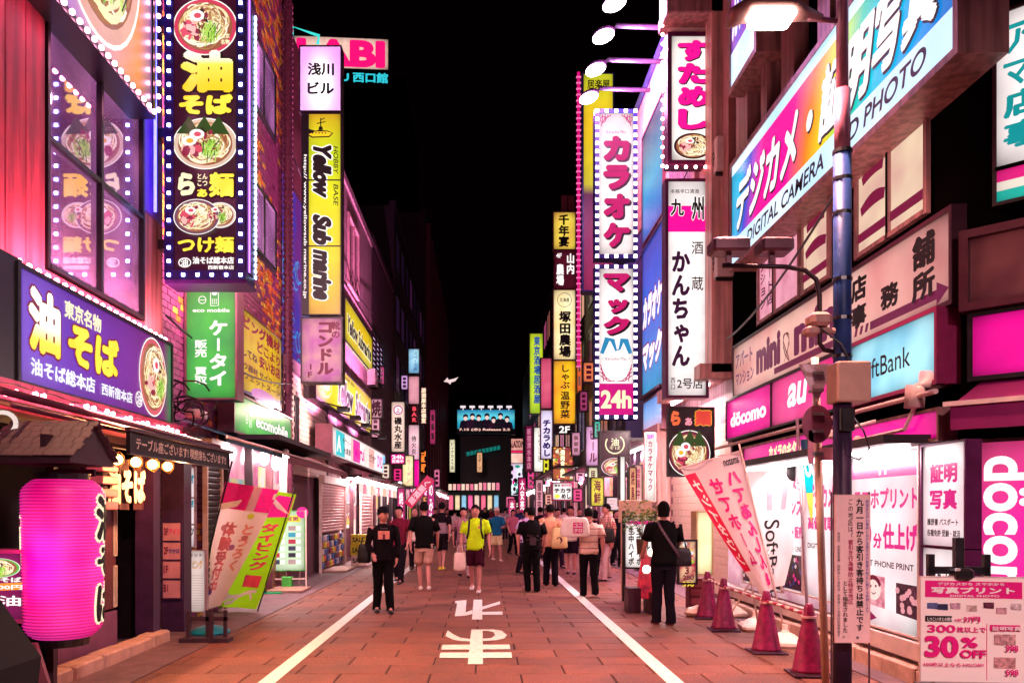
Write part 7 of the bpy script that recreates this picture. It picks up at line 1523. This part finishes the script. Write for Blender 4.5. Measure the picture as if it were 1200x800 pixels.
# small projecting lightboxes packed along the far street
LBX = [(440, 500, 9, 24, 29.5, '#f0a0b8', 'pale rose', 'above the scalloped awning'), (452, 552, 8, 16, 30, '#ffe0c8', 'cream', 'low beside the seafood sign'), (466, 556, 9, 14, 33, '#f03080', 'hot pink', 'under the 24h sign'),
 (476, 580, 8, 14, 35, '#ff9ab8', 'rose', 'low on the left past the awning'), (488, 578, 9, 12, 40, '#ffd8e0', 'white pink', 'near the heads of the left crowd'), (500, 588, 8, 12, 46, '#f0a060', 'amber', 'near the heads on the left'), (507, 500, 6, 40, 52, '#a83060', 'wine', 'high on the slim tower'),
 (512, 560, 6, 20, 60, '#e0709a', 'dusty pink', 'low on the slim tower'), (474, 448, 7, 16, 40, '#d8a0e0', 'lilac', 'beside the pale blue lightbox'), (447, 440, 6, 20, 34, '#c04878', 'crimson', 'on the ribbed brick wall'),
 (598, 588, 9, 12, 62, '#ff70a0', 'pink', 'at the foot of the store screen'), (608, 594, 8, 10, 64, '#ffe8d0', 'cream', 'at the foot of the store facade'), (622, 560, 7, 24, 52, '#f04890', 'magenta', 'below the wine tenant sign'), (640, 545, 6, 28, 44, '#e8e030', 'yellow', 'under the lilac rice sign'),
 (643, 585, 8, 12, 40, '#ffb0a0', 'salmon', 'left of the square rice sign'), (675, 520, 9, 26, 32, '#d890b0', 'mauve', 'right of the menu picture sign'), (680, 556, 10, 14, 30, '#f8b0c8', 'pale pink', 'over the pub entrance'), (677, 580, 10, 14, 28, '#ff5090', 'bright pink', 'right of the square rice sign'),
 (679, 430, 5, 60, 33, '#e06030', 'orange', 'wedged beside the hot pot sign'), (690, 436, 12, 22, 26, '#e87848', 'burnt orange', 'behind the lower karaoke sign'), (684, 470, 8, 22, 27, '#a03868', 'plum', 'below the burnt orange box'), (718, 590, 14, 14, 19, '#ffe0e8', 'pinkish white', 'by the menu board'), (630, 590, 8, 10, 48, '#ff90c0', 'candy pink', 'at head height near the street centre')]
for i, (bx_, by_, bw_, bh_, bY, bc, nm, wh) in enumerate(LBX):
    def ex(t, w, h):
        for k in range(3):
            if h > w*1.3: b = MB(); b.box(w*.25, w*.75, -.012, -.004, h*(.14+.27*k), h*(.32+.27*k))
            else: b = MB(); b.box(w*.1, w*.9, -.012, -.004, h*(.16+.27*k), h*(.28+.27*k))
            b.build('print_block', INKM if i % 3 else WHITEM, t)
    fsign('small_lightbox', nm+' small projecting lightbox '+wh, 'sign', bx_-bw_/2, by_-bh_/2, bx_+bw_/2, by_+bh_/2, bY, .2, glow(bc, 1.0, True), frame=DARK, fw=.04, extra=ex, group='small lightboxes along the far street')
# air conditioner units, pipes and cables on the walls
AC = surf('dirty_white_casing', '#c8a8a4', .5, 0, .25, 6, .1)
def aircon(loc, rz, label):
    t = thing('air_conditioner', label, 'air conditioner', loc, rz, 'air conditioner units on the walls'); b = MB(); b.bbox(-.4, .4, -.3, 0, 0, .6, .015); b.build('casing', AC, t)
    b = MB(); b.prism([(.05+.22*math.cos(i/18*2*PI), .3+.22*math.sin(i/18*2*PI)) for i in range(18)], -.306, -.301); b.build('fan_opening', BLACK, t)
    for k in range(5): b = MB(); b.box(-.17, .27, -.315, -.308, .12+k*.09, .135+k*.09); b.build('grille_bar', AC, t)
    b = MB(); b.box(-.35, -.3, -.3, .0, -.06, 0); b.box(.3, .35, -.3, 0, -.06, 0); b.build('bracket', BLACK, t)
aircon((4.3, 14.0, 5.6), -PI/2, 'air conditioner unit low on the pink column by the sake bar sign'); aircon((4.3, 14.0, 7.4), -PI/2, 'air conditioner unit high on the pink column by the sake bar sign')
aircon((-4.28, 19.2, 4.95), PI/2, 'air conditioner unit on top of the white brick front'); aircon((-4.3, 30.2, 6.3), PI/2, 'air conditioner unit on the pink rendered wall'); aircon((4.3, 25.6, 6.0), -PI/2, 'air conditioner unit on the dark bar building')
for i, (a, c, sag, lab) in enumerate((((-4.2, 17.6, 9.5), (-4.1, 30, 9.0), .5, 'black cable sagging along the pink rendered wall'), ((4.2, 14, 8.8), (4.2, 30, 9.0), .6, 'black cable sagging along the right walls'), ((-4.2, 10.6, 4.2), (-4.1, 17, 4.3), .25, 'thin cable along the mosaic wall over the green fascia'), ((3.16, 7.0, 4.5), (4.0, 13, 4.4), .15, 'cable from the blue pole to the shop wall'))):
    t = thing('wall_cable', lab, 'cable', a); A = Vector(a); Cc = Vector(c); b = MB(); b.smooth = True
    b.tube([(Cc-A)*(k/12)+Vector((0, 0, -sag*4*(k/12)*(1-k/12))) for k in range(13)], .015, 6); b.build('cable_line', BLACK, t)

t = thing('duct_elbow', 'pale duct elbow coming out of the wall beside the magenta hood', 'duct', (4.05, 7.35, 2.5)); b = MB(); b.smooth = True; b.tube([(.2, 0, .32), (.02, 0, .32), (-.06, 0, .24), (-.07, 0, .06)], .085, 12); b.build('duct_body', PALE, t)
t = thing('security_light', 'pale security light on an arm under the pale blue bank sign', 'light', (4.0, 8.1, 2.52)); b = MB(); b.smooth = True; b.tube([(0, 0, 0), (-.18, .1, -.05), (-.35, .2, -.1)], .02, 8); b.build('arm', PALE, t); b = MB(); b.bbox(-.42, -.32, .13, .27, -.16, -.07, .02); b.build('lamp_head', PALE, t)
# ================================================================== PEOPLE
SKIN = surf('skin', '#c88078', .5, 0, .1, 6)
HAIR = surf('dark_hair', '#0c0709', .8, 0, .3, 30, .3, spec=.1)
def clothm(name, hx, stripes=None):
    if name in _mc: return _mc[name]
    m = surf(name, hx, .85, 0, .25, 9, .3, spec=.08)
    if stripes:
        nt = m.node_tree; p = nt.nodes['Principled BSDF']; src = p.inputs['Base Color'].links[0].from_socket
        w_ = nt.nodes.new('ShaderNodeTexWave'); w_.bands_direction = 'Z'; w_.inputs['Scale'].default_value = stripes[1]; w_.inputs['Distortion'].default_value = .4
        tc = nt.nodes.new('ShaderNodeTexCoord'); nt.links.new(tc.outputs['Object'], w_.inputs[0])
        fac = w_.outputs['Fac']
        if len(stripes) > 3:
            w2 = nt.nodes.new('ShaderNodeTexWave'); w2.bands_direction = 'X'; w2.inputs['Scale'].default_value = stripes[1]; nt.links.new(tc.outputs['Object'], w2.inputs[0])
            mm = nt.nodes.new('ShaderNodeMath'); mm.operation = 'MAXIMUM'; nt.links.new(fac, mm.inputs[0]); nt.links.new(w2.outputs['Fac'], mm.inputs[1]); fac = mm.outputs[0]
        r = nt.nodes.new('ShaderNodeValToRGB'); r.color_ramp.elements[0].position = stripes[2]; r.color_ramp.elements[1].position = min(1, stripes[2]+.03)
        r.color_ramp.elements[0].color = (0, 0, 0, 1); r.color_ramp.elements[1].color = (1, 1, 1, 1); nt.links.new(fac, r.inputs[0])
        mx = nt.nodes.new('ShaderNodeMix'); mx.data_type = 'RGBA'; nt.links.new(r.outputs[0], mx.inputs['Factor']); nt.links.new(src, mx.inputs['A']); mx.inputs['B'].default_value = (*lin(stripes[0]), 1)
        nt.links.new(mx.outputs['Result'], p.inputs['Base Color'])
    return m
def skin_obj(name, nodes, edges, root, mat_, parent, lvl=1):
    me = bpy.data.meshes.new(name); me.from_pydata([n[0] for n in nodes], edges, []); me.materials.append(mat_)
    o = bpy.data.objects.new(name, me); col.objects.link(o); o.parent = parent
    md = o.modifiers.new('Skin', 'SKIN'); md.use_smooth_shade = True
    if not me.skin_vertices: me.attributes  # layer is made by the modifier
    for i, n in enumerate(nodes):
        sv = me.skin_vertices[0].data[i]; sv.radius = n[1] if isinstance(n[1], tuple) else (n[1], n[1]); sv.use_root = (i == root)
    s = o.modifiers.new('Smooth', 'SUBSURF'); s.levels = lvl; s.render_levels = lvl
    return o
pers_count = 0
def person(label, x, y, rz=0, H=1.70, shirt='#101010', pants='#101018', sleeve='short', legs='long', stride=.12, larm=None, rarm=None, hair='short', shoes='#101010', skin=None,
           pattern=None, wide=1.0, lean=0.0, head_turn=0.0, cap=None, bald=False, detail=True, print_=None, hands=True, collar=None):
    """larm/rarm: (elbow, wrist) offsets in the figure's own frame, x to its left hand side when seen from the front is negative"""
    global pers_count; pers_count += 1
    t = thing('person', label, 'person', (x, y, 0), rz, None); k = H/1.72
    sk = skin or SKIN
    def Z(p): return (p[0]*k, p[1]*k, p[2]*k)
    arms = {}
    for s, ov in ((-1, rarm), (1, larm)):
        sh = (s*.185*wide, .01-lean*.5, 1.385); sw = stride*.7*s*(1 if pers_count % 2 else -1); el = ov[0] if ov else (s*.245*wide, .03+sw*.5, 1.12); wr = ov[1] if ov else (s*.24*wide, -.06+sw*1.2, .88+abs(sw)*.15)
        arms[s] = (sh, el, wr)
    foot = {}
    for s in (-1, 1):
        sy = -s*stride; jr = random.Random(pers_count*7+s); hip = (s*.09, 0, .90); kn = (s*.088+jr.uniform(-.012, .012), sy*.55-.035-(.03 if sy > .1 else 0), .50); an = (s*(.08+jr.uniform(-.01, .03)), sy+jr.uniform(-.03, .03), .085 if sy < .1 else .125); foot[s] = (hip, kn, an)
    hy = -.015-lean
    nodes = [(Z((0, 0, .95)), .11), (Z((0, -lean*.4, 1.15)), .10), (Z((0, -lean*.6, 1.32)), .115), (Z((0, .0-lean*.8, 1.44)), .05), (Z((0, hy+.01, 1.50)), .05), (Z((0, hy-.012, 1.575)), (.072, .082)), (Z((0, hy, 1.64)), (.075, .088)), (Z((0, hy+.005, 1.685)), (.05, .055))]
    nodes = [(n[0], tuple(q*k for q in n[1]) if isinstance(n[1], tuple) else n[1]*k) for n in nodes]
    edges = [(0, 1), (1, 2), (2, 3), (3, 4), (4, 5), (5, 6), (6, 7)]
    def addn(p, r, par): nodes.append((Z(p), r*k)); edges.append((par, len(nodes)-1)); return len(nodes)-1
    for s in (-1, 1):
        sh, el, wr = [Vector(q) for q in arms[s]]
        a = addn(sh, .05, 2); b_ = addn((sh+el)/2, .044, a); c = addn(el, .037, b_); d = addn((el+wr)/2, .034, c); e = addn(wr, .024, d)
        dv = (wr-el).normalized(); pm_ = wr+dv*.065; side = Vector((0, -1, 0)) if abs(dv.y) < .7 else Vector((1, 0, 0))
        side = (side-dv*side.dot(dv)).normalized(); nrm = dv.cross(side)
        f = addn(pm_, .026, e)
        if detail:
            for i, (o_, l) in enumerate(((-.024, .062), (-.008, .074), (.008, .07), (.024, .055))):
                q = pm_+side*(-o_)+dv*.03; g_ = addn(q, .0095, f); h_ = addn(q+dv*l*.55+nrm*s*.012, .009, g_); addn(q+dv*l*.9+nrm*s*.032, .0075, h_)
            q = wr+dv*.03+side*.03; g_ = addn(q, .011, e); addn(q+dv*.04+side*.014, .009, g_)
        hip, kn, an = [Vector(q) for q in foot[s]]
        a = addn(hip, .085, 0); b_ = addn((hip+kn)/2, .072, a); c = addn(kn, .052, b_); d = addn(kn*.65+an*.35+Vector((0, .015, 0)), .052, c); e = addn(an, .034, d); f = addn(an+Vector((0, -.10, -.045)), .03, e)
    skin_obj('body', nodes, edges, 0, sk, t, 1)
    # ---- head: face and hair
    hz = 1.6*k; hc = Vector((0, hy*k, 1.615*k))
    def rot(p): 
        c_, s_ = math.cos(head_turn), math.sin(head_turn); d = Vector(p); return Vector((d.x*c_-d.y*s_, d.x*s_+d.y*c_, d.z))+hc
    b = MB(); b.smooth = True
    vs_before = 0
    for (p, r3) in (((0, -.012, -.005), (.079, .096, .118)), ((0, -.035, -.06), (.05, .055, .055)), ((-.077, .01, -.01), (.012, .02, .03)), ((.077, .01, -.01), (.012, .02, .03))):
        n0 = len(b.v); b.ball((0, 0, 0), r3[0], r3[1], r3[2], 14, 9); 
        for i in range(n0, len(b.v)): q = b.v[i]; b.v[i] = tuple(rot(((q[0]+p[0])*k, (q[1]+p[1])*k, (q[2]+p[2])*k)))
    n0 = len(b.v); b.add([(-.014, -.095, -.035), (.014, -.095, -.035), (0, -.122, -.03), (-.008, -.098, .015), (.008, -.098, .015)], [(0, 1, 2), (0, 2, 3), (2, 1, 4), (3, 2, 4)])
    for i in range(n0, len(b.v)): b.v[i] = tuple(rot([q*k for q in b.v[i]]))
    b.build('face', sk, t)
    b = MB()
    for s in (-1, 1):
        n0 = len(b.v); b.ball((s*.03, -.096, .004), .013, .006, .006, 8, 4); b.box(s*.03-.018, s*.03+.018, -.103, -.094, .022, .028)
        for i in range(n0, len(b.v)): b.v[i] = tuple(rot([q*k for q in b.v[i]]))
    n0 = len(b.v); b.box(-.022, .022, -.098, -.088, -.064, -.056)
    for i in range(n0, len(b.v)): b.v[i] = tuple(rot([q*k for q in b.v[i]]))
    b.build('face_features', surf('face_dark', '#401820', .5), t)
    if not bald:
        b = MB(); b.smooth = True; g_ = random.Random(pers_count)
        rows = 10; cols_ = 18; L = {'short': .0, 'long': .14, 'bob': .05}[hair]
        vs = []
        for i in range(rows+1):
            phi = max(.06, i/rows*PI*.66)
            for j in range(cols_):
                a = 2*PI*j/cols_; front = max(0, -math.sin(a))
                zmin = .05 if front > .45 else (.02 if front > .15 else (-.055-L))
                if cap: zmin = max(zmin, -.03)
                rr = math.sin(min(phi, PI/2)); z = max(zmin, .012+.122*math.cos(phi)-(L if phi > PI*.6 else 0)); jt = 1+g_.uniform(-.03, .05)
                if phi > PI/2: rr *= 1-.25*(phi-PI/2)
                vs.append(tuple(rot((k*.09*rr*jt*math.cos(a), k*(.008+.108*rr*jt*math.sin(a)), k*z))))
        fs = [(i*cols_+j, (i+1)*cols_+j, (i+1)*cols_+(j+1) % cols_, i*cols_+(j+1) % cols_) for i in range(rows) for j in range(cols_)]
        b.add(vs, fs); b.build('hair', HAIR, t, smooth=True)
    if cap:
        b = MB(); b.smooth = True
        pr = [(.098, .035), (.1, .06), (.092, .1), (.06, .135), (.01, .147)]; b.lathe([(r*k, z*k) for r, z in pr], 18, (0, .006, 0), .93, 1.05)
        b.add([(-.07*k, -.07*k, .045*k), (-.06*k, -.16*k, .035*k), (0, -.185*k, .035*k), (.06*k, -.16*k, .035*k), (.07*k, -.07*k, .045*k), (0, -.07*k, .05*k)], [(0, 1, 2, 5), (5, 2, 3, 4)])
        b.v = [tuple(rot(p)) for p in b.v]; b.build('cap', surf('cap_'+cap[1:], cap, .85, spec=.1), t)
    # ---- shirt: lofted torso and sleeves
    cm = clothm('cloth_'+shirt[1:]+(('_'+pattern[0][1:]+str(pattern[1])) if pattern else ''), shirt, pattern)
    b = MB(); b.smooth = True
    prof = [(.84, .186, .132, 0), (.90, .184, .130, 0), (1.02, .160*max(1, wide*.98), .116*wide, .1), (1.14, .165*wide, .118*wide, .4), (1.27, .185*wide, .122*wide, .6), (1.36, .195*wide, .105, .75), (1.41, .165*wide, .085, .8), (1.445, .10, .07, .85), (1.475, .062, .062, .9)]
    n = 18; vs = []
    for z, rx, ry, q in prof:
        for j in range(n):
            a = 2*PI*j/n; c_, s_ = math.cos(a), math.sin(a); e = .8
            fold = 1+.035*math.sin(j*2.1+z*21+pers_count)+.02*math.sin(j*3.7+z*13)
            vs.append((k*rx*fold*math.copysign(abs(c_)**e, c_), k*(ry*fold*math.copysign(abs(s_)**.9, s_)-lean*q), k*(z+.008*math.sin(j*1.7) if z < .9 else k*z/k)))
    fs = [(i*n+j, i*n+(j+1) % n, (i+1)*n+(j+1) % n, (i+1)*n+j) for i in range(len(prof)-1) for j in range(n)]
    b.add(vs, fs+[tuple(range(n-1, -1, -1))])
    for s in (-1, 1):
        sh, el, wr = [Vector(q) for q in arms[s]]
        if sleeve == 'long': path = [sh+Vector((-s*.07, 0, .01)), sh+Vector((s*.005, 0, -.01)), (sh+el)/2, el, (el+wr)/2, wr]; rr = [.07, .072, .06, .052, .048, .042]
        else: path = [sh+Vector((-s*.07, 0, .01)), sh+Vector((s*.005, 0, -.01)), sh*.6+el*.4, sh*.2+el*.8]; rr = [.07, .073, .07, .072]
        b.tube([tuple(Vector(p)*k) for p in path], [q*k for q in rr], 12)
    _n = random.Random(pers_count+50)
    b.v = [(q[0]*(1+_n.uniform(-.03, .03)), q[1]*(1+_n.uniform(-.04, .04)), q[2]+_n.uniform(-.004, .004)) for q in b.v]
    b.build('shirt', cm, t)
    if print_: print_(t, k)
    # ---- trousers
    pmn = clothm('trousers_'+pants[1:], pants); b = MB(); b.smooth = True
    vs = []; pr = [(1.0, .15, .105), (.92, .160, .110), (.84, .165, .112), (.78, .158, .105)]
    for z, rx, ry in pr:
        for j in range(n): a = 2*PI*j/n; vs.append((k*rx*math.cos(a), k*ry*math.sin(a), k*z))
    b.add(vs, [(i*n+j, (i+1)*n+j, (i+1)*n+(j+1) % n, i*n+(j+1) % n) for i in range(len(pr)-1) for j in range(n)]+[tuple(range((len(pr)-1)*n, len(pr)*n))])
    for s in (-1, 1):
        hip, kn, an = [Vector(q) for q in foot[s]]
        if legs == 'long': path = [hip+Vector((0, 0, .02)), hip*.6+kn*.4, kn, kn*.5+an*.5, an+Vector((0, .005, 0)), an+Vector((0, 0, -.05))]; rr = [.10, .095, .078, .072, .068, .072]
        else: path = [hip+Vector((0, 0, .02)), hip*.6+kn*.4, kn+Vector((0, 0, .03))]; rr = [.10, .098, .098]
        P2, R2_ = [], []
        _n = random.Random(pers_count*3+s)
        for i in range(len(path)-1):
            for u in (0, .33, .66):
                P2.append(tuple((path[i]*(1-u)+path[i+1]*u)*k)); R2_.append((rr[i]*(1-u)+rr[i+1]*u)*k*(1+_n.uniform(-.07, .06)*(1 if i else 0)))
        P2.append(tuple(path[-1]*k)); R2_.append(rr[-1]*k)
        n0 = len(b.v); b.tube(P2, R2_, 12)
        b.v[n0:] = [(q[0]+_n.uniform(-.004, .004), q[1]+_n.uniform(-.005, .005), q[2]) for q in b.v[n0:]]
    b.build('trousers', pmn, t)
    # ---- shoes
    for s in (-1, 1):
        an = Vector(foot[s][2])*k; b = MB(); b.smooth = True
        z0 = an.z-.085*k; vs = []; prs = [(.055, .035, .06), (.02, .042, .085), (-.06, .045, .07), (-.13, .047, .045), (-.17, .038, .03)]
        for yy, hw, hh in prs:
            for j in range(10):
                a = 2*PI*j/10; vs.append((an.x+hw*k*math.cos(a), an.y+yy*k, z0+max(0, hh*.5*(1+math.sin(a)))*k))
        m_ = len(prs); fs = [(i*10+j, i*10+(j+1) % 10, (i+1)*10+(j+1) % 10, (i+1)*10+j) for i in range(m_-1) for j in range(10)]
        b.add(vs, fs+[tuple(range(9, -1, -1)), tuple(range((m_-1)*10, m_*10))]); b.build('shoe', surf('shoe_'+shoes[1:], shoes, .5), t)
    return t
def strap(t, k, s, c='#181018'):
    b = MB(); b.smooth = True; b.tube([(s*.10*k, .08*k, 1.40*k), (s*.11*k, .0, 1.465*k), (s*.115*k, -.10*k, 1.36*k), (s*.125*k, -.128*k, 1.2*k), (s*.16*k, -.08*k, 1.05*k)], .02*k, 6, .01*k); b.build('backpack_strap', surf('strap_'+c[1:], c, .7), t)
def bag(name, label, loc, w, d, h, c, rz=0, handles=True, soft=.02, prt=None):
    t = thing(name, label, 'bag', loc, rz); b = MB(); b.smooth = True; g_ = random.Random(int(w*1000)+int(loc[0]*100) % 97)
    pr = [(.8, 0), (1.05, .08), (1.05, .35), (.98, .7), (.85, .95), (.7, 1.0)]; n = 16; vs = []
    for q, z in pr:
        for j in range(n):
            a = 2*PI*j/n; c_, s_ = math.cos(a), math.sin(a)
            vs.append((w/2*q*math.copysign(abs(c_)**.5, c_)+g_.uniform(-soft, soft)*w, d/2*q*math.copysign(abs(s_)**.6, s_)+g_.uniform(-soft, soft)*w, h*z))
    b.add(vs, [(i*n+j, i*n+(j+1) % n, (i+1)*n+(j+1) % n, (i+1)*n+j) for i in range(len(pr)-1) for j in range(n)]+[tuple(range(n-1, -1, -1)), tuple(range((len(pr)-1)*n, len(pr)*n))])
    b.build('bag_body', surf('bag_'+c[1:], c, .6, 0, .15, 9, .1), t)
    if handles:
        for s in (-1, 1): b = MB(); b.tube([(-w*.25, s*d*.2, h*.95), (-w*.15, s*d*.1, h*1.35), (w*.15, s*d*.1, h*1.35), (w*.25, s*d*.2, h*.95)], .008, 5); b.build('handle', surf('bag_'+c[1:], c, .6), t)
    if prt: prt(t, w, d, h)
    return t
def at(px, feet):
    p = G(px, feet); return p.x, p.y
# 1 capped man on the left
x, y = at(449, 717)
def pr1(t, k):
    b = MB(); b.box(-.09, .09, -.128, -.12, 1.16, 1.29); b.build('print_panel', surf('salmon_print', '#f09080', .6, 0, .4, 25), t); b = MB(); b.box(-.02, .02, -.131, -.1285, 1.16, 1.24); b.build('print_arch', INKM, t)
    b = MB(); put_text(b, 'THE ARCH', -.06, 1.32, .06, 1.335, -.128, .01); b.build('lettering', surf('grey_print3', '#907080', .6), t)
person('man in black cap and long sleeved black top with salmon chest print', x, y, R(12), 1.64, '#140c12', '#0e0a10', 'long', 'long', .08, larm=((.25, .02, 1.13), (.22, -.06, .90)), rarm=((-.25, .0, 1.13), (-.19, -.16, .98)), cap='#15101a', head_turn=R(28), print_=pr1, shoes='#14080c')
bag('shoulder_bag', 'black shoulder bag hanging at the hip of the capped man', (x-.30, y+.02, .78), .2, .16, .3, '#0c080c')
x, y = at(468, 683); person('man in maroon polo shirt walking behind the capped man', x, y, R(-8), 1.68, '#6a1830', '#140c14', stride=.18, head_turn=R(-10))
x, y = at(497, 692); person('man in plain black tee and beige shorts walking away', x, y, PI+.05, 1.76, '#0e0a0c', '#c09080', legs='shorts', stride=.16, shoes='#e0c8c0', wide=1.08)
x, y = at(517, 668)
def pr4(t, k): b = MB(); b.tube([(0, 0, .95*k), (0, 0, 1.22*k)], .185*k, 16, .13*k, up=(1, 0, 0)); b.build('grey_back_panel', surf('grey_knit', '#9a7884', .8), t)
person('man in black and grey top with dark knee shorts and yellow shoes walking away', x, y, PI-.2, 1.80, '#181016', '#1c1018', legs='shorts', stride=.2, shoes='#e8c840', lean=.06, print_=pr4)
x, y = at(486, 669); t = person('bald man in white shirt with backpack straps on the far left', x, y, 0, 1.64, '#f0d0c8', '#241420', stride=.1, bald=True); strap(t, .95, -1); strap(t, .95, 1)
x, y = at(543, 676); person('man in plaid shirt and pale trousers walking beside the green shirt', x, y, R(10), 1.66, '#c09098', '#b08a90', stride=.15, pattern=('#6a3048', 9, .8, 1))
x, y = at(557, 693)
t = person('man in bright yellow green tee and maroon shorts with dark backpack straps', x, y, R(-3), 1.70, '#c8f01c', '#3a0c20', legs='shorts', stride=.14, wide=1.1, larm=((.27, .02, 1.12), (.29, -.04, .86)), rarm=((-.27, .02, 1.12), (-.28, -.03, .86)), shoes='#e8d8d0')
strap(t, 1.0, -1); strap(t, 1.0, 1)
b = MB(); b.disc(.08, 1.28, .02, .025, -.14, 10); b.build('chest_badge', MAG, t)
bag('plastic_bag', 'crumpled white plastic bag carried by the man in the yellow green tee', (x-.30, y-.03, .42), .24, .16, .36, '#f8d0c0', soft=.06)
x, y = at(582, 657); person('man with pale cap, teal blue shirt and cream shorts in the crowd', x, y, R(15), 1.66, '#1c6a90', '#f0d8a0', legs='shorts', cap='#f0d0c0', larm=((.25, -.05, 1.12), (.12, -.25, 1.1)), shoes='#e8d0c0')
x, y = at(601, 650); person('woman with rose top and long black skirt trousers in the middle of the crowd', x, y, R(30), 1.62, '#d07088', '#140c14', hair='long', larm=((.22, -.1, 1.12), (.08, -.25, 1.15)))
x, y = at(613, 673); person('man in lilac shirt leaning forward beside the black clad man', x, y, R(60), 1.66, '#d0a8d8', '#18101c', lean=.12, sleeve='short', larm=((.22, -.15, 1.12), (.15, -.35, 1.0)))
x, y = at(623, 693); t = person('man all in black seen from behind in the middle of the street', x, y, PI+.1, 1.66, '#0e080c', '#0c080c', stride=.05, wide=1.12)
b = MB()
for z in (1.02, 1.1): b.tube([(-.17, .0, z), (-.1, .12, z+.01), (.1, .12, z+.01), (.17, .0, z)], .012, 6)
b.box(-.06, .06, .12, .17, .93, 1.08); b.build('gear_belt', surf('gear_belt', '#3a2028', .6), t)
x, y = at(645, 686); person('man in peach beige tee and dark trousers seen from behind', x, y, PI-.15, 1.72, '#e0a080', '#100a14', stride=.06, larm=((-.24, .02, 1.12), (-.22, -.1, .92)) if False else None)
bag('tote_bag', 'cream tote bag with dark round mark at the side of the peach shirted man', (x+.17, y-.16, .80), .34, .12, .44, '#e8c088', prt=lambda t, w, d, h: (lambda b: (b.disc(0, h*.42, w*.2, w*.2, -d*.55, 16), b.build('round_mark', INKM, t)))(MB()))
x, y = at(669, 672); person('man in white jacket over dark collar and dark shorts facing the camera', x, y, R(-10), 1.70, '#f4d8c8', '#201020', legs='shorts', stride=.08, larm=((.25, -.02, 1.12), (.15, -.2, 1.12)))
x, y = at(690, 699); t = person('man in pale pink striped polo with dark trousers seen from behind', x, y, PI+.12, 1.64, '#f0c0b0', '#100a10', stride=.1, wide=1.12, pattern=('#9a6070', 2.6, .93), rarm=((.26, .0, 1.12), (.28, -.06, .88)) if False else None, larm=((.22, .0, 1.25), (.05, .12, 1.42)))
def uq(t, w, d, h):
    b = MB(); b.box(-w*.08, w*.26, -d*.62, -d*.55, h*.2, h*.75); b.build('magenta_square', MAG, t)
    b = MB(); put_text(b, 'ユニ', -w*.05, h*.5, w*.23, h*.70, -d*.63, .05); b.build('lettering', WHITEM, t)
    b = MB(); put_text(b, 'クロ', -w*.05, h*.25, w*.23, h*.45, -d*.63, .05); b.build('lettering', WHITEM, t)
bag('shopping_bag', 'white shopping bag with magenta katakana square slung over the striped polo', (x-.28, y-.22, 1.12), .52, .10, .36, '#f8e0d8', prt=uq, handles=False)
x, y = at(711, 680); person('man in red checked shirt and pale trousers facing left', x, y, R(-70), 1.74, '#a84858', '#d0a0a8', stride=.1, pattern=('#f0c8b0', 8, .85, 1), shoes='#201018')
bag('hip_bag', 'black bag at the side of the man in the checked shirt', (x+.02, y-.2, .88), .26, .14, .32, '#100a0e')
x, y = at(697, 676); person('woman with dark hair mostly hidden behind the striped polo', x, y, PI-.4, 1.60, '#2a1420', '#18101c', hair='bob')
x, y = at(722, 664); person('dark clad person standing behind the menu board', x, y, R(20), 1.60, '#120c12', '#100a10')
# silhouetted man
x, y = at(778, 731)
t = person('tall dark silhouetted man with a shoulder strap seen from behind near the cones', x, y, PI+.1, 1.72, '#0c080c', '#140c18', stride=.05, wide=1.05, larm=((.25, -.06, 1.14), (.24, -.20, 1.0)), rarm=((-.25, -.06, 1.14), (-.18, -.22, 1.05)), shoes='#602840', hair='bob', head_turn=R(-10))
b = MB(); b.smooth = True; b.tube([(.10, .03, 1.46), (.08, .115, 1.36), (-.02, .135, 1.2), (-.12, .14, 1.05), (-.19, .09, .95)], .02, 6, .008); b.build('strap', surf('strap_mauve', '#5a4050', .6), t)
b = MB(); b.ball((.04, .137, 1.28), .014); b.build('buckle', STEEL, t)
bag('sling_bag', 'dark sling bag at the hip of the silhouetted man', (x+.26, y+.02, .82), .26, .14, .26, '#180c18')
# far crowd
far_p = [(568, 630, 1.72, '#140c14', '#100c14', 0, 'dark figure right behind the yellow green tee'), (533, 640, 1.6, '#f0c8d0', '#403048', 3.0, 'person in pale pink top far behind on the left'), (524, 634, 1.66, '#20141c', '#18101c', 0, 'dark person left of the far street centre'),
 (592, 632, 1.7, '#c8a0b0', '#201420', 3.1, 'person in dusty pink top far off in the street centre'), (575, 624, 1.7, '#803048', '#18101c', 0.2, 'tiny person in wine top far off'), (549, 628, 1.7, '#d0b0a8', '#201420', 0, 'tiny person in beige top far off on the left'),
 (633, 655, 1.7, '#281420', '#18101c', 2.8, 'dark haired person between the black clad and peach shirted men'), (653, 665, 1.64, '#e8b0a0', '#2a1828', 0.3, 'person in salmon top behind the peach shirted man'), (640, 636, 1.7, '#90405c', '#18101c', 0, 'person in rose wine top deeper on the right'),
 (661, 645, 1.68, '#e0c0b8', '#403048', 3.0, 'person in cream top in front of the rice shop'), (679, 650, 1.66, '#201018', '#18101c', 0, 'dark person near the square rice sign'), (607, 640, 1.7, '#303868', '#18101c', 0.4, 'person in navy top by the lilac shirted man'),
 (510, 645, 1.68, '#d89098', '#201420', 0, 'person in rose top beside the black and grey top'), (505, 632, 1.7, '#1c1018', '#100c14', 3.1, 'dark person near the left banners'), (586, 640, 1.62, '#f0d0d8', '#302030', 3.0, 'person in pale top behind the teal shirt'), (628, 628, 1.7, '#a08090', '#201420', 0, 'tiny person in grey top far off on the right'), (560, 622, 1.7, '#18101c', '#100c14', 0, 'tiny dark person at the far centre')]
for (px_, fy, H_, c1, c2, rz_, lab) in far_p:
    x, y = at(px_, fy); person(lab, x, y, rz_, H_, c1, c2, stride=.12, detail=False)
